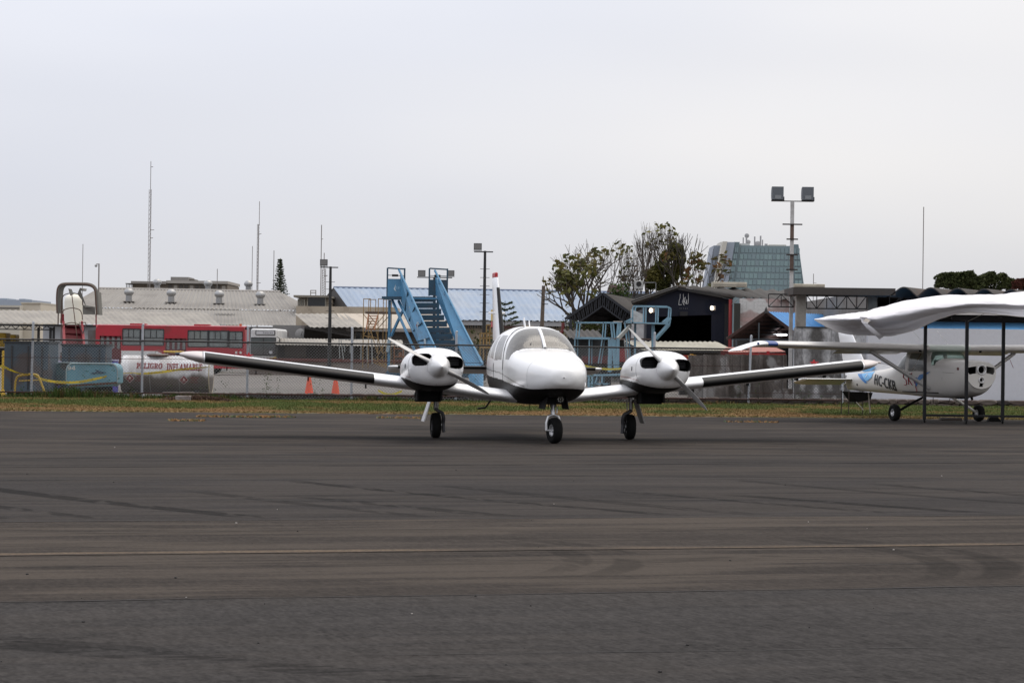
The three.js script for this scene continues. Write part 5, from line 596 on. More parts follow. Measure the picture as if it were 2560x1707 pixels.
{ // white bus behind it, front on
  const t = thing('white_bus', 'white bus facing the camera to the right of the red bus', 'bus', [-15.192, 0, -149]); const wm = gmat([0.62, 0.62, 0.62], 0.25, 0.4, 0.8, 0.4, 85), hw = 0.80, yT = 2.742, fr = mat([0.015, 0.015, 0.016], 0.5);
  mesh('body', uvBox(rbx(2 * hw, yT - 0.4, 7, 0.14, 0, 0.4 + (yT - 0.4) / 2, -3.6)), wm, t); mesh('windscreen_surround', rbx(2 * hw - 0.05, 1.12, 0.06, 0.03, 0, yT - 1.10, -0.06), fr, t); mesh('windscreen', bx(hw - 0.08, 1.0, 0.02, -hw / 2 + 0.01, yT - 1.10, -0.015), mat([0.09, 0.10, 0.10], 0.08), t); mesh('windscreen', bx(hw - 0.08, 1.0, 0.02, hw / 2 - 0.01, yT - 1.10, -0.015), mat([0.09, 0.10, 0.10], 0.08), t);
  mesh('destination_box', rbx(1.2, 0.28, 0.05, 0.02, 0.1, yT - 0.26, -0.06), fr, t); mesh('destination_blind', bx(1.1, 0.21, 0.02, 0.1, yT - 0.26, -0.022), mat([0.45, 0.45, 0.46], 0.5), t); mesh('destination_lettering', flatText('Sauces', 0.10, 1).translate(-0.05, yT - 0.31, -0.011), mat([0.10, 0.10, 0.11], 0.6), t);
  mesh('notice', bx(0.2, 0.17, 0.01, 0.45, yT - 1.45, 0.0), mat([0.55, 0.56, 0.6], 0.6), t); mesh('yellow_stripe', prism([[0.1, yT - 1.86], [0.8, yT - 1.72], [0.8, yT - 1.95], [0.1, yT - 1.95]], -0.08, 0.01), mat([0.6, 0.4, 0.03], 0.5), t); mesh('bumper', rbx(2 * hw, 0.3, 0.16, 0.04, 0, 0.52, -0.02), fr, t); for (const s of [-1, 1]) { mesh('headlamp', new THREE.CylinderGeometry(0.1, 0.1, 0.04, 16).rotateX(Math.PI / 2).translate(s * 0.6, 0.85, -0.08), mat([0.5, 0.5, 0.5], 0.2), t); mesh('wiper', rod([s * 0.4, yT - 1.62, 0.01], [s * 0.15, yT - 1.0, 0.01], 0.01, 5), fr, t); for (const z of [-1.2, -5.5]) wheel(t, s * (hw - 0.12), 0.46, z, 0.46, 0.24, 0.25, M.rubber, M.steel, 0); } mesh('mirror', [rod([hw, yT - 0.5, -0.05], [hw + 0.2, yT - 0.6, 0.1], 0.02, 6), rbx(0.06, 0.3, 0.14, 0.02, hw + 0.2, yT - 0.75, 0.1)], fr, t);
}
{ // stairs with a torn canvas hood
  const d = 110, t = thing('hooded_stairs', 'red boarding stairs with a torn grey canvas hood behind the containers', 'boarding stairs'); const cv = gmat([0.17, 0.165, 0.15], 0.5, 0.9, 1, 1, 91), rd = mat([0.20, 0.012, 0.02], 0.6), wh = gmat([0.60, 0.58, 0.53], 0.25, 0.8, 1, 1, 93), br = mat([0.09, 0.05, 0.035], 0.7);
  const arch = z => [[-20.5, 2.981, -110], [-20.527, 3.666, -110], [-20.496, 4.081, -110], [-20.373, 4.254, -110], [-20.085, 4.303, -110], [-19.237, 4.305, -110], [-18.929, 4.21, -110], [-18.8, 3.995, -110], [-18.758, 3.509, -110], [-18.714, 2.932, -110]].map(p => [p[0], p[1], p[2] + z]);
  mesh('hood_edge', pipe(arch(0), 0.085, 10, 90, false, 0.4), cv, t); mesh('hood_frame', pipe(arch(0.25), 0.03, 6, 80, false, 0.4), br, t);
  { const A = new THREE.CatmullRomCurve3(arch(0).map(toV), false, 'catmullrom', 0.4), B = new THREE.CatmullRomCurve3(arch(-1.3).map(toV), false, 'catmullrom', 0.4), gs = []; for (let i = 0; i < 60; i++) { const k = i / 60; if (k > 0.33 && k < 0.42 || k > 0.60 && k < 0.78) continue; gs.push(quad(A.getPoint(k), A.getPoint((i + 1) / 60), B.getPoint((i + 1) / 60), B.getPoint(k))); } mesh('hood_canvas', gs, cv, t); }
  mesh('torn_canvas', [quad([-19.47, 4.138, -109.6], [-19.146, 4.088, -109.6], [-19.163, 3.978, -109.5], [-19.433, 3.995, -109.6]), quad([-19.47, 4.12, -109.6], [-19.136, 3.278, -109.5], [-19.355, 3.549, -109.7], [-19.61, 3.853, -109.8])], cv, t); mesh('torn_canvas', quad([-20.009, 4.098, -109.7], [-19.847, 4.064, -109.7], [-19.736, 3.829, -109.6], [-19.897, 3.773, -109.6]), cv, t); mesh('hood_skirt', [quad([-19.388, 3.372, -109.9], [-19.242, 3.264, -109.8], [-18.811, 3.288, -109.8], [-18.805, 2.947, -109.9]), quad([-19.388, 3.372, -109.9], [-18.805, 2.947, -109.9], [-19.364, 2.94, -109.9], [-19.384, 3.138, -109.9])], cv, t);
  for (const [v, z] of [[732, 110.2], [770, 109.6], [807, 109]]) mesh('hoop', pipe([[153, v + 50], [153.5, v + 18], [160, v + 5], [180, v], [199, v + 5], [205, v + 18], [205.5, v + 30]].map(([u, w]) => [(u - 1280) / 6100 * z - 0.03, 3.909 - (w - 732) * 110 / 6100, -z]), 0.022, 6, 40, false, 0.4), br, t);
  mesh('centre_pole', rod([-19.808, 3.844, -109.5], [-19.33, 1.514, -108.6], 0.02, 6), br, t);
  mesh('stair_flight', [beam([-20.185, 2.458, -109.6], [-19.787, 1.382, -107.8], 0.1, 0.4), beam([-19.359, 2.468, -109.6], [-18.921, 1.394, -107.8], 0.1, 0.4)], rd, t); for (let k = 0; k < 7; k++) mesh('step', [bx(0.82, 0.04, 0.26, -19.642, lerp(2.427, 0.35, k / 6), lerp(-109.8, -107.6, k / 6))], mat([0.13, 0.012, 0.016], 0.7), t);
  mesh('riser_panel', beam([-19.826, 2.431, -110], [-19.486, 1.245, -108.2], 0.78, 0.03), mat([0.11, 0.01, 0.014], 0.7), t); mesh('platform_rim', bx(0.95, 0.06, 0.9, -19.844, 2.448, -110.2), darkM, t); mesh('side_guard', prism([[0, 0], [0.18, 0], [0.16, 0.42], [0.02, 0.44]], 0, 0.05).translate(-20.348, 2.529, -109.7), rd, t);
  mesh('handrail', polyPipe([[-19.433, 2.591, -109.4], [-19.36, 2.462, -109], [-19.088, 2.068, -108.4], [-18.986, 2.462, -108.6], [-19.058, 2.57, -108.8], [-19.343, 2.554, -109.2]], 0.018, 6), darkM, t); mesh('leg', rod([-20.333, 2.465, -110.4], [-20.333, 0, -110.4], 0.05, 8), rd, t); mesh('leg', rod([-19.5, 2.475, -110.4], [-19.5, 0, -110.4], 0.05, 8), mat([0.40, 0.32, 0.22], 0.7), t); mesh('hood_post', rod([-18.787, 2.967, -110], [-18.78, 2.48, -110], 0.03, 6), rd, t); mesh('hood_post', rod([-20.5, 2.981, -110], [-20.493, 2.458, -110], 0.03, 6), br, t);
}

/* ---------- buildings ---------- */
const sheetTex = (c, c2, sd, lap = 2.2) => tex(12, 12, 512, 512, (u, v) => { const a = fbm2(u * 0.5, v * 0.35, 4, sd), st = fbm2(u * 3.2, v * 0.25, 3, sd + 5), n = n2(u * 14, v * 14, sd + 2), k = sstep(0.45, 0.75, a), l = (v % lap) < 0.06 ? 0.85 : 1; const L = (0.86 + 0.28 * st + 0.1 * (n - 0.5)) * l; return [lerp(c[0], c2[0], k) * L, lerp(c[1], c2[1], k) * L, lerp(c[2], c2[2], k) * L]; });
const roofGrey = mat(0xffffff, 0.75, 0, { map: sheetTex([0.20, 0.187, 0.17], [0.165, 0.152, 0.138], 11) }), roofPale = mat(0xffffff, 0.75, 0, { map: sheetTex([0.255, 0.235, 0.205], [0.205, 0.188, 0.166], 15) }), roofBlue = mat(0xffffff, 0.5, 0, { map: sheetTex([0.175, 0.235, 0.325], [0.22, 0.265, 0.33], 19) }), roofDark = mat(0xffffff, 0.9, 0, { map: sheetTex([0.045, 0.041, 0.038], [0.065, 0.058, 0.052], 23) }), roofBeige = mat(0xffffff, 0.8, 0, { map: sheetTex([0.33, 0.31, 0.25], [0.24, 0.225, 0.18], 27) });
const wallBeige = gmat([0.40, 0.34, 0.265], 0.35, 0.9, 0.7, 0.2, 31), wallGrey = gmat([0.36, 0.37, 0.39], 0.3, 0.9, 0.7, 0.2, 33), wallBrown = gmat([0.10, 0.088, 0.078], 0.5, 0.95, 0.7, 0.2, 35), paneDark = mat([0.02, 0.023, 0.026], 0.12), navyW = mat([0.010, 0.012, 0.022], 0.8, 0, { specularIntensity: 0.4 });
const wbox = (a, b, dep) => uvBox(box2([a[0], a[1], a[2]], [b[0], b[1], a[2] - dep]));

{ // long hangar with a grey corrugated roof and turbine ventilators
  const t = thing('grey_hangar', 'long hangar with a pale grey corrugated roof and ball ventilators', 'hangar');
  const eL = [-35.803, 3.276, -185], eR = [-15.451, 3.269, -185], rR = [-19.64, 6.326, -206], rL = [-35.042, 6.411, -206]; const mid = (a, b, k) => a.map((v, i) => lerp(v, b[i], k));
  mesh('roof_sheet', corrugated(mid(eL, rL, 0.0), mid(eR, rR, 0.0), mid(eR, rR, 0.42), mid(eL, rL, 0.42), 0.28, 0.028), roofGrey, t); const up = p => [p[0], p[1] + 0.06, p[2]]; mesh('roof_sheet', corrugated(up(mid(eL, rL, 0.41)), up(mid(eR, rR, 0.41)), rR, rL, 0.34, 0.035), roofGrey, t);
  mesh('roof_sheet', quad(eR, [eR[0] + 1, eR[1], eR[2] - 40], [rR[0], rR[1], rR[2]], rR, 10, 10), roofGrey, t); mesh('ridge_cap', rod(rL, rR, 0.12, 8), mat([0.30, 0.28, 0.26], 0.8), t); mesh('wall', wbox([eL[0], 0, -186], [eR[0] - 0.4, eR[1] - 0.1, -186], 38), wallGrey, t);
  const vent = (u, v, d, s = 1) => { const p = P0(u, v, d); const g = part('ventilator', t); mesh('neck', new THREE.CylinderGeometry(0.24 * s, 0.27 * s, 0.55 * s, 14).translate(p[0], p[1] + 0.22 * s, p[2]), mat([0.26, 0.26, 0.26], 0.55, 0.4), g); mesh('turbine_ball', new THREE.LatheGeometry([[0.001, 0.36], [0.2, 0.34], [0.34, 0.22], [0.40, 0.08], [0.38, -0.06], [0.28, -0.18], [0.24, -0.2]].map(q => new THREE.Vector2(q[0] * s, q[1] * s)), 18).translate(p[0], p[1] + 0.68 * s, p[2]), mat([0.33, 0.33, 0.33], 0.4, 0.6), g); mesh('flashing', bx(0.9 * s, 0.05, 0.7 * s, p[0], p[1] - 0.02, p[2]), mat([0.16, 0.145, 0.13], 0.8), g); };
  const P0 = (u, v, d) => { const a = (u - 1280) / 6100, r = 0.01309; const du = (u - 1280) + (v - 853.5) * r, dv = (v - 853.5) - (u - 1280) * r; return [du / 6100 * d, 1.5 + (26.5 - dv) / 6100 * d, -d]; };
  for (const [u, v] of [[321, 753], [427, 755], [547, 758], [650, 760]]) vent(u, v, 197); for (const [u, v] of [[392, 726], [519, 729], [620, 730]]) vent(u, v, 208, 0.95); for (const [u, v] of [[313, 772], [457, 775], [563, 776]]) { const p = P0(u, v, 191); mesh('skylight_sheet', bx(1.6, 0.03, 0.6, p[0], p[1] + 0.03, p[2]), mat([0.42, 0.42, 0.41], 0.6), t); }
}
{ // open canopy at the left in front of it
  const t = thing('open_canopy', 'open shed with a sloping pale corrugated roof at the left edge', 'shed'); const eL = [-32.963, 2.888, -150], eR = [-17.888, 2.864, -150], rR = [-20.214, 3.848, -161], rL = [-36.395, 3.821, -161];
  mesh('roof_sheet', corrugated(eL, eR, rR, rL, 0.36, 0.03), roofPale, t); mesh('eave_beam', beam([eL[0], eL[1] - 0.12, eL[2]], [eR[0], eR[1] - 0.12, eR[2]], 0.1, 0.12), darkM, t); mesh('back_wall', wbox([eR[0] - 8.6, 0, -158], [eR[0] - 1, eR[1] + 0.2, -158], 3), wallGrey, t);
  const top = P => [-31.485 + P, 2.686, -150.1]; for (let k = 0; k < 7; k++) mesh('truss_web', [beam([-31.977 + k * 0.55, 2.76, -150.2], [-31.977 + k * 0.55 + 0.28, 2.514, -150.2], 0.04), beam([-31.977 + k * 0.55 + 0.28, 2.514, -150.2], [-31.977 + k * 0.55 + 0.55, 2.76, -150.2], 0.04)], darkM, t); mesh('truss_chord', beam([-32.017, 2.497, -150.2], [-28.323, 2.496, -150.2], 0.06), darkM, t);
  for (const u of [92, 122, 130]) mesh('post', beam([-31.464 + (u) * 0.02459, 0, -150.3], [-31.464 + u * 0.02459, 2.65, -150.3], 0.14), darkM, t);
  const yb = thing('yellow_machine', 'yellow machine parked under the open shed at the left edge', 'vehicle', [-32.426, 0, -156]); mesh('body', rbx(0.9, 0.9, 1.5, 0.08, -0.25, 1.85, 0), yelM, yb); mesh('hood', rbx(0.35, 0.8, 1.2, 0.06, 0.62, 1.8, 0.1), yelM, yb); mesh('chassis', bx(1.8, 0.5, 1.4, 0, 1.1, 0), darkM, yb); for (const x of [-0.5, 0.5]) wheel(yb, x, 0.5, 0.6, 0.5, 0.3, 0.25, M.rubber, yelM, Math.PI / 2);
}
{ // distant blocks on the left skyline
  const far = (name, lab, u0, u1, v0, d, m, dep = 20) => { const t = thing(name, lab, 'building'); return t; };
  const t = thing('office_block', 'brown flat-roofed office block far behind the grey hangar', 'building'), pale = mat([0.33, 0.31, 0.285], 0.9), brown = mat([0.17, 0.145, 0.12], 0.9); const B = (u0, v0, u1, d) => [[-88.248 + u0 * 420 / 6100, 0, -d], [-88.248 + u1 * 420 / 6100, 13.135 - (v0 - 700) * 420 / 6100, -d]];
  const blk = (n, u0, v0, u1, d, dep, m) => { const [a, b] = B(u0, v0, u1, d); mesh(n, box2(a, [b[0], b[1], -d - dep]), m, t); }; blk('wall', 327, 709, 566, 421, 18, brown); const band = (n, u0, u1, v0, v1, d, dep, m) => { const y = v => 13.135 - (v - 700) * 420 / 6100, x = u => -88.248 + u * 420 / 6100; mesh(n, box2([x(u0), y(v1), -d], [x(u1), y(v0), -d - dep]), m, t); };
  band('parapet', 414, 568, 701, 708, 420, 19, pale); band('parapet', 327, 414, 704, 710, 419.5, 18, mat([0.24, 0.225, 0.21], 0.9)); band('penthouse', 415, 460, 690, 701, 425, 8, mat([0.20, 0.19, 0.18], 0.9)); band('penthouse', 382, 414, 700, 704, 428, 8, mat([0.22, 0.21, 0.2], 0.9)); band('antenna_platform', 458, 474, 695, 698, 426, 5, mat([0.12, 0.11, 0.10], 0.9)); band('side_canopy', 311, 330, 709, 711, 420.5, 6, mat([0.16, 0.15, 0.14], 0.9));
  for (let k = 0; k < 11; k++) band('window', 418 + k * 13.4, 418 + k * 13.4 + 9, 712, 722, 420.9, 0.3, k % 3 === 1 ? mat([0.33, 0.31, 0.28], 0.8) : mat([0.06, 0.052, 0.045], 0.4)); for (let k = 0; k < 4; k++) band('roof_post', 313 + k * 4, 314 + k * 4, 711, 720, 420.4, 0.3, darkM);
  const t2 = thing('far_block', 'pale blue-grey block on the far left skyline', 'building'); mesh('wall', box2([-129.945, 0, -600], [-118.34, 12.762, -625]), mat([0.30, 0.34, 0.40], 0.9), t2); mesh('roof_house', box2([-130.378, 0, -604], [-125.247, 13.175, -615]), mat([0.30, 0.34, 0.39], 0.9), t2); mesh('roof_house', box2([-122.287, 0, -604], [-120.708, 13.085, -612]), mat([0.26, 0.30, 0.35], 0.9), t2);
  const t3 = thing('far_block', 'cream coloured block on the far left skyline', 'building'); mesh('wall', box2([-112.837, 0, -560], [-108.431, 11.344, -580]), mat([0.52, 0.47, 0.39], 0.9), t3); mesh('parapet', box2([-112.929, 11.161, -559.6], [-108.339, 11.436, -581]), mat([0.45, 0.41, 0.34], 0.9), t3); mesh('low_wing', box2([-120.199, 0, -555], [-112.194, 10.644, -559]), mat([0.45, 0.42, 0.36], 0.9), t3); mesh('window_band', box2([-120.156, 9.913, -554.8], [-112.244, 10.186, -555.4]), mat([0.12, 0.11, 0.10], 0.6), t3);
}
{ // small control building and the hall with the blue roof
  const t = thing('control_building', 'small beige building with wide dark windows left of the blue roof', 'building'); const d = 192; mesh('wall', wbox([-16.827, 1.28, -192], [-14.429, 5.655, -192], 12), wallBeige, t); mesh('roof_slab', box2([-17.189, 5.585, -191.2], [-14.337, 5.745, -205]), mat([0.20, 0.18, 0.15], 0.9), t);
  const win = (u0, u1, v0, v1, dd, n, parent) => { const p = part('window', parent); const a = P1(u0, v1, dd), b = P1(u1, v0, dd); mesh('pane', box2([a[0], a[1], -dd + 0.08], [b[0], b[1], -dd - 0.05]), paneDark, p); mesh('frame', [0, ...range(0, 1, 1 / n).slice(1)].map(k => bx(0.09, b[1] - a[1], 0.1, lerp(a[0], b[0], k), (a[1] + b[1]) / 2, -dd + 0.1)), mat([0.28, 0.26, 0.22], 0.8), p); };
  function P1(u, v, d) { const r = 0.01309, du = (u - 1280) + (v - 853.5) * r, dv = (v - 853.5) - (u - 1280) * r; return [du / 6100 * d, 1.5 + (26.5 - dv) / 6100 * d, -d]; }
  win(768, 814, 743.5, 769, 191.9, 1, t); for (const u of [745, 751, 757]) win(u, u + 4.5, 747, 768, 191.9, 1, t); mesh('roof_ladder', [beam(P1(776, 738, 195), P1(776, 725, 195), 0.06), beam(P1(789, 738, 195), P1(789, 725, 195), 0.06), beam(P1(776, 726, 195), P1(789, 726, 195), 0.06), beam(P1(776, 732, 195), P1(789, 732, 195), 0.06)], mat([0.2, 0.18, 0.16], 0.8), t);
  const h = thing('blue_roof_hall', 'large hall with a light blue corrugated roof behind the blue stairs', 'hall'); const aL = [-12.686, 4.658, -186], rL = [-14.712, 6.603, -200], rR = [11.75, 6.507, -200], eR = [12.213, 3.898, -182], eL = [-11.657, 3.824, -182];
  mesh('roof_sheet', corrugated(eL, eR, rR, rL, 0.42, 0.028), roofBlue, h); mesh('ridge_cap', rod(rL, rR, 0.1, 8), mat([0.10, 0.13, 0.2], 0.7), h); mesh('eave_band', box2([eL[0], eL[1] - 0.35, -182.2], [eR[0], eL[1] - 0.02, -182.8]), mat([0.36, 0.36, 0.37], 0.8), h);
  mesh('gable', [quad(P1(833, 718.5, 199.8), P1(890, 797, 182.1), P1(805, 797, 199), P1(815, 740, 199.6))], mat([0.022, 0.019, 0.018], 0.9), h); mesh('wall', wbox([eL[0] + 0.3, 0, -183.2], [eR[0], eL[1] - 0.33, -183.2], 20), wallBeige, h);  // near-black gable sheet: shade of the open hall put into its colour
  for (let k = 0; k < 17; k++) { const u = 1130 + k * 17; win(u, u + 13, 799, 820, 183.1, 2, h); }
  const b = thing('beige_annex', 'low beige annex with a sloping pale roof in front of the blue hall', 'building'); mesh('wall', wbox([-15.627, 1.295, -176], [-8.399, 4.622, -176], 6), wallBeige, b); mesh('roof_sheet', corrugated([-13.257, 2.953, -160], [-9.716, 2.999, -160], [-11.642, 4.055, -172], [-15.392, 4.006, -172], 0.36, 0.028), roofPale, b); mesh('roof_sheet', quad([-10.965, 2.993, -161], [-3.969, 2.926, -161], [-5.1, 4.084, -172], [-12.432, 4.073, -172], 9, 3), gmat([0.42, 0.37, 0.31], 0.3, 0.9, 0.5, 0.3, 37), b); mesh('lower_wall', wbox([-16.005, -0.046, -163], [-4.074, 3.103, -163], 8), gmat([0.21, 0.205, 0.2], 0.5, 0.9, 0.7, 0.2, 32), b); for (const [u0, u1] of [[888, 903], [918, 930], [1068, 1085], [1100, 1112]]) win(u0, u1, 831, 850, 162.9, 1, b); mesh('fascia', box2([-10.962, 2.741, -160.9], [-3.969, 2.952, -161.2]), mat([0.25, 0.235, 0.22], 0.9), b);
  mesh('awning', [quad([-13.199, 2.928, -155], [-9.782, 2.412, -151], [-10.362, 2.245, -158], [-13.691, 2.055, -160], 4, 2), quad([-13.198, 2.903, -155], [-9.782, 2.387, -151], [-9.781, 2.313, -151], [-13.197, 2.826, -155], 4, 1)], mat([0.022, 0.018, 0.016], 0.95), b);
  const ds = tag(new THREE.Group(), 'grey satellite dish on a short mast beside the annex', 'dish'); ds.name = 'satellite_dish'; scene.add(ds); const dp = P1(751, 832, 156); ds.position.set(...dp); mesh('reflector', new THREE.SphereGeometry(0.5, 20, 8, 0, 6.283, 0, 0.75).scale(1, 0.5, 1).rotateX(1.2).rotateY(-0.5).translate(0, -0.1, -0.2), mat([0.16, 0.155, 0.15], 0.7), ds); mesh('mast', rod([0, -dp[1], -0.35], [0, -0.05, -0.3], 0.04, 8), darkM, ds); mesh('feed_arm', rod([0, -0.25, 0], [0.15, 0.1, 0.45], 0.015, 6), darkM, ds);
  // low shed and red-capped wall in front
  const s = thing('low_shed', 'low shed with a rusty corrugated roof behind the red-capped wall', 'shed'); mesh('roof_sheet', corrugated([-14.263, 1.771, -147], [-6.502, 1.752, -147], [-6.853, 2.158, -152], [-14.853, 2.178, -152], 0.2, 0.02), roofPale, s); mesh('wall', wbox([-14.481, -0.042, -150], [-6.76, 1.903, -150], 4), wallBrown, s); mesh('wall_panel', bx(1.3, 0.7, 0.05, ...P1(738, 877, 149.9)), mat([0.16, 0.13, 0.115], 0.9), s);
  const w = thing('red_capped_wall', 'low grey wall with a dull red cap in front of the low shed', 'wall'); mesh('wall', wbox([-15.443, -0.226, -143], [3.298, 0.934, -143], 0.3), gmat([0.20, 0.17, 0.15], 0.5, 0.95, 0.5, 0.5, 39), w); mesh('cap', box2([-15.456, 0.773, -142.9], [3.297, 0.96, -143.4]), gmat([0.13, 0.05, 0.045], 0.4, 0.9), w);
}
{ // glass office tower far right
  const d = 430, K = d / 6100; const X = u => -90.4 + u * K, Y = v => 17.57 - (v - 660) * K; const t = thing('glass_tower', 'green glass office tower with slanted sides and aerials on its roof', 'tower'); const conc = mat([0.50, 0.48, 0.43], 0.9), slate = mat([0.20, 0.23, 0.28], 0.5), slateL = mat([0.27, 0.31, 0.37], 0.4);
  const base = 0, sl = (u0t, u1t, v0, u0b, u1b, z, dep, m, n) => mesh(n, prism([[X(u0b), base], [X(u1b), base], [X(u1t), Y(v0)], [X(u0t), Y(v0)]], z, dep), m, t);
  const B = 720; const ext = (ut, ub, vt) => ub + (ub - ut) * ((880 - B) / (B - vt));
  sl(1788, 1812, 613, ext(1788, 1767, 613), ext(1812, 1790, 613), -d - 3, 10, slate, 'side_wall'); sl(1806, 1817, 605, ext(1806, 1783, 605), ext(1817, 1794, 605), -d + 1, 14, conc, 'concrete_fin'); sl(1817, 1837, 606, ext(1817, 1794, 606), ext(1837, 1818, 606), -d, 12, slateL, 'angled_face'); sl(1836, 1850, 605, ext(1836, 1817, 605), ext(1850, 1832, 605), -d - 0.5, 12, mat([0.13, 0.18, 0.20], 0.25), 'angled_face');
  mesh('roof_slab', box2([X(1807), Y(606), -d - 4], [X(1851), Y(603), -d - 12]), conc, t); sl(1849, 1985, 613, ext(1849, 1831, 613), 1985, -d - 1.0, 14, mat([0.165, 0.22, 0.24], 0.3), 'curtain_wall'); sl(1984, 1997, 609, 1984, ext(1997, 2015, 609), -d - 0.4, 14, mat([0.12, 0.165, 0.185], 0.3), 'side_face');
  // panes: one for each bay of each storey, recessed between spandrels
  srand(12); const gm = [mat([0.175, 0.25, 0.265], 0.12), mat([0.19, 0.275, 0.285], 0.12), mat([0.165, 0.23, 0.25], 0.12), mat([0.205, 0.29, 0.30], 0.15), mat([0.178, 0.24, 0.262], 0.12)];  // pane colours paled to carry distance haze and reflected sky
  const left = v => lerp(1849, 1831, (v - 613) / (720 - 613)); for (let r = 0; r < 7; r++) { const v0 = 619 + r * 16, v1 = v0 + 12.2; const u0 = left(v0) + 5, n = 13; for (let k = 0; k < n; k++) { const a = lerp(u0, 1983, k / n) + 0.7, b = lerp(u0, 1983, (k + 1) / n) - 0.5; mesh('pane', box2([X(a), Y(v1), -d - 0.9], [X(b), Y(v0), -d - 1.2]), gm[r === 0 ? 2 : Math.floor(rnd() * 5)], t); } for (const [a, b] of [[1986, 1992], [1994, 2000]]) mesh('pane', box2([X(a + r * 0.6), Y(v1), -d - 0.25], [X(b + r * 1.2), Y(v0), -d - 0.5]), gm[r < 1 ? 2 : Math.floor(rnd() * 4)], t); for (const a of [1824, 1829]) { const sh = -r * 2.75 + 14; mesh('pane', box2([X(a + sh - 1), Y(v1), -d - 0.3], [X(a + sh + 3.4), Y(v0), -d - 0.52]), gm[r === 0 ? 2 : Math.floor(rnd() * 5)], t); } }
  mesh('plant_room', box2([X(1857), Y(613), -d - 4], [X(1880), Y(606), -d - 9]), mat([0.45, 0.45, 0.44], 0.9), t); mesh('plant_room', box2([X(1930), Y(614), -d - 4], [X(1972), Y(608), -d - 9]), conc, t); mesh('plant_room', box2([X(1880), Y(614), -d - 4], [X(1925), Y(611), -d - 9]), mat([0.4, 0.39, 0.37], 0.9), t);
  for (const [u, v, r] of [[1866, 590, 0.12], [1874, 585, 0.16], [1895, 587, 0.14], [1910, 585, 0.16], [1915, 595, 0.12], [1924, 605, 0.3]]) mesh('aerial', rod([X(u), Y(613), -d - 6], [X(u), Y(v), -d - 6], r, 6), mat([0.30, 0.30, 0.31], 0.7), t); for (const [u, v, r] of [[1875, 585, 0.42], [1879, 601, 0.4], [1903, 606, 0.55]]) mesh('dish', new THREE.SphereGeometry(r, 14, 10).scale(1, 1, 0.5).translate(X(u), Y(v), -d - 6), mat([0.28, 0.28, 0.29], 0.7), t);
}
{ // open barn with arched trusses
  const d = 132, t = thing('arched_barn', 'dark open barn with an arched lattice truss across its gable', 'barn'); const ap = [4.878, 4.745, -132], eL = [2.862, 3.334, -132], eR = [6.931, 3.3, -132]; const bk = (p, z) => [p[0] + 2.4 * z / 14, p[1], p[2] - z];
  mesh('roof_sheet', corrugated(eR, bk(eR, 22), bk(ap, 22), ap, 0.3, 0.04), roofDark, t); mesh('roof_sheet', corrugated(bk(eL, 22), eL, ap, bk(ap, 22), 0.3, 0.04), roofDark, t);
  // gable truss: outer rafters, arched lower chord and webs
  const blk = mat([0.018, 0.020, 0.026], 0.7), out = k => k < 0.5 ? V(...eL).lerp(V(...ap), k * 2) : V(...ap).lerp(V(...eR), (k - 0.5) * 2), inn = k => { const p = out(k), dr = lerp(1.05, 0.42, Math.abs(k - 0.5) * 2) - 0.25 * Math.sin(Math.PI * k); return V(p.x * 1 + (0.5 - k) * 0.5, p.y - 0.45 - 0.22 * Math.sin(Math.PI * k) - (k < 0.12 || k > 0.88 ? (0.12 - Math.min(k, 1 - k)) * 8 : 0), p.z); };
  mesh('rafter', [beam(eL, ap, 0.12, 0.14)], blk, t); mesh('rafter', [beam(ap, eR, 0.12, 0.14)], blk, t); const K = 34; for (let i = 0; i < K; i++) { mesh('arch_chord', beam(inn(i / K), inn((i + 1) / K), 0.08, 0.08), blk, t); mesh('web', beam(inn(i / K), out(i / K), 0.035), blk, t); if (i % 2) mesh('web', beam(inn(i / K), out((i + 1) / K), 0.03), blk, t); }
  mesh('ceiling_panel', quad(bk([eL[0], eL[1] + 0.3, eL[2]], 21), bk([eR[0], eR[1] + 0.3, eR[2]], 21), [eR[0] + 2.4, 0, eR[2] - 21], [eL[0] + 2.4, 0, eL[2] - 21], 4, 4), gmat([0.11, 0.115, 0.125], 0.4, 0.9), t); for (let k = 1; k < 6; k++) mesh('purlin', beam([lerp(eL[0], ap[0], 0.35) - 0.4 + k * 0.35, lerp(eL[1], ap[1], 0.25), -132 - k * 3], [lerp(eR[0], ap[0], 0.35) + 0.4 + k * 0.35, lerp(eL[1], ap[1], 0.25), -132 - k * 3], 0.12), darkM, t);
  mesh('post', beam([eL[0] + 0.3, 0, -132], [eL[0] + 0.3, eL[1], -132], 0.16), blk, t); mesh('post', beam([eR[0] - 0.1, 0, -132], [eR[0] - 0.1, eR[1], -132], 0.16), blk, t); mesh('drain_pipe', polyPipe([[2.752, 3.135, -131.8], [2.736, 2.724, -131.8], [2.589, 2.355, -131.8], [2.6, 1.534, -131.8]], 0.09, 8), mat([0.12, 0.02, 0.02], 0.7), t); mesh('eave_light', [bx(0.5, 0.06, 0.12, ...[5.677, 3.207, -131])], mat([0.5, 0.47, 0.42], 0.6), t);
  const r = thing('corrugated_lean_to', 'small lean-to with a dark corrugated roof under the arched barn', 'shed'); mesh('roof_sheet', corrugated([2.803, 2.194, -118], [4.486, 2.216, -118], [4.287, 2.665, -123], [2.573, 2.643, -123], 0.28, 0.05), roofDark, r); mesh('wall', wbox([2.737, 0.355, -120], [4.522, 2.228, -120], 3), mat([0.04, 0.045, 0.05], 0.85), r); for (const u of [1420, 1508]) mesh('post', beam([2.719 + (u - 1420) * 118.2 / 6100, 0, -118.2], [2.719 + (u - 1420) * 118.2 / 6100, 2.204, -118.2], 0.08), darkM, r);
}
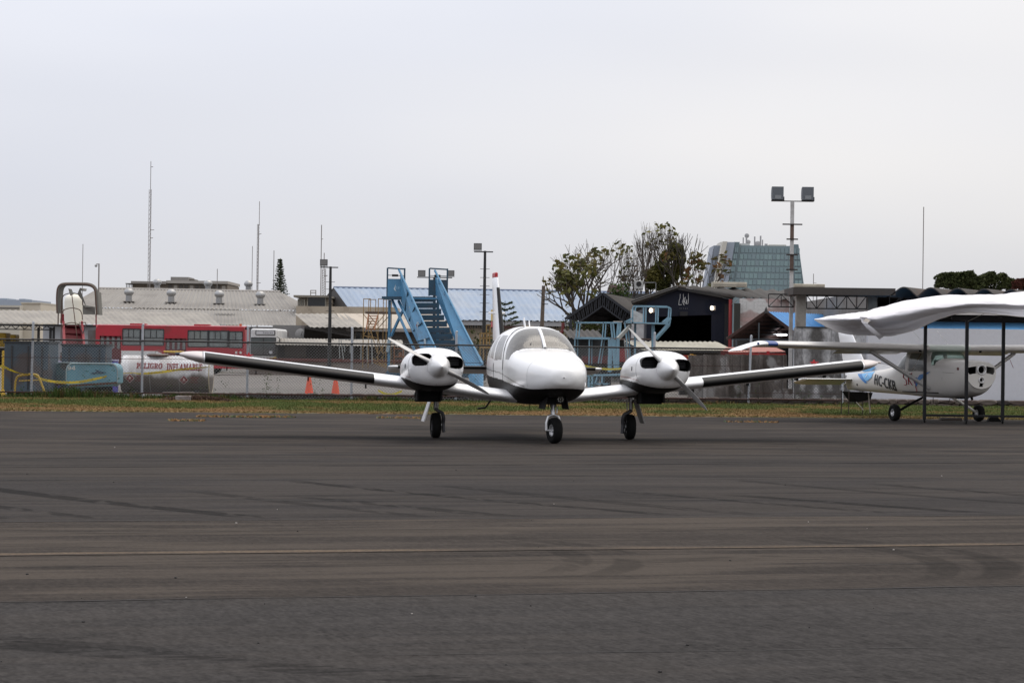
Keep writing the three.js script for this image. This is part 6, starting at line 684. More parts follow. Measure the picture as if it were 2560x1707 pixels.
{ // dark blue hangar with the white brush logo and two lit floodlights
  const d = 126, t = thing('navy_hangar', 'dark navy hangar with a white brush-stroke logo above its open black door', 'hangar'); const ap = [8.493, 5.009, -126], eL = [6.644, 4.231, -126], eR = [11.372, 4.438, -126];
  const s = new THREE.Shape([[eL[0] + 0.3, 0], [eL[0] + 0.3, eL[1] - 0.1], [ap[0], ap[1] - 0.12], [eR[0], eR[1] - 0.1], [eR[0], 0]].map(p => new THREE.Vector2(...p))); const h = new THREE.Path([[7.394, 0.564, -126], [7.357, 3.414, -126], [10.288, 3.556, -126], [10.327, 0.602, -126]].map(p => new THREE.Vector2(p[0], Math.max(0.02, p[1])))); s.holes.push(h); mesh('facade', uvBox(new THREE.ExtrudeGeometry(s, { depth: 0.25, bevelEnabled: false }).translate(0, 0, -126.2)), navyW, t);
  const bk = (p, z) => [p[0] + z * 0.06, p[1], p[2] - z]; mesh('roof_sheet', corrugated(bk([eL[0] - 0.5, eL[1] - 0.05, eL[2] + 0.5], 25), [eL[0] - 0.5, eL[1] - 0.05, eL[2] + 0.5], [ap[0], ap[1], ap[2] + 0.5], bk([ap[0], ap[1], ap[2]], 25), 0.7, 0.07), roofDark, t);
  const g2 = [14.573, 4.211, -122], r2 = [15.282, 4.89, -128]; mesh('roof_sheet', corrugated([eR[0] - 0.3, eR[1] + 0.05, -125.6], [14.612, 4.241, -121.5], [15.628, 4.944, -130], [ap[0], ap[1] + 0.02, -125.8], 0.55, 0.055), roofDark, t); mesh('verge_board', beam([eL[0] - 0.5, eL[1] - 0.12, -125.7], [ap[0], ap[1] - 0.08, -125.7], 0.1, 0.2), darkM, t); mesh('verge_board', beam([ap[0], ap[1] - 0.1, -125.75], [eR[0], eR[1] - 0.02, -125.5], 0.1, 0.16), darkM, t);
  { const im = mat([0.13, 0.13, 0.145], 0.9), x0 = 6.845, x1 = 11.32, h = 3.7; mesh('inner_back_wall', box2([x0, 0, -148], [x1, h, -148.2]), im, t); mesh('inner_side_wall', box2([x0, 0, -126.3], [x0 + 0.15, h, -148]), im, t); mesh('inner_side_wall', box2([x1 - 0.15, 0, -126.3], [x1, h, -148]), im, t); mesh('inner_ceiling', box2([x0, h, -126.3], [x1, h + 0.15, -148.2]), im, t); mesh('inner_floor', box2([x0, -0.02, -126.3], [x1, 0.01, -148]), mat([0.10, 0.10, 0.10], 0.9), t); }
  mesh('door_track_box', bx(0.4, 0.22, 0.15, ...[8.848, 3.596, -125.8]), mat([0.008, 0.008, 0.010], 0.8), t); mesh('side_recess', bx(0.22, 2.6, 0.06, ...[11.074, 2.842, -125.9]), mat([0.010, 0.011, 0.014], 0.8), t);
  // logo: hand-drawn strokes L, a star-like A and N
  const LG = (pts, w = 0.07) => { const o = []; for (let i = 0; i + 1 < pts.length; i++) o.push(beam([pts[i][0], pts[i][1], -125.93], [pts[i + 1][0], pts[i + 1][1], -125.93], w, 0.02)); return o; }; const q = (x, y) => [8.604 + x * 0.0207 / 5.6, 4.049 - y * 0.0207 / 5.6], lw = mat([0.52, 0.53, 0.54], 0.7);
  const pp = a => a.map(([x, y]) => q(x - 1675, y - 683)); mesh('logo_letter', LG(pp([[1690, 530], [1688, 590], [1676, 625], [1672, 683], [1714, 678]]), 0.035), lw, t); mesh('logo_letter', LG(pp([[1733, 530], [1735, 600], [1722, 640], [1748, 690], [1735, 610], [1765, 570], [1742, 660]]), 0.035), lw, t); mesh('logo_letter', LG(pp([[1765, 575], [1752, 640], [1770, 665], [1785, 600], [1780, 670], [1800, 665], [1806, 600], [1803, 520]]), 0.035), lw, t);
  for (let k = 0; k < 5; k++) mesh('small_letter', LG(pp([[1690 + k * 25, 725], [1690 + k * 25, 740]]), 0.02), mat([0.14, 0.14, 0.15], 0.7), t);
  const lamp = (u, v, lab) => { const p = u; const f = thing('flood_lamp', lab, 'lamp', p); mesh('housing', [rbx(0.30, 0.24, 0.10, 0.03, 0.04, 0, -0.03), rod([0, 0, -0.05], [0, 0, -0.45], 0.02, 6)], mat([0.10, 0.10, 0.11], 0.5), f); mesh('lens', new THREE.SphereGeometry(0.10, 20, 12).scale(0.9, 1.1, 0.4).translate(-0.01, 0, 0.05), mat([0.9, 0.85, 0.75], 0.3, 0, { emissive: new THREE.Color(1, 0.86, 0.66), emissiveIntensity: 4.5 }), f); const l = new THREE.PointLight(0xffdcae, 0.5, 0, 2); l.position.set(0, -0.02, 0.28); l.castShadow = true; f.add(l); };
  lamp([7.133, 3.731, -125.4], 0, 'lit floodlight left of the white logo on the navy hangar'); lamp([10.276, 3.896, -125.4], 0, 'lit floodlight right of the white logo on the navy hangar');
  mesh('red_downpipe', [rod([11.198, 4.356, -125.2], [11.198, 0.1, -125.2], 0.09, 10)], mat([0.22, 0.015, 0.018], 0.6), t); mesh('pipe_bracket', [rod([11.242, 4.069, -125.2], [11.532, 4.368, -124.6], 0.02, 5)], mat([0.2, 0.2, 0.2], 0.7), t);
  // white block wall to its right
  const w = thing('white_block_wall', 'white-washed block wall with worn patches right of the navy hangar', 'wall'); const bt = tex(6, 4, 1024, 512, (u, v) => { const row = Math.floor(v / 0.2), uu = u + (row % 2) * 0.2, m = Math.min(uu % 0.4, 0.4 - uu % 0.4) < 0.012 || Math.min(v % 0.2, 0.2 - v % 0.2) < 0.011, n = h3(Math.floor(uu / 0.4), row, 5), p = sstep(0.5, 0.64, fbm2(u * 0.7, v * 0.9, 4, 5) + 0.16 * (n - 0.5)), L = (0.9 + 0.2 * n2(u * 20, v * 20, 4)) * (m ? 0.82 : 1); return [lerp(0.50, 0.33 + 0.06 * n, p) * L, lerp(0.49, 0.27, p) * L, lerp(0.48, 0.255, p) * L]; }); mesh('wall', wbox([11.485, 1.247, -123], [14.731, 4.355, -123], 0.3), mat(0xffffff, 0.92, 0, { map: bt }), w); mesh('corner_post', bx(0.3, 4.1, 0.3, 11.319, 2.05, -122.8), mat([0.03, 0.03, 0.026], 0.9), w);
  const ac = (u0, u1, v0, v1, d, lab) => { const f = thing('roof_ventilator', lab, 'ventilator', [(u0[0] + u1[0]) / 2, u0[1], u0[2]]); const ww = u1[0] - u0[0], hh = v1; mesh('casing', uvBox(rbx(ww, hh, 0.9, 0.03, 0, hh / 2, -0.4)), gmat([0.46, 0.42, 0.34], 0.3, 0.7, 1, 1, 61), f); mesh('louvre', bx(ww * 0.96, 0.04, 0.02, 0, hh * 0.45, 0.06), mat([0.26, 0.24, 0.2], 0.8), f); mesh('end_cap', bx(0.05, hh * 1.04, 0.94, -ww / 2, hh / 2, -0.4), mat([0.40, 0.37, 0.3], 0.8), f); }; ac([10.434, 5.03, -127], [12.204, 5.012, -127], 0, 0.26, 127, 'long cream roof ventilator on the navy hangar, left of the light mast'); ac([14.2, 4.892, -123], [15.752, 4.892, -123], 0, 0.24, 123, 'long cream roof ventilator right of the light mast');
}
{ // blue-roofed open shed with a tube light
  const d = 104, t = thing('blue_gable_shed', 'open shed with a bright blue roof and a brown gable, a tube light inside', 'shed'); const ap = [10.826, 3.364, -104], eL = [9.17, 2.183, -104], eR = [12.203, 2.376, -104]; const bk = (p, z) => [p[0] + z * 0.62, p[1] - 0.0, p[2] - z];
  mesh('roof_sheet', corrugated(eR, bk(eR, 9), bk(ap, 9), ap, 0.25, 0.03), mat(0xffffff, 0.5, 0, { map: sheetTex([0.07, 0.25, 0.55], [0.10, 0.28, 0.55], 29) }), t); mesh('roof_sheet', corrugated(bk(eL, 9), eL, ap, bk(ap, 9), 0.25, 0.03), mat([0.10, 0.055, 0.045], 0.85), t);
  mesh('rafter', beam(eL, ap, 0.08, 0.12), mat([0.045, 0.02, 0.016], 0.8), t); mesh('rafter', beam(ap, eR, 0.08, 0.12), mat([0.045, 0.02, 0.016], 0.8), t); mesh('ridge_finial', new THREE.ConeGeometry(0.12, 0.3, 6).translate(ap[0], ap[1] + 0.08, ap[2]), darkM, t);
  for (let k = 0; k < 6; k++) { const a = V(...eL).lerp(V(...ap), 0.12 + k * 0.15), z = 0.5; mesh('batten', beam([a.x, a.y - 0.1, -104.3], [a.x + 4.2, a.y - 0.1, -110], 0.06), mat([0.04, 0.022, 0.018], 0.85), t); }
  { const im = mat([0.13, 0.125, 0.12], 0.9); mesh('back_wall', box2([eL[0] + 4.6, 0, -113.2], [eR[0] + 5.6, eL[1] + 1.2, -113.4]), im, t); mesh('side_wall', quad([eL[0] + 0.3, 0, -104.3], [eL[0] + 5.8, 0, -113.2], [eL[0] + 5.8, eL[1], -113.2], [eL[0] + 0.3, eL[1], -104.3]), im, t); mesh('side_wall', quad([eR[0], 0, -104.3], [eR[0] + 5.5, 0, -113.2], [eR[0] + 5.5, eR[1], -113.2], [eR[0], eR[1], -104.3]), im, t); } mesh('tie_beam', beam([eL[0] + 0.2, eL[1] - 0.02, -104], [eR[0] - 0.2, eL[1] + 0.0, -104], 0.04), mat([0.04, 0.05, 0.06], 0.7), t); for (const x of [eL[0] + 0.4, ap[0] - 0.3, eR[0] - 0.2]) mesh('post', beam([x, 0, -104], [x, eL[1] + (x > eL[0] + 1 && x < eR[0] - 1 ? 0.7 : 0), -104], 0.06), mat([0.05, 0.06, 0.07], 0.6), t);
  const l = thing('tube_light', 'lit white fluorescent tube hanging in the blue-roofed shed', 'lamp', [11.765, 2.408, -107]); mesh('tube', new THREE.CapsuleGeometry(0.032, 0.58, 4, 10).rotateZ(Math.PI / 2), mat([0.9, 0.9, 0.9], 0.4, 0, { emissive: new THREE.Color(0.95, 0.98, 1), emissiveIntensity: 3 }), l); mesh('fitting', bx(0.68, 0.03, 0.07, 0, 0.05, 0), mat([0.4, 0.4, 0.4], 0.6), l); const pl = new THREE.PointLight(0xeaf2ff, 0.9, 0, 2); pl.position.set(0, -0.08, 0.05); pl.castShadow = true; l.add(pl);
}
{ // weathered concrete and white walls along the right verge
  const weather = (c, sd, dirt, wht) => tex(10, 4, 1024, 512, (u, v) => { const s = fbm2(u * 2.6, v * 0.55, 5, sd), b = fbm2(u * 0.9, v * 1.1, 4, sd + 7), n = n2(u * 26, v * 18, sd + 1), p = Math.abs(u % 1.9) < 0.03 ? 0.7 : 1; const k = sstep(0.42, 0.62, s * 0.6 + b * 0.4), w = wht * sstep(0.58, 0.7, fbm2(u * 2.2 + 4, v * 1.6, 4, sd + 13)); let L = (0.75 + 0.5 * n) * p; const q = [lerp(c[0], c[0] * dirt, k) * L, lerp(c[1], c[1] * dirt * 0.95, k) * L, lerp(c[2], c[2] * dirt * 0.9, k) * L]; return [lerp(q[0], 0.5, w), lerp(q[1], 0.5, w), lerp(q[2], 0.5, w)]; });
  const a = thing('dark_concrete_wall', 'dark stained concrete panel wall behind the right wing', 'wall'); const am = mat(0xffffff, 0.95, 0, { map: weather([0.115, 0.10, 0.092], 41, 0.45, 0.35) }); const us = [1725, 1758, 1812, 1870, 1905, 1962], vt = [888, 886, 885, 888, 884]; const X = [6.145, 6.654, 7.425, 7.949, 8.582, 9.408], Yt = [1.474, 1.494, 1.517, 1.512, 1.521]; for (let k = 0; k < 5; k++) mesh('panel', uvBox(box2([X[k] + 0.012, 0, -84 + (k % 2) * 0.04], [X[k + 1] - 0.012, Yt[k], -84.2 + (k % 2) * 0.04])), am, a); for (let k = 0; k < 6; k++) mesh('pilaster', uvBox(bx(0.12, Yt[Math.min(4, k)] + 0.02, 0.2, X[k], Yt[Math.min(4, k)] / 2, -83.95)), am, a); mesh('low_block', uvBox(box2([9.195, -0.154, -82], [9.569, 0.386, -82.6])), am, a);
  const b = thing('stained_grey_wall', 'tall grey wall streaked black with damp left of the white wall', 'wall'); const bm = mat(0xffffff, 0.95, 0, { map: weather([0.36, 0.36, 0.37], 43, 0.22, 0.6) }); mesh('wall', uvBox(box2([9.272, 0, -80], [11.698, 2.424, -80.3])), bm, b); mesh('coping', uvBox(box2([9.338, 2.424, -79.95], [11.724, 2.464, -80.35])), mat([0.05, 0.048, 0.046], 0.95), b);
  const w = thing('white_wall', 'long plain white wall behind the parked HC-CKB airplane', 'wall'); const wt = tex(14, 3, 1024, 256, (u, v) => { const s = fbm2(u * 0.5, v * 0.5, 4, 3), n = n2(u * 18, v * 18, 4); const L = 0.93 + 0.1 * s + 0.05 * (n - 0.5); return [0.50 * L, 0.505 * L, 0.54 * L]; }); mesh('wall', uvBox(box2([11.57, 0, -79.3], [19.265, 2.449, -79.6])), mat(0xffffff, 0.9, 0, { map: wt }), w); mesh('plinth', uvBox(box2([10.904, 0, -79], [19.192, 0.13, -79.25])), mat([0.035, 0.03, 0.027], 0.95), w);
  // concrete frame with steel trusses and the deep-ribbed dark roof
  const f = thing('concrete_frame_hall', 'concrete-framed hall with lattice girders under a deep-ribbed dark roof', 'hall'); const cm = gmat([0.30, 0.28, 0.25], 0.5, 0.95, 0.9, 0.25, 63); const col = (u0, u1, vt, d, x0, x1, y) => mesh('column', uvBox(box2([x0, 0, -d], [x1, y, -d - 0.4])), cm, f); col(0, 0, 0, 92, 10.723, 11.085, 3.83); col(0, 0, 0, 93, 13.553, 13.919, 3.89);
  const bl = mat([0.014, 0.013, 0.013], 0.7); const truss = (A, B, n, hgt, flip = 0) => { A = V(...A); B = V(...B); const dn = V(0, -hgt, 0); mesh('girder_chord', beam(A, B, 0.045), bl, f); mesh('girder_chord', beam(A.clone().add(dn), B.clone().add(dn), 0.045), bl, f); for (let i = 0; i <= n; i++) { const p = A.clone().lerp(B, i / n), q = A.clone().lerp(B, (i + 1) / n); mesh('girder_post', beam(p, p.clone().add(dn), 0.03), bl, f); if (i < n) { mesh('girder_web', (i + flip) % 2 ? beam(p, q.clone().add(dn), 0.03) : beam(p.clone().add(dn), q, 0.03), bl, f); } } };
  truss([9.763, 3.839, -93], [10.739, 3.836, -93], 2, 0.48); truss([11.143, 3.795, -92.3], [13.413, 3.809, -92.3], 6, 0.50, 1); truss([14.322, 3.783, -92.6], [17.283, 3.73, -92.6], 7, 0.45); mesh('roof_beam', uvBox(box2([10.478, 3.793, -91], [14.297, 4.062, -94])), gmat([0.06, 0.052, 0.046], 0.5, 0.95, 0.6, 0.6, 65), f);
  // folded roof sheets, one piece for each fold
  const fold = gmat([0.05, 0.045, 0.042], 0.5, 0.95, 0.6, 0.6, 67); for (let k = 0; k < 7; k++) { const x0 = 14.107 + k * 1.0, y0 = 3.8 - k * 0.008, h = 0.33; const pr = []; for (let i = 0; i <= 14; i++) { const s = i / 14; pr.push([x0 + s * 1.0, y0 + h * Math.pow(Math.sin(Math.PI * Math.min(1, s * 1.0)), 1.2)]); } for (let i = 14; i >= 0; i--) { const s = i / 14; pr.push([x0 + s * 1.0, y0 - 0.05 + h * Math.pow(Math.sin(Math.PI * s), 1.2)]); } mesh('roof_fold', uvBox(prism(pr, -91, 9).applyMatrix4(new THREE.Matrix4().makeShear(0, 0, 0, 0, -0.45, 0)).translate(-0.45 * 91, 0, 0)), fold, f); }
  { const im = gmat([0.17, 0.16, 0.15], 0.4, 0.95, 0.6, 0.4, 64), x0 = 13.88, x1 = 26, h = 3.945; mesh('back_wall', uvBox(box2([x0, 0, -118], [x1, h, -118.3])), im, f); mesh('side_wall', uvBox(box2([x0, 0, -95.5], [x0 + 0.2, h, -118])), im, f); mesh('side_wall', uvBox(box2([x1 - 0.2, 0, -95.5], [x1, h, -118])), im, f); mesh('inner_ceiling', uvBox(box2([x0, h, -94.5], [x1, h + 0.12, -118.3])), im, f); } mesh('blue_roof_strip', quad([13.197, 2.221, -88], [19.616, 2.305, -88], [20.945, 3.007, -94], [13.241, 2.906, -94], 6, 2), mat(0xffffff, 0.5, 0, { map: sheetTex([0.10, 0.28, 0.52], [0.13, 0.30, 0.52], 69) }), f);
}
{ // small sheds and red stalls between
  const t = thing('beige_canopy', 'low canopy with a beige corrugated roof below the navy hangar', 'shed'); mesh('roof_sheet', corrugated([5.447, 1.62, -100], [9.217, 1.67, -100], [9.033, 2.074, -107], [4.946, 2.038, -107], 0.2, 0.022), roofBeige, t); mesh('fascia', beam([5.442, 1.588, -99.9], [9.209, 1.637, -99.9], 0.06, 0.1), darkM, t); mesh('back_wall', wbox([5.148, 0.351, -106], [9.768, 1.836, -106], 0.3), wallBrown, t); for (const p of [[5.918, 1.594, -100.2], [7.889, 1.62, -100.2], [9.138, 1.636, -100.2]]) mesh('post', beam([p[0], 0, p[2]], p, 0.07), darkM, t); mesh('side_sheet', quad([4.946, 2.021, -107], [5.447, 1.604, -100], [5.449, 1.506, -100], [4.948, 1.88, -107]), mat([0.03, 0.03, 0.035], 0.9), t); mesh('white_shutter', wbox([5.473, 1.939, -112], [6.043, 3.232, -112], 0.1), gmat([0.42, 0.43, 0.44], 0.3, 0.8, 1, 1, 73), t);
  const r = thing('red_stall', 'stall with a faded red roof and red valance beside the dark concrete wall', 'stall'); mesh('roof_sheet', quad([8.181, 1.591, -95], [10.672, 1.655, -95], [10.605, 1.832, -98], [8.597, 1.805, -98], 3, 1), mat([0.30, 0.10, 0.075], 0.7), r); mesh('valance', uvBox(box2([8.385, 1.435, -95], [10.674, 1.591, -95.05])), mat([0.30, 0.025, 0.02], 0.7), r); mesh('end_board', bx(0.3, 0.28, 0.06, ...[8.282, 1.515, -94.9]), mat([0.10, 0.012, 0.012], 0.8), r); mesh('cloth', bx(0.12, 0.2, 0.04, ...[9.967, 1.568, -94.8]), mat([0.40, 0.02, 0.025], 0.7), r); for (const p of [[8.607, 1.534, -95.4], [10.562, 1.56, -95.4]]) mesh('post', beam([p[0], 0, p[2]], p, 0.06), darkM, r);
  const box = (a, b, m, lab, cat = 'crate') => { const o = thing('red_crate', lab, cat, [(a[0] + b[0]) / 2, 0, a[2]]); const w = b[0] - a[0], y0 = Math.max(0, a[1]), h = b[1] - y0; mesh('body', uvBox(rbx(w, h, 0.9, 0.03, 0, y0 + h / 2, -0.45)), m, o); mesh('lid', bx(w + 0.04, 0.05, 0.94, 0, y0 + h + 0.02, -0.45), m, o); if (y0 > 0.1) mesh('stand', [bx(w * 0.9, y0, 0.7, 0, y0 / 2, -0.45)], darkM, o); };
  const rm = gmat([0.22, 0.014, 0.018], 0.5, 0.6, 1, 1, 75), dm = gmat([0.11, 0.012, 0.016], 0.5, 0.6, 1, 1, 77); box([4.845, 1.113, -110], [6.226, 1.69, -110], rm, 'bright red cabinet behind the blue work stand'); box([3.244, 1.028, -112], [4.048, 1.314, -112], dm, 'dark maroon crate on the left under the lean-to'); box([4.053, 1.025, -111], [4.558, 1.341, -111], dm, 'dark maroon crate between the lean-to and the ladder'); box([6.412, 1.279, -93], [6.837, 1.422, -93], gmat([0.36, 0.03, 0.02], 0.4, 0.6, 1, 1, 79), 'red crate with a yellow cover beside the right engine'); tag(mesh('yellow_cover', [prism([[0, 0], [0.42, -0.03], [0.40, 0.06], [0.12, 0.12], [0, 0.06]], 0, 0.5).translate(6.702, 1.391, -92.4)], mat([0.55, 0.27, 0.02], 0.7)), 'crumpled yellow-orange cover beside the right engine', 'cover'); box([5.464, 1.35, -104], [6.109, 1.58, -104], gmat([0.35, 0.35, 0.34], 0.3, 0.6, 1, 1, 81), 'pale grey cabinet under the beige canopy', 'cabinet'); box([6.211, 0.814, -90], [6.604, 1.218, -90], dm, 'dark maroon crate low beside the concrete wall');
  const gt = thing('rooftop_unit', 'rusty rooftop tank and air units behind the bare trees', 'rooftop unit'); mesh('tank', uvBox(prism([[0, 0], [1.05, 0], [1.0, 0.42], [0.15, 0.5]], 0, 1).translate(5.812, 5.24, -150)), gmat([0.20, 0.14, 0.13], 0.5, 0.8, 1, 1, 83), gt); mesh('air_unit', uvBox(rbx(0.55, 0.5, 0.5, 0.03, 7.749, 5.733, -150)), mat([0.4, 0.4, 0.39], 0.7), gt); mesh('fan_grille', new THREE.CylinderGeometry(0.16, 0.16, 0.04, 18).rotateX(Math.PI / 2).translate(7.748, 5.782, -149.74), darkM, gt); mesh('support_wall', box2([5.407, 0, -151], [8.872, 5.229, -153]), mat([0.10, 0.10, 0.10], 0.9), gt); mesh('rack', [beam([7.23, 5.888, -150.5], [8.834, 5.909, -150.5], 0.04), beam([7.23, 5.888, -150.5], [7.239, 5.172, -150.5], 0.04), beam([8.834, 5.909, -150.5], [8.843, 5.193, -150.5], 0.04)], mat([0.3, 0.3, 0.3], 0.8), gt);
}

/* ---------- stairs, stands, poles and masts ---------- */
{ // light blue boarding stairs
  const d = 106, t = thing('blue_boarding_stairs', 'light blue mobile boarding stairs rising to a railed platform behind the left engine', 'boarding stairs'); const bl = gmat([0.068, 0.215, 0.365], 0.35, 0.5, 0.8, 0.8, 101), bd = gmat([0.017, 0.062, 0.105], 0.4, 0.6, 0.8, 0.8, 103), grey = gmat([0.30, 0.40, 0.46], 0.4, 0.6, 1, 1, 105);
  const q = (p, dz = 0) => [p[0], p[1], p[2] + dz];
  // side stringers: parallelograms from the platform down to the foot
  const strip = (a, b, c, e, th, m, n) => mesh(n, (() => { const g = []; const A = V(...a), B = V(...b), C = V(...c), E = V(...e), o = V(th, 0, 0); for (const s of [0, 1]) { const f = s ? o : V(0, 0, 0); g.push(quad(A.clone().add(f), B.clone().add(f), C.clone().add(f), E.clone().add(f), 2, 6)); } for (const [p, r] of [[A, B], [B, C], [C, E], [E, A]]) g.push(quad(p, r, r.clone().add(o), p.clone().add(o))); return g; })(), m, t);
  // right stringer (seen from inside), left stringer (seen from outside)
  strip([-3.449, 4.778, -108.4], [-3.421, 3.979, -108.4], [-2.046, 1.044, -104.6], [-1.27, 1.056, -104.2], 0.06, bl, 'stringer'); strip([-2.046, 1.044, -104.6], [-1.707, 0.017, -103.6], [-1.244, 0.029, -103.2], [-1.27, 1.056, -104.2], 0.06, bl, 'stringer_foot');
  strip([-5.013, 4.811, -108.4], [-4.981, 3.71, -108.4], [-3.874, 1.449, -105.2], [-3.252, 1.457, -104.6], 0.06, bl, 'stringer'); strip([-3.874, 1.449, -105.2], [-3.202, 0.065, -103.6], [-2.818, 0.076, -103.2], [-3.252, 1.457, -104.6], 0.06, bl, 'stringer_foot');
  mesh('top_rail', rod([-3.474, 5.083, -108.5], [-1.248, 0.938, -104], 0.05, 8), bl, t); mesh('top_rail', rod([-5.075, 5.098, -108.5], [-3.215, 1.492, -104.5], 0.05, 8), bl, t); mesh('top_rail', rod([-3.215, 1.492, -104.5], [-2.509, 0.082, -103], 0.05, 8), bl, t);
  for (let k = 0; k < 7; k++) { const s = 0.08 + k * 0.13; const A = V(...[-5.009, 4.808, -108.3]).lerp(V(...[-3.249, 1.457, -104.5]), s), B = V(...[-5.075, 5.098, -108.5]).lerp(V(...[-3.215, 1.492, -104.5]), s); mesh('baluster', beam(A, B, 0.05, 0.03), bl, t); const C = V(...[-3.446, 4.775, -108.3]).lerp(V(...[-1.268, 1.057, -104.1]), s), D = V(...[-3.474, 5.083, -108.5]).lerp(V(...[-1.248, 0.938, -104]), s); mesh('baluster', beam(C, D, 0.05, 0.03), bl, t); }
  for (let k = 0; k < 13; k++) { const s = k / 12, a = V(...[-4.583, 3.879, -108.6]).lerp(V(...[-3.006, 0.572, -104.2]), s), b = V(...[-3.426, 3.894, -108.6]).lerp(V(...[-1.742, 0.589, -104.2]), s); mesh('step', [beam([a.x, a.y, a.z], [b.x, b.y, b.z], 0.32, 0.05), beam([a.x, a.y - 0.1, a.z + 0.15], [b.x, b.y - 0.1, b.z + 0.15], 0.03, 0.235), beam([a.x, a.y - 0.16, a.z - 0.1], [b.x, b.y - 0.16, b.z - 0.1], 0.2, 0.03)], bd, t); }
  // landing platform with its two gates
  mesh('platform', box2([-5.779, 3.793, -108.4], [-3.241, 3.865, -110.3]), bl, t); mesh('platform_edge', box2([-5.807, 3.773, -108.2], [-4.708, 3.897, -108.35]), bd, t);
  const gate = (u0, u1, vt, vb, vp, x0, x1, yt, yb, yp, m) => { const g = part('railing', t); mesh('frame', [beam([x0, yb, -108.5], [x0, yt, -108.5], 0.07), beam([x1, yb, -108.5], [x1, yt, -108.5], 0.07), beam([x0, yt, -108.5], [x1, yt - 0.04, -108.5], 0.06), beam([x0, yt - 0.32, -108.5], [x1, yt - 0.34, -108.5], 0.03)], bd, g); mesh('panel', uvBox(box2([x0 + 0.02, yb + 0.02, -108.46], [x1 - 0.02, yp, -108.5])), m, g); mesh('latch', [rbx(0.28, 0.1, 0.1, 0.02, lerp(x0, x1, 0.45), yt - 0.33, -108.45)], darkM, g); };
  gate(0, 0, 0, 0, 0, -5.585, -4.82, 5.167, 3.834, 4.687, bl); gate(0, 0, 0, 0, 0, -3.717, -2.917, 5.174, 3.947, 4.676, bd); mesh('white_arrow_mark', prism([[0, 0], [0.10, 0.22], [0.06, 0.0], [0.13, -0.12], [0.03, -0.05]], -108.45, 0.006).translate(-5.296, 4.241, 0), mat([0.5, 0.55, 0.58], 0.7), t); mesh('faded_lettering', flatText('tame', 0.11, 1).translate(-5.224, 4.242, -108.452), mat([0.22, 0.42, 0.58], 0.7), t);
  // undercarriage and braces
  const lg = [[[-5.492, 3.751, -109], [-5.506, 2.143, -109]], [[-5.375, 3.748, -108.8], [-4.199, 1.445, -106]], [[-5.089, 3.717, -108.8], [-3.891, 1.588, -105.6]], [[-4.886, 3.249, -108.4], [-5.399, 2.144, -109]], [[-4.999, 3.037, -108.6], [-5.4, 2.18, -109]]]; for (const [a, b] of lg) mesh('brace', beam(a, b, 0.09), bl, t); mesh('leg', beam([-5.502, 3.755, -109.2], [-5.514, 0.1, -109.2], 0.12), bl, t); mesh('leg', beam([-3.348, 3.792, -109.6], [-3.348, 0.1, -109.6], 0.12), bl, t); mesh('leg_sleeve', beam([-5.475, 2.108, -109.1], [-5.574, 1.427, -109.1], 0.14), grey, t); mesh('chassis', bx(3.4, 0.22, 0.3, -3.801, 0.45, -106.5), bd, t); for (const [x, z] of [[-5.109, -108], [-3.073, -108.6], [-2.789, -104.4], [-1.511, -104.2]]) wheel(t, x, 0.3, z, 0.3, 0.2, 0.15, M.rubber, bl, 0);
  for (let k = 0; k < 4; k++) { const s = 0.2 + k * 0.2, a = V(...[-4.977, 3.708, -108.3]).lerp(V(...[-3.87, 1.449, -105.1]), s), b = V(...[-5.009, 4.808, -108.3]).lerp(V(...[-3.249, 1.457, -104.5]), s + 0.02); mesh('stringer_rib', beam([a.x, a.y, a.z + 0.02], [b.x, b.y, b.z + 0.02], 0.05), bd, t); }
  const pn = (a, s, m) => { const p = V(...[-5.006, 4.242, -108.4]).lerp(V(...[-3.571, 1.453, -104.9]), a); mesh('worn_sticker', beam([p.x, p.y + s, p.z + 0.09], [p.x + 0.05, p.y - s, p.z + 0.16], 0.1, 0.02), m, t); }; pn(0.36, 0.22, mat([0.35, 0.45, 0.5], 0.8)); pn(0.62, 0.24, mat([0.36, 0.43, 0.48], 0.8)); pn(0.6, 0.08, mat([0.24, 0.03, 0.03], 0.8)); pn(0.86, 0.18, mat([0.38, 0.45, 0.5], 0.8));
}
const flood = (t, x, y, z, s = 0.5, face = 1) => { const g = part('floodlight', t); mesh('housing', uvBox(prism([[-0.5 * s, -0.42 * s], [0.5 * s, -0.42 * s], [0.5 * s, 0.42 * s], [-0.5 * s, 0.42 * s]], z, 0.3 * s).translate(x, y, 0)), mat([0.06, 0.06, 0.065], 0.6), g); if (face) mesh('glass', bx(0.84 * s, 0.66 * s, 0.02, x, y, z + 0.012), mat([0.16, 0.155, 0.15], 0.15), g); mesh('bracket', bx(1.05 * s, 0.05 * s, 0.1 * s, x, y - 0.5 * s, z - 0.1), darkM, g); };
const blackPole = mat([0.012, 0.012, 0.013], 0.6);
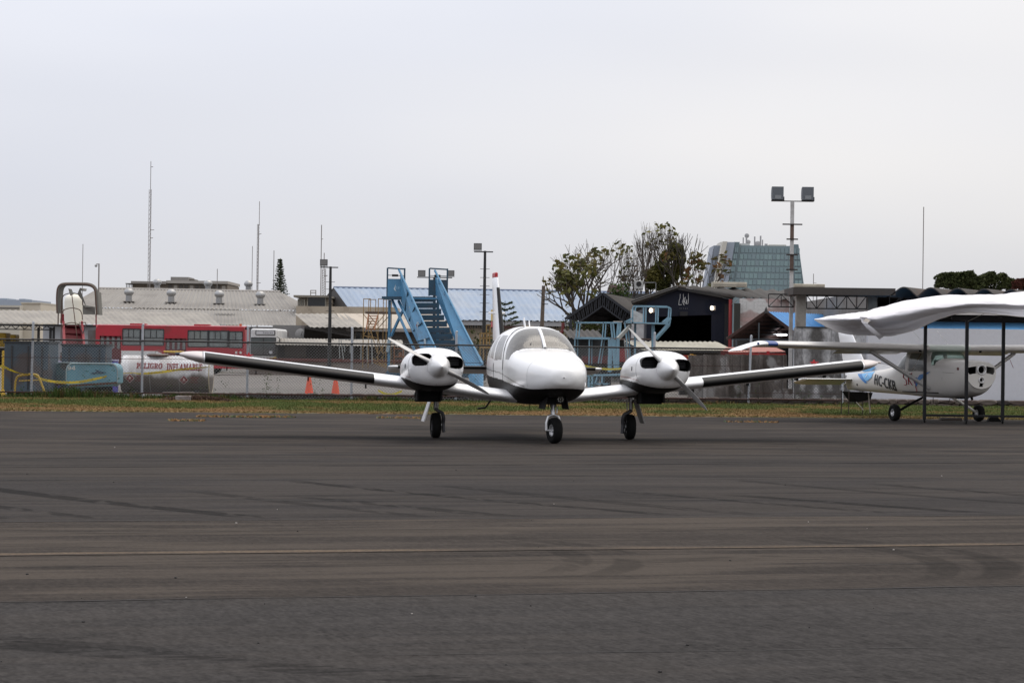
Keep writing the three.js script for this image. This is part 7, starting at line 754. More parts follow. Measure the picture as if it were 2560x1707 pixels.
{ // black lamp poles
  const p = (lab, base, top, lampU, side, d) => { const t = thing('lamp_pole', lab, 'lamp pole', [base[0], 0, base[2]]); const H = top; mesh('pole', rod([0, 0, 0], [0.05, H, 0], 0.12, 10, 0.07), blackPole, t); mesh('crossarm', beam([-0.55, H - 0.05, 0], [0.45, H - 0.05, 0], 0.06), blackPole, t); flood(t, side * 0.36, H + 0.22, 0, 0.42, 1); for (let k = 0; k < 11; k++) { const y = H * (0.2 + 0.066 * k); mesh('climbing_step', rod([-0.22, y, 0.0], [0.28, y, 0.0], 0.014, 5), blackPole, t); } return t; };
  p('black lamp pole with one floodlight between the control building and blue hall', [-10.203, 1.366, -136], 6.138, 0, -1, 136); p('taller black lamp pole with one floodlight left of the tail fin', [-1.503, 1.48, -128], 6.79, 0, -1, 128);
  const t = thing('twin_floodlight_pole', 'pole with twin floodlights behind the top of the blue stairs', 'lamp pole', [-3.786, 0, -118]); mesh('pole', rod([0, 0, 0], [0, 5.049, 0], 0.07, 8), blackPole, t); mesh('crossarm', beam([-0.85, 5.058, 0], [0.85, 5.058, 0], 0.05), blackPole, t); flood(t, -4.415 - -3.786, 5.253, 0, 0.36); flood(t, -3.003 - -3.786, 5.272, 0, 0.34);
  // tall mast with two big lamps seen from behind
  const m = thing('light_mast', 'white and brown banded steel mast carrying two grey floodlights', 'light mast', [10.747, 0, -94]); const x0 = 10.747, wm = gmat([0.48, 0.47, 0.46], 0.3, 0.7, 1, 1, 107), bm = gmat([0.115, 0.075, 0.06], 0.4, 0.8, 1, 1, 109); const yy = [0, 4.815, 5.386, 5.986, 6.557, 7.435]; for (let k = 0; k < 5; k++) mesh('mast_section', uvBox(bx(0.135, yy[k + 1] - yy[k] - 0.004, 0.135, 0, (yy[k] + yy[k + 1]) / 2, 0)), k % 2 ? bm : wm, m);
  for (const [k, w] of [[1, 0.44], [2, 0.44], [3, 0.44], [4, 0.76]]) mesh('step_bar', bx(w, 0.05, 0.06, 0, yy[k] + 0.0, 0.098), mat([0.03, 0.022, 0.02], 0.8), m); const ty = yy[5]; mesh('crossarm', bx(1.64, 0.04, 0.06, 0, ty + 0.02, 0), mat([0.22, 0.21, 0.2], 0.7), m);
  for (const s of [-1, 1]) { const g = part('floodlight', m), pr = [[-0.22, 0.0], [-0.16, 0.02], [0.14, 0.03], [0.2, 0.16], [0.18, 0.34], [0.08, 0.46], [-0.06, 0.50], [-0.24, 0.50]]; mesh('housing', prism(pr.map(p => [p[0], p[1]]), 0.22, 0.44).rotateY(Math.PI / 2).translate(s * 0.58 - 0.01, ty + 0.06, 0.02).applyMatrix4(new THREE.Matrix4()), mat([0.115, 0.125, 0.14], 0.55, 0.2), g); mesh('ballast_box', bx(0.24, 0.14, 0.03, s * 0.58, ty + 0.16, 0.24), mat([0.2, 0.21, 0.22], 0.5, 0.2), g); mesh('yoke', [bx(0.48, 0.04, 0.1, s * 0.58, ty + 0.05, 0.1), bx(0.03, 0.16, 0.06, s * 0.58 + 0.24, ty + 0.1, 0.1)], darkM, g); }
}
{ // radio masts and whip aerials
  const am = mat([0.20, 0.18, 0.17], 0.7), mast = (base, top, r, lab, lattice, arms = []) => { const t = thing('radio_mast', lab, 'mast', [base[0], 0, base[2]]); const H = top[1], dx = top[0] - base[0]; if (lattice) { for (const [ox, oz] of [[-lattice, lattice], [lattice, lattice], [0, -lattice]]) mesh('leg', rod([ox, 0, oz], [dx + ox, H * 0.86, oz], r * 0.5, 5), am, t); const n = 26; for (let k = 0; k < n; k++) { const y0 = H * (0.3 + 0.56 * k / n), y1 = H * (0.3 + 0.56 * (k + 1) / n); mesh('lacing', beam([-lattice + dx * y0 / H, y0, lattice], [lattice + dx * y1 / H, y1, lattice], r * 0.5), am, t); } mesh('tip', rod([dx, H * 0.85, 0], [dx, H, 0], r * 0.6, 5), am, t); } else mesh('pole', rod([0, 0, 0], [dx, H, 0], r, 6), am, t); for (const [k, w] of arms) mesh('arm', rod([dx * k, H * k, 0], [dx * k + w, H * k + 0.02, 0], r * 0.6, 5), am, t); };
  mast([-34.327, 6.33, -230], [-34.305, 19.038, -230], 0.05, 'tallest lattice radio mast rising behind the grey hangar', 0.10, [[0.972, 0.22], [0.66, 0.4], [0.62, 0.3]]); mast([-38.811, 5.32, -220], [-38.882, 10.729, -220], 0.03, 'thin aerial above the hooded stairs', 0); mast([-24.18, 6.085, -230], [-24, 15.402, -230], 0.05, 'tall twin-pole radio mast left of the pine tree', 0.07, [[0.8, 0.25], [0.5, 0.3]]); mast([-24.381, 6.04, -228], [-24.41, 11.086, -228], 0.03, 'thin aerial left of the twin-pole mast', 0); mast([-23.054, 6.592, -235], [-23.073, 10.984, -235], 0.035, 'thin aerial just left of the pine tree', 0); mast([-48.487, 10.046, -400], [-48.545, 14.505, -400], 0.06, 'short thin aerial over the brown office block', 0); mast([-16.137, 5.322, -205], [-16.157, 11.976, -205], 0.04, 'thin aerial over the control building', 0, [[0.9, 0.15]]); mast([-15.946, 5.344, -206], [-15.969, 9.667, -206], 0.06, 'short lattice radio mast over the control building', 0.14, [[0.92, 0.3], [0.8, 0.3]]); mast([26.963, 4.476, -160], [26.872, 11.374, -160], 0.03, 'lone thin aerial above the deep-ribbed roof on the right', 0); mast([40.706, 9.607, -330], [40.721, 12.637, -330], 0.05, 'small distant aerial right of the glass tower', 0, [[0.9, 0.4], [0.7, 0.5]]);
  const c = thing('camera_pole', 'thin pole with a dome camera right of the hooded stairs', 'camera pole', [-28.032, 0, -165]); mesh('pole', rod([0, 0, 0], [0, 7.111, 0], 0.045, 8), am, c); mesh('arm', rod([0, 7.084, 0], [-0.18, 7.084, 0], 0.03, 6), am, c); mesh('camera_dome', new THREE.SphereGeometry(0.1, 14, 10).translate(-0.2, 6.976, 0), mat([0.3, 0.3, 0.3], 0.4), c);
  const u = thing('utility_pole', 'weathered wooden utility pole in front of the blue roof by the trees', 'pole', [1.987, 0, -170]); mesh('pole', rod([0, 0, 0], [2.151 - 1.987, 6.155, 0], 0.17, 10, 0.12), gmat([0.13, 0.11, 0.09], 0.5, 0.95), u); mesh('insulator_bracket', rod([0.1, 5.152, 0.15], [0.5, 5.152, 0.15], 0.03, 5), darkM, u); mesh('insulator_bracket', rod([0.1, 4.873, 0.15], [0.5, 4.873, 0.15], 0.03, 5), darkM, u);
}
// stands built of tube: each bar a piece; front frame and a second frame behind it
function stand(name, lab, cat, m, list, back, w = 0.06) { const t = thing(name, lab, cat); for (const [a, b, k] of list) { mesh('tube', beam(a, b, k || w), m, t); if (back) mesh('tube', beam([a[0] + back * 0.12, a[1], a[2] - back], [b[0] + back * 0.12, b[1], b[2] - back], k || w), m, t); } return t; }
{
  const bl = gmat([0.17, 0.31, 0.40], 0.6, 0.6, 2, 2, 111), ye = gmat([0.26, 0.165, 0.06], 0.6, 0.7, 2, 2, 113), or = gmat([0.22, 0.09, 0.04], 0.6, 0.8, 2, 2, 115), gy = mat([0.26, 0.27, 0.26], 0.7);
  let t = stand('blue_work_stand', 'tall light blue work stand with a railed platform before the navy hangar', 'work stand', bl, [[[4.941, 2.745, -100], [4.932, 3.401, -100]], [[4.932, 3.417, -100], [5.03, 3.459, -100]], [[5.03, 3.459, -100], [6.341, 3.452, -100]], [[6.341, 3.452, -100], [6.424, 3.387, -100]], [[6.424, 3.387, -100], [6.383, 2.764, -100]], [[5.374, 3.439, -100], [5.383, 2.784, -100]], [[5.882, 3.446, -100], [5.891, 2.79, -100]], [[4.612, 2.774, -100], [6.4, 2.748, -100]], [[4.612, 2.79, -100], [4.938, 2.958, -100]], [[4.612, 2.79, -100], [4.704, 2.053, -100]], [[4.704, 2.053, -100], [4.765, 1.152, -100]], [[6.367, 2.715, -100], [5.834, 2.101, -100], 0.09], [[6.153, 2.777, -100], [6.429, 3.01, -100], 0.09]], 1.5, 0.055);
  mesh('column', beam([5.799, 2.794, -100.4], [5.815, 0, -100.4], 0.13), bl, t); mesh('platform', box2([4.613, 2.735, -100.05], [6.4, 2.764, -101.5]), gmat([0.16, 0.12, 0.10], 0.5), t); for (const z of [0, 0.7]) mesh('stair_stringer', beam([4.886, 2.681, -100.2 - z], [4.308, 2.077, -99.2 - z], 0.05, 0.16), gy, t); mesh('grille_panel', quad([4.926, 2.795, -101.4], [5.475, 2.802, -101.4], [5.47, 3.134, -101.4], [4.919, 3.36, -101.4], 2, 2), gmat([0.42, 0.45, 0.46], 0.3, 0.7, 2, 2, 117), t); mesh('column', beam([5.089, 2.759, -101], [5.105, 0, -101], 0.09), bl, t);
  t = stand('blue_work_stand', 'lower light blue work stand with a broad platform beside the cockpit', 'work stand', bl, [[[2.741, 2.802, -103], [2.7, 2.126, -103]], [[2.649, 2.126, -103], [2.662, 1.113, -103]], [[2.649, 2.126, -103], [4.152, 2.128, -103], 0.09], [[3.257, 2.117, -103], [3.272, 1.002, -103]], [[3.856, 2.8, -103], [3.814, 2.124, -103]], [[3.814, 2.124, -103], [3.659, 1.075, -103]], [[2.657, 2.784, -103], [4.464, 2.808, -103]], [[4.16, 2.821, -103], [4.351, 1.135, -103], 0.07], [[4.48, 2.825, -103], [4.438, 2.183, -103], 0.09]], 1.3, 0.05); mesh('platform', box2([2.649, 2.118, -103.05], [4.152, 2.135, -104.3]), gmat([0.18, 0.16, 0.14], 0.5), t); mesh('deck_beam', beam([4.152, 2.112, -103], [5.843, 2.106, -101], 0.07), gmat([0.14, 0.09, 0.07], 0.5), t);
  t = stand('blue_step_ladder', 'light blue A-frame step ladder under the work stands', 'ladder', bl, [[[3.919, 2.065, -98], [3.904, 0.748, -98], 0.1], [[4.014, 2.099, -98], [4.144, 0.831, -98], 0.07], [[4.223, 2.102, -98], [4.24, 0.832, -98], 0.07]], 0.8); for (let k = 0; k < 6; k++) mesh('rung', beam([3.893, 1.84 - k * 0.2, -98], [4.118, 1.84 - k * 0.2, -98], 0.05), bl, t);
  t = stand('blue_dolly', 'light blue low steel dolly beyond the nose of the twin-engined airplane', 'dolly', bl, [[[3.007, 0.636, -95], [3.013, 0.169, -95], 0.09], [[3.132, 0.638, -95], [3.138, 0.17, -95], 0.09], [[2.509, 0.598, -95], [4.377, 0.685, -95], 0.07], [[3.335, 0.609, -95], [3.261, 0.297, -95]], [[3.521, 0.643, -95], [3.526, 0.269, -95]], [[3.261, 0.297, -95], [3.759, 0.303, -95]]], 1.0); mesh('deck', bx(1.9, 0.05, 0.9, 3.443, 0.642, -95.5), bl, t);
  t = stand('ladder', 'aluminium ladder leaning right of the blue step ladder', 'ladder', gy, [[[4.421, 2.061, -96], [4.511, 1.166, -96]], [[4.531, 2.063, -96], [4.637, 1.167, -96]], [[4.439, 1.873, -96], [4.549, 1.874, -96]], [[4.457, 1.684, -96], [4.583, 1.686, -96]], [[4.475, 1.496, -96], [4.601, 1.497, -96]], [[4.493, 1.323, -96], [4.619, 1.324, -96]]], 0, 0.035);
  // yellow scaffold with a ladder and the racks beside it
  t = stand('yellow_scaffold', 'rusty yellow scaffold tower with a sloping ladder left of the blue stairs', 'scaffold', ye, [[[-7.651, 4.125, -125], [-7.625, 0.58, -125]], [[-6.893, 4.135, -125], [-6.871, 0.898, -125]], [[-6.483, 4.141, -125], [-6.438, 0.698, -125]], [[-7.651, 4.125, -125], [-7.282, 4.13, -125]], [[-6.893, 4.135, -125], [-6.462, 4.141, -125]], [[-7.282, 4.13, -125], [-7.274, 3.495, -125]], [[-7.641, 3.347, -125], [-7.183, 2.799, -125]], [[-6.534, 3.341, -125], [-7.18, 2.595, -125]], [[-7.186, 3.045, -125], [-7.626, 2.261, -125]], [[-7.18, 2.595, -125], [-6.873, 2.599, -125]], [[-7.626, 2.261, -125], [-7.174, 2.123, -125]], [[-7.283, 2.634, -125], [-6.854, 1.205, -125]], [[-6.455, 2.03, -125], [-6.955, 1.101, -125]], [[-7.16, 1.099, -125], [-6.437, 0.596, -125]], [[-7.096, 0.895, -125], [-6.54, 0.636, -125]]], 1.5, 0.038); mesh('platform', box2([-7.539, 3.379, -125], [-5.695, 3.481, -126.6]), gmat([0.09, 0.06, 0.045], 0.6), t); for (const [a, b] of [[[-7.35, 3.324, -124.6], [-7.403, 2.518, -123.6]], [[-6.88, 3.289, -124.6], [-6.997, 2.523, -123.6]]]) mesh('ladder_rail', beam(a, b, 0.06), or, t); for (let k = 0; k < 6; k++) { const a = V(...[-7.349, 3.242, -124.6]).lerp(V(...[-7.403, 2.558, -123.6]), k / 5), b = V(...[-6.9, 3.248, -124.6]).lerp(V(...[-6.998, 2.563, -123.6]), k / 5); mesh('rung', beam(a, b, 0.04), or, t); }
  for (const [dx, dz, lab] of [[0, 0, 'orange steel rack right of the yellow scaffold'], [0.95, 0.8, 'orange steel rack partly hidden by the blue stairs']]) { t = thing('steel_rack', lab, 'rack', [-5.887 + dx, 0, -122 - dz], 0, 'orange racks under the blue stairs'); for (const x of [0, 0.45, 0.9]) mesh('upright', beam([x, 0, 0], [x, 1.75, 0], 0.05), or, t); for (const y of [0.3, 0.75, 1.2, 1.6]) mesh('shelf', bx(0.95, 0.05, 0.6, 0.45, y, -0.3), or, t); for (const [x, y, s] of [[0.2, 0.42, 0.22], [0.6, 0.88, 0.24], [0.3, 1.32, 0.2], [0.72, 0.42, 0.2]]) mesh('stored_drum', new THREE.CylinderGeometry(s * 0.45, s * 0.45, s, 12).translate(x, y, -0.2), or, t); }
  t = stand('yellow_platform', 'yellow railed maintenance platform beside the tail fin', 'platform', ye, [[[-1.257, 1.838, -120], [-1.27, 2.821, -120]], [[-1.066, 2.312, -120], [-1.073, 2.824, -120]], [[-1.27, 2.821, -120], [-0.798, 2.827, -120]], [[-1.579, 2.404, -120], [-0.792, 2.414, -120]], [[-1.579, 2.404, -120], [-1.562, 1.086, -120]], [[-1.402, 2.406, -120], [-1.385, 1.088, -120]], [[-1.576, 2.168, -120], [-0.789, 2.178, -120]], [[-0.798, 2.827, -120], [-0.774, 0.998, -120]], [[0.502, 2.785, -120], [0.895, 2.79, -120]], [[0.502, 2.785, -120], [0.513, 1.9, -120]], [[0.895, 2.79, -120], [0.907, 1.905, -120]], [[-1.57, 1.715, -120], [0.987, 1.749, -120], 0.1]], 1.2, 0.06); mesh('deck', bx(2.5, 0.06, 1.2, -0.292, 1.732, -120.6), or, t); mesh('dark_roof', bx(2.2, 0.14, 1.3, -0.108, 2.728, -121.6), mat([0.05, 0.025, 0.02], 0.9), t);
  t = stand('pale_lattice_gate', 'pale thin lattice gate between the low shed and the yellow scaffold', 'gate', gy, [[[-7.951, 1.965, -112], [-7.903, 1.121, -112], 0.04], [[-7.859, 1.966, -112], [-7.737, 1.068, -112], 0.04], [[-7.69, 1.73, -112], [-7.686, 1.399, -112], 0.04], [[-7.433, 1.733, -112], [-7.429, 1.366, -112], 0.04], [[-6.938, 1.74, -112], [-6.929, 1.042, -112], 0.04], [[-6.662, 1.743, -112], [-6.634, 0.954, -112], 0.04], [[-6.445, 2.003, -112], [-6.412, 0.865, -112], 0.05], [[-7.951, 1.983, -112], [-6.464, 2.003, -112], 0.03]], 0, 0.04);
  // litter and stones in the verge
  const bk = tag(mesh('concrete_block', rbx(0.42, 0.20, 0.3, 0.02, -8.871, 0.10, -66), gmat([0.22, 0.2, 0.19], 0.5, 0.95)), 'grey concrete block lying in the dry grass below the tank', 'block'); tag(mesh('flat_slab', rbx(0.5, 0.07, 0.3, 0.02, 10.536, 0.036, -58.4), gmat([0.09, 0.08, 0.075], 0.5, 0.95)), 'flat dark slab lying on the apron edge by the parked airplane', 'slab');
}
{ // white water tank seen through the torn hood
  const t = thing('white_water_tank', 'tall white plastic water tank seen through the torn hood', 'water tank', [-20.889, 0, -116]); const r = 0.44, yt = 3.965; mesh('body', new THREE.LatheGeometry([[r, 1.2], [r, yt - 0.34], [r * 0.97, yt - 0.2], [r * 0.8, yt - 0.08], [r * 0.5, yt - 0.01], [0.001, yt]].map(p => new THREE.Vector2(...p)), 32), mat([0.72, 0.69, 0.60], 0.6), t); mesh('lid', new THREE.CylinderGeometry(0.14, 0.16, 0.06, 16).translate(0, yt + 0.01, 0), mat([0.6, 0.58, 0.5], 0.6), t); mesh('plinth', uvBox(bx(1.0, 1.2, 1.0, 0, 0.6, 0)), wallBrown, t);
}

/* ---------- vegetation ---------- */
const leafMat = (c, tr = 0.25) => mat(c, 0.8, 0, { transmission: tr, thickness: 0, specularIntensity: 0.3 });
const barkM = mat([0.085, 0.07, 0.058], 0.95), barkD = mat([0.05, 0.042, 0.036], 0.95);
function leafGeo(n, place, size) { // many small leaves, each two bent faces
  const pos = new Float32Array(n * 18); let o = 0; for (let k = 0; k < n; k++) { const p = place(k), s = size * rr(0.6, 1.35), q = new THREE.Quaternion().setFromEuler(new THREE.Euler(rr(-1.3, 1.3), rnd() * 6.283, rr(-1.3, 1.3))); const a = V(-0.42 * s, 0, 0).applyQuaternion(q), b = V(0, 0, -0.75 * s).applyQuaternion(q), c = V(0.42 * s, 0, 0).applyQuaternion(q), e = V(0, -0.18 * s, 0.85 * s).applyQuaternion(q); for (const v of [a, b, c, a, c, e]) { pos[o++] = p.x + v.x; pos[o++] = p.y + v.y; pos[o++] = p.z + v.z; } }
  const g = new THREE.BufferGeometry(); g.setAttribute('position', new THREE.BufferAttribute(pos, 3)); g.computeVertexNormals(); return g;
}
// branching tree: grows tapered limbs; returns limb geometries and twig ends
function grow(base, dir, len, r, depth, spread, up, out, tips, bend = 0.25) {
  const n = depth > 2 ? 3 : 2; let p = base.clone(), d = dir.clone().normalize(); for (let i = 0; i < n; i++) { const e = p.clone().addScaledVector(d, len / n); out.push(rod(p, e, r * (1 - 0.3 * i / n), depth > 2 ? 6 : 4, r * (1 - 0.3 * (i + 1) / n))); p = e; d.add(V(rr(-1, 1), rr(-0.6, 1) * 0.7 + up, rr(-1, 1)).multiplyScalar(bend)).normalize(); if (depth <= 2 && i < n - 1 && rnd() < 0.5) tips.push(p.clone()); }
  if (depth === 0) { tips.push(p); return; } const k = depth > 3 ? 3 : rnd() < 0.35 ? 3 : 2; const ax = rnd() * 6.283; for (let i = 0; i < k; i++) { const a = ax + i / k * 6.283 + rr(-0.4, 0.4), s = spread * rr(0.7, 1.25); const sd = V(Math.cos(a), 0, Math.sin(a)); const nd = d.clone().multiplyScalar(Math.cos(s)).addScaledVector(sd.addScaledVector(d, -sd.dot(d)).normalize(), Math.sin(s)).add(V(0, up, 0)).normalize(); grow(p, nd, len * rr(0.66, 0.86), r * 0.62, depth - 1, spread, up, out, tips, bend); }
}
function bigTree(name, lab, x, z, H, spread, leaves, col, sd, { lean = 0, up = 0.12, depth = 6, leafSize = 0.16, first = 0.3, clump = 4, frac = 0.5, thick = 0.2, sx = 1, puff = 0.2, group } = {}) {
  srand(sd); const out = [], tips = []; grow(V(0, 0, 0), V(lean, 1, 0.05), H * first, thick, depth, spread, up, out, tips, 0.22); let mx = 0; for (const t of tips) mx = Math.max(mx, t.y); const k = H / mx, kx = k * sx; const t = thing(name, lab, 'tree', [x, 0, z], 0, group); const tr = mesh('trunk', merge(out).scale(kx, k, kx), barkM, t);
  const use = tips.filter(() => rnd() < frac); if (use.length && leaves) { for (const [c, part0] of col.map((c, i) => [c, i])) { const mine = use.filter((_, i) => i % col.length === part0); if (!mine.length) continue; const n = Math.round(leaves / col.length); mesh('crown', leafGeo(n, i => { const q = mine[Math.floor(i / clump) % mine.length]; return V(q.x * kx + rr(-1, 1) * puff, q.y * k + rr(-1, 1) * puff, q.z * kx + rr(-1, 1) * puff); }, leafSize), leafMat(c), t); } } return t; }
const olive = [[0.11, 0.11, 0.03], [0.07, 0.075, 0.02], [0.15, 0.13, 0.04]], dry = [[0.10, 0.085, 0.025], [0.14, 0.075, 0.03], [0.06, 0.062, 0.018]];
{
  bigTree('broadleaf_tree', 'wide leafy tree leftmost of the clump behind the arched barn', 5.02, -150, 8.626, 0.56, 620, olive, 6, { leafSize: 0.24, frac: 0.3, clump: 9, depth: 6, lean: -0.1, first: 0.24, thick: 0.26, sx: 0.8, puff: 0.24 });
  bigTree('bare_tree', 'nearly bare slender tree second from the left in the clump', 6.572, -152, 8.688, 0.42, 170, olive, 11, { leafSize: 0.22, frac: 0.3, depth: 6, up: 0.2, thick: 0.22, sx: 0.75 });
  bigTree('bare_tree', 'bare twiggy tree between the slender tree and the vine-grown tree', 7.795, -154, 7.964, 0.44, 90, dry, 17, { leafSize: 0.2, frac: 0.25, depth: 5, up: 0.2, thick: 0.18, sx: 0.7 });
  bigTree('bare_tree', 'tallest bare tree standing behind the vine-grown tree', 9.168, -156, 10.015, 0.42, 90, olive, 23, { leafSize: 0.22, frac: 0.12, depth: 6, up: 0.22, thick: 0.26, sx: 0.55 });
  bigTree('broadleaf_tree', 'thin leafy tree rightmost of the clump, before the glass tower', 11.151, -150, 8.001, 0.48, 240, dry, 29, { leafSize: 0.24, frac: 0.4, depth: 5, lean: 0.2, thick: 0.16, sx: 0.75 });
  // vine-grown tree: dense drooping masses on a bare frame
  srand(37); const t = thing('vine_grown_tree', 'tree smothered in dense drooping green vines in the middle of the clump', 'tree', [9.747, 0, -151]); const out = [], tips = []; grow(V(0, 0, 0), V(0.05, 1, 0), 2.6, 0.2, 5, 0.38, 0.2, out, tips, 0.2); let mx = 0; for (const q of tips) mx = Math.max(mx, q.y); const k = 9.182 / mx; mesh('trunk', merge(out).scale(k, k, k), barkD, t); const px = 151 / 6100, cx = 9.747; const C = [[1690, 622, 22, 18], [1672, 640, 24, 16], [1700, 648, 16, 22], [1655, 668, 24, 16], [1640, 690, 24, 24], [1655, 708, 20, 22], [1680, 690, 18, 20], [1698, 672, 12, 16], [1630, 705, 14, 18]]; const cols = [[0.085, 0.085, 0.02], [0.115, 0.102, 0.025], [0.058, 0.06, 0.016]];
  cols.forEach((c, ci) => mesh('crown', leafGeo(3400, i => { const m = C[(i * 3 + ci) % C.length], a = rnd() * 6.283, b = Math.acos(rr(-1, 1)), r = Math.pow(rnd(), 0.4) * (0.72 + 0.5 * n3(m[0] + Math.cos(a) * 2, b * 2, ci)); const x = m[0] + m[2] * r * Math.sin(b) * Math.cos(a), v = m[1] + m[3] * r * Math.cos(b); return V((x - 1280 - (880 - v) * 0.0131) * px - cx, 1.5 + (880 - v + (x - 1280) * 0.0131) * px, m[2] * px * r * Math.sin(b) * Math.sin(a)); }, 0.12), leafMat(c), t));
  // low shrubs round the trees and by the hall
  const bush = (u, d, y0, w, h, n, c, lab, sd, s = 0.13) => { srand(sd); const b = thing('shrub', lab, 'shrub', [u, 0, -d]); mesh('stems', [0, 1, 2, 3, 4].map(i => rod([rr(-0.2, 0.2) * w, 0, 0], [rr(-0.8, 0.8) * w, y0 + h * 0.6, rr(-0.3, 0.3)], 0.03, 5)), barkD, b); c.forEach((q, ci) => mesh('foliage', leafGeo(Math.round(n / c.length), i => { const a = rnd() * 6.283, r = Math.sqrt(rnd()), yy = rnd(); const e = 0.75 + 0.5 * n2(a * 1.3, yy * 3, sd); return V(Math.cos(a) * r * w * e, y0 + yy * h * e, Math.sin(a) * r * w * 0.6); }, s), leafMat(q), b)); };
  bush(5.06, 148, 2.2, 1.7, 2.0, 1500, [[0.055, 0.062, 0.016], [0.075, 0.085, 0.02]], 'dense low shrub at the foot of the leafy tree by the barn roof', 41); bush(6.347, 147, 3.6, 0.7, 1.9, 500, [[0.035, 0.06, 0.016], [0.055, 0.085, 0.022]], 'dark green climbing plant over the arched barn ridge', 43);
  bush(-0.275, 160, 0.6, 2.2, 2.1, 1600, [[0.035, 0.048, 0.014], [0.055, 0.062, 0.02]], 'dark green shrub behind the tail fin', 45); bush(1.714, 162, 0.4, 1.8, 2.0, 1200, [[0.045, 0.06, 0.016], [0.06, 0.075, 0.02]], 'green shrub between the tail fin and utility pole', 47); bush(-2.337, 158, 0.2, 1.8, 1.6, 900, [[0.05, 0.05, 0.02], [0.07, 0.065, 0.03]], 'grey-green shrub right of the blue stairs', 49);
  // young araucaria behind the fin
  srand(51); const a = thing('young_araucaria', 'young tiered conifer with flat fronds behind the tail fin', 'tree', [-0.484, 0, -158]); const aH = 4.809, tr = [rod([0, 0, 0], [0, aH, 0], 0.06, 6, 0.02)]; mesh('trunk', tr, barkD, a); for (let k = 0; k < 7; k++) { const y = aH * (0.5 + 0.075 * k), L = 1.25 - 0.13 * k; for (const s of [-1, 1]) for (const zz of [-0.35, 0.2, 0.5]) { const e = V(s * L, y + L * 0.35, zz * L); mesh('frond', leafGeo(36, i => V(0, y, 0).lerp(e, Math.pow(i / 36, 0.8)).add(V(rr(-0.07, 0.07), rr(-0.06, 0.06), rr(-0.1, 0.1))), 0.085), leafMat([0.055, 0.072, 0.032], 0.2), a); } }
  // tall Norfolk pine behind the hangar
  srand(53); const n = thing('norfolk_pine', 'slender dark Norfolk pine behind the right end of the grey hangar', 'tree', [-22.477, 0, -235]); const nH = 10.261; mesh('trunk', rod([0, 0, 0], [0.12, nH, 0], 0.16, 8, 0.03), barkD, n); for (let k = 0; k < 20; k++) { const f = k / 20, y = nH * (0.55 + 0.45 * f) , L = lerp(1.2, 0.12, Math.pow(f, 0.9)) * rr(0.8, 1.1); const gs = []; for (let j = 0; j < 7; j++) { const an = j / 7 * 6.283 + k * 0.6, e = V(Math.cos(an) * L, y + L * 0.28, Math.sin(an) * L); gs.push(leafGeo(13, i => V(0.1 * f, y - 0.05, 0).lerp(e, 0.15 + 0.85 * i / 13).add(V(rr(-0.06, 0.06), rr(-0.05, 0.07), rr(-0.06, 0.06))), 0.13)); } mesh('whorl', merge(gs), leafMat([0.035, 0.045, 0.024], 0.1), n); }
  // umbrella-shaped rain trees on the right skyline, a reddish crown at the edge
  const umb = (lab, u, d, y, w, h, c, sd, nn) => { srand(sd); const r = thing('rain_tree', lab, 'tree', [u, 0, -d]); const o = [], tp = []; for (let i = 0; i < 11; i++) { const e = V(rr(-1, 1) * w * 0.85, y - rr(0, h * 0.5), rr(-1, 1) * w * 0.4); o.push(rod([0, y - h * 1.9, 0], e.clone().multiplyScalar(0.5).add(V(0, (y - h * 1.3) * 0.5, 0)), 0.22, 5, 0.14)); o.push(rod(e.clone().multiplyScalar(0.5).add(V(0, (y - h * 1.3) * 0.5, 0)), e, 0.14, 5, 0.05)); tp.push(e); } mesh('trunk', [rod([0, 0, 0], [0, y - h * 1.8, 0], 0.5, 8, 0.3), ...o], barkD, r); c.forEach((q, ci) => mesh('crown', leafGeo(nn * 2, i => { let x, v, z, t = 0; do { x = rr(-1, 1); z = rr(-1, 1); v = rnd(); t++; } while (t < 12 && n3(x * 5 + sd, v * 3, z * 3) < 0.47); const top = 0.42 - 0.55 * x * x + 0.35 * (n2(x * 4.2 + sd, 2) - 0.5); return V(x * w, y + h * (top - v * v * (1.35 - 0.5 * Math.abs(x))), z * w * 0.5); }, 0.24), leafMat(q, 0.1), r)); };
  umb('flat-topped dark green rain tree on the right skyline, the left one', 54.988, 300, 11.463, 2.9, 1.7, [[0.035, 0.045, 0.014], [0.05, 0.058, 0.02]], 61, 1500); umb('flat-topped dark green rain tree on the right skyline, the right one', 59.804, 305, 11.431, 3.0, 1.6, [[0.035, 0.045, 0.014], [0.052, 0.06, 0.02]], 63, 1500); umb('reddish tree crown at the right edge of the skyline', 62.663, 300, 10.878, 1.1, 0.9, [[0.10, 0.03, 0.022], [0.07, 0.03, 0.02]], 67, 700);
}
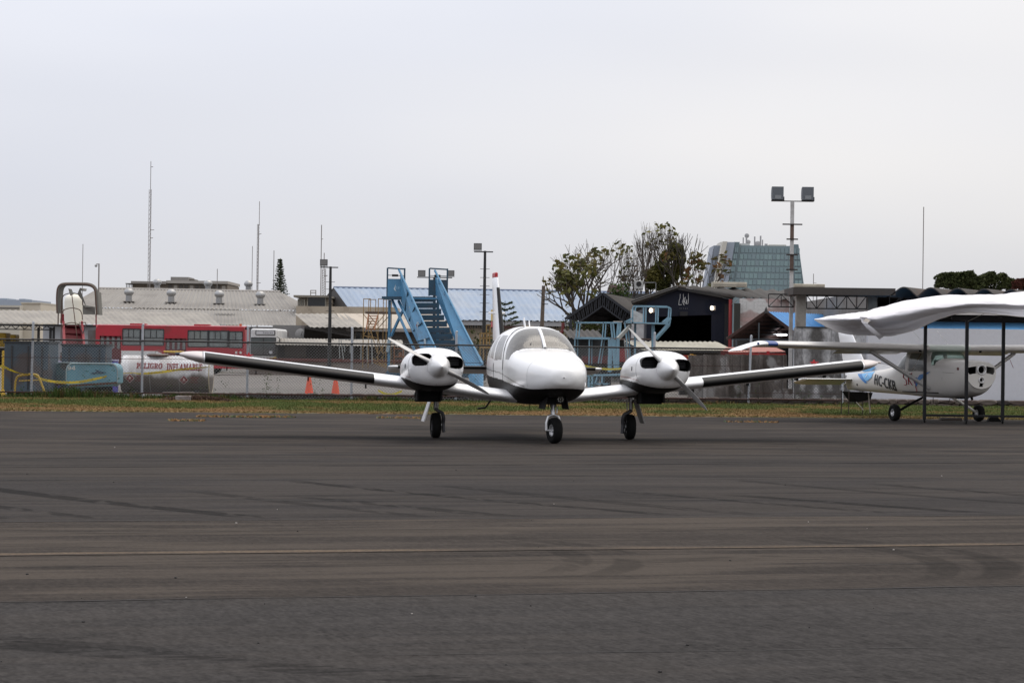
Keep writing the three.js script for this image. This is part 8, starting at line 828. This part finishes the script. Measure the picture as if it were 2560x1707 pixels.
{ // grass of the verge: blades in tufts
  srand(71); const bl = new THREE.BufferGeometry(); const P = [], N = 7; for (let k = 0; k < N; k++) { const a = rnd() * 6.283, x = rr(-0.06, 0.06), z = rr(-0.06, 0.06), h = rr(0.55, 1), w = 0.008, lx = Math.cos(a) * rr(0.1, 0.45), lz = Math.sin(a) * rr(0.1, 0.45), c = Math.cos(a + 1.57) * w, s = Math.sin(a + 1.57) * w; const m = [x + lx * 0.4 * h * 0.25, h * 0.6, z + lz * 0.4 * h * 0.25], e = [x + lx * h * 0.7 * 0.4, h, z + lz * h * 0.7 * 0.4]; P.push(x - c, 0, z - s, x + c, 0, z + s, m[0] + c * 0.8, m[1], m[2] + s * 0.8, x - c, 0, z - s, m[0] + c * 0.8, m[1], m[2] + s * 0.8, m[0] - c * 0.8, m[1], m[2] - s * 0.8, m[0] - c * 0.8, m[1], m[2] - s * 0.8, m[0] + c * 0.8, m[1], m[2] + s * 0.8, ...e); } bl.setAttribute('position', new THREE.Float32BufferAttribute(P, 3)); bl.computeVertexNormals();
  const inst = (name, lab, cat, list, m) => { const im = new THREE.InstancedMesh(bl, m, list.length); const M4 = new THREE.Matrix4(), Q = new THREE.Quaternion(); list.forEach(([x, y, z, s, h, c], i) => { Q.setFromAxisAngle(V(0, 1, 0), rnd() * 6.283); M4.compose(V(x, y, z), Q, V(s, h, s)); im.setMatrixAt(i, M4); im.setColorAt(i, new THREE.Color().setRGB(...c)); }); im.name = numbered(name); scene.add(im); tag(im, lab, cat, null, 'stuff'); };
  const green = [], tall = []; for (let k = 0; k < 62000; k++) { const x = rr(-16.5, 20), f = rnd(), ze = edgeZ(x), z = lerp(ze - 0.1, fenceZ(x) - 0.6, f); const pt = fbm2(x * 0.45, z * 0.5, 3, 5), near = sstep(0.24, 0.02, f) * 0.85, dry = clamp(near * rr(0.5, 1.3) + sstep(0.5, 0.66, pt) * 0.8 + (rnd() < 0.12 ? 0.5 : 0) - 0.12); if (rnd() < near * 0.35) continue; const L = rr(0.7, 1.25), h = lerp(0.06, 0.17, pt * sstep(0, 0.5, f)) * rr(0.6, 1.3) * (1 - 0.45 * dry); green.push([x, 0.01, z, rr(0.8, 1.5), h, [lerp(0.080, 0.24, dry) * L, lerp(0.105, 0.145, dry) * L, lerp(0.030, 0.065, dry) * L]]); }
  inst('verge_grass', 'short green and dry grass covering the verge', 'grass', green, mat([1, 1, 1], 0.9, 0, { transmission: 0.15, thickness: 0, specularIntensity: 0.2 }));
  for (let k = 0; k < 5200; k++) { const x = rr(-16.5, 18), g = n2(x * 0.5, 9) * (x < -6 ? 1.25 : 1) * (x < -12 ? 1.3 : 1); const z = fenceZ(x) + rr(-0.45, 0.5); if (rnd() > g * 1.1) continue; const L = rr(0.6, 1.2), dry = rnd() < (x > 3.2 && x < 8 ? 0.7 : 0.3) ? rr(0.4, 1) : 0; tall.push([x, 0, z, rr(1, 2), rr(0.12, 0.42) * g * (x > 14 ? 0.6 : 1), [lerp(0.045, 0.15, dry) * L, lerp(0.075, 0.085, dry) * L, lerp(0.018, 0.04, dry) * L]]); }
  inst('fence_weeds', 'tall weeds growing along the foot of the fence', 'weeds', tall, mat([1, 1, 1], 0.9, 0, { transmission: 0.15, thickness: 0, specularIntensity: 0.2 }));
  // dry tufts growing out of cracks in the apron, brown brush heap, creepers on the wire
  const cr = []; for (const [x, z, n, w] of [[-6.017, -53.2, 160, 0.8], [-5.153, -53.6, 60, 0.4], [-6.666, -50, 60, 0.35], [-2.457, -54, 60, 0.5], [5.383, -54.5, 40, 0.6]]) for (let k = 0; k < n; k++) { const d = rnd() < 0.7 ? 1 : 0; cr.push([x + rr(-1, 1) * w, 0.004, z + rr(-1, 1) * 0.22, rr(0.6, 1), rr(0.02, 0.07), [lerp(0.07, 0.28, d), lerp(0.11, 0.15, d), 0.05]]); } inst('crack_grass', 'dry grass tufts growing from cracks in the apron', 'grass', cr, mat([1, 1, 1], 0.9));
  const hp = []; for (let k = 0; k < 1500; k++) { const u = rr(-1, 1), r = rnd(); hp.push([-8.541 + u * 1.1, 0.0, -66.3 + rr(-0.35, 0.35), rr(1, 2.2), rr(0.08, 0.30) * (1 - u * u * 0.75), [lerp(0.09, 0.06, r), lerp(0.05, 0.035, r), lerp(0.03, 0.022, r)]]); } inst('brush_heap', 'heap of withered brown brush in the verge below the tank', 'brush', hp, mat([1, 1, 1], 0.95));
  srand(77); const cp = []; for (let k = 0; k < 46; k++) { const x = rr(-16, 9), h = rr(0.3, 1.2); let p = V(x, 0.1, fenceZ(x) + 0.07); for (let i = 0; i < 8; i++) { cp.push([p.x, p.y, p.z]); p = p.clone().add(V(rr(-0.09, 0.09), h / 8, rr(-0.01, 0.01))); } } const vg = leafGeo(cp.length * 3, i => V(...cp[Math.floor(i / 3)]).add(V(rr(-0.05, 0.05), rr(-0.05, 0.05), rr(-0.02, 0.02))), 0.03); tag(mesh('fence_creeper', vg, leafMat([0.045, 0.07, 0.02])), 'thin creepers climbing the fence wire', 'creeper', null, 'stuff');
}

scene.traverse(o => { if (o.isMesh) { o.castShadow = true; o.receiveShadow = true; } });
renderer.render(scene, camera);
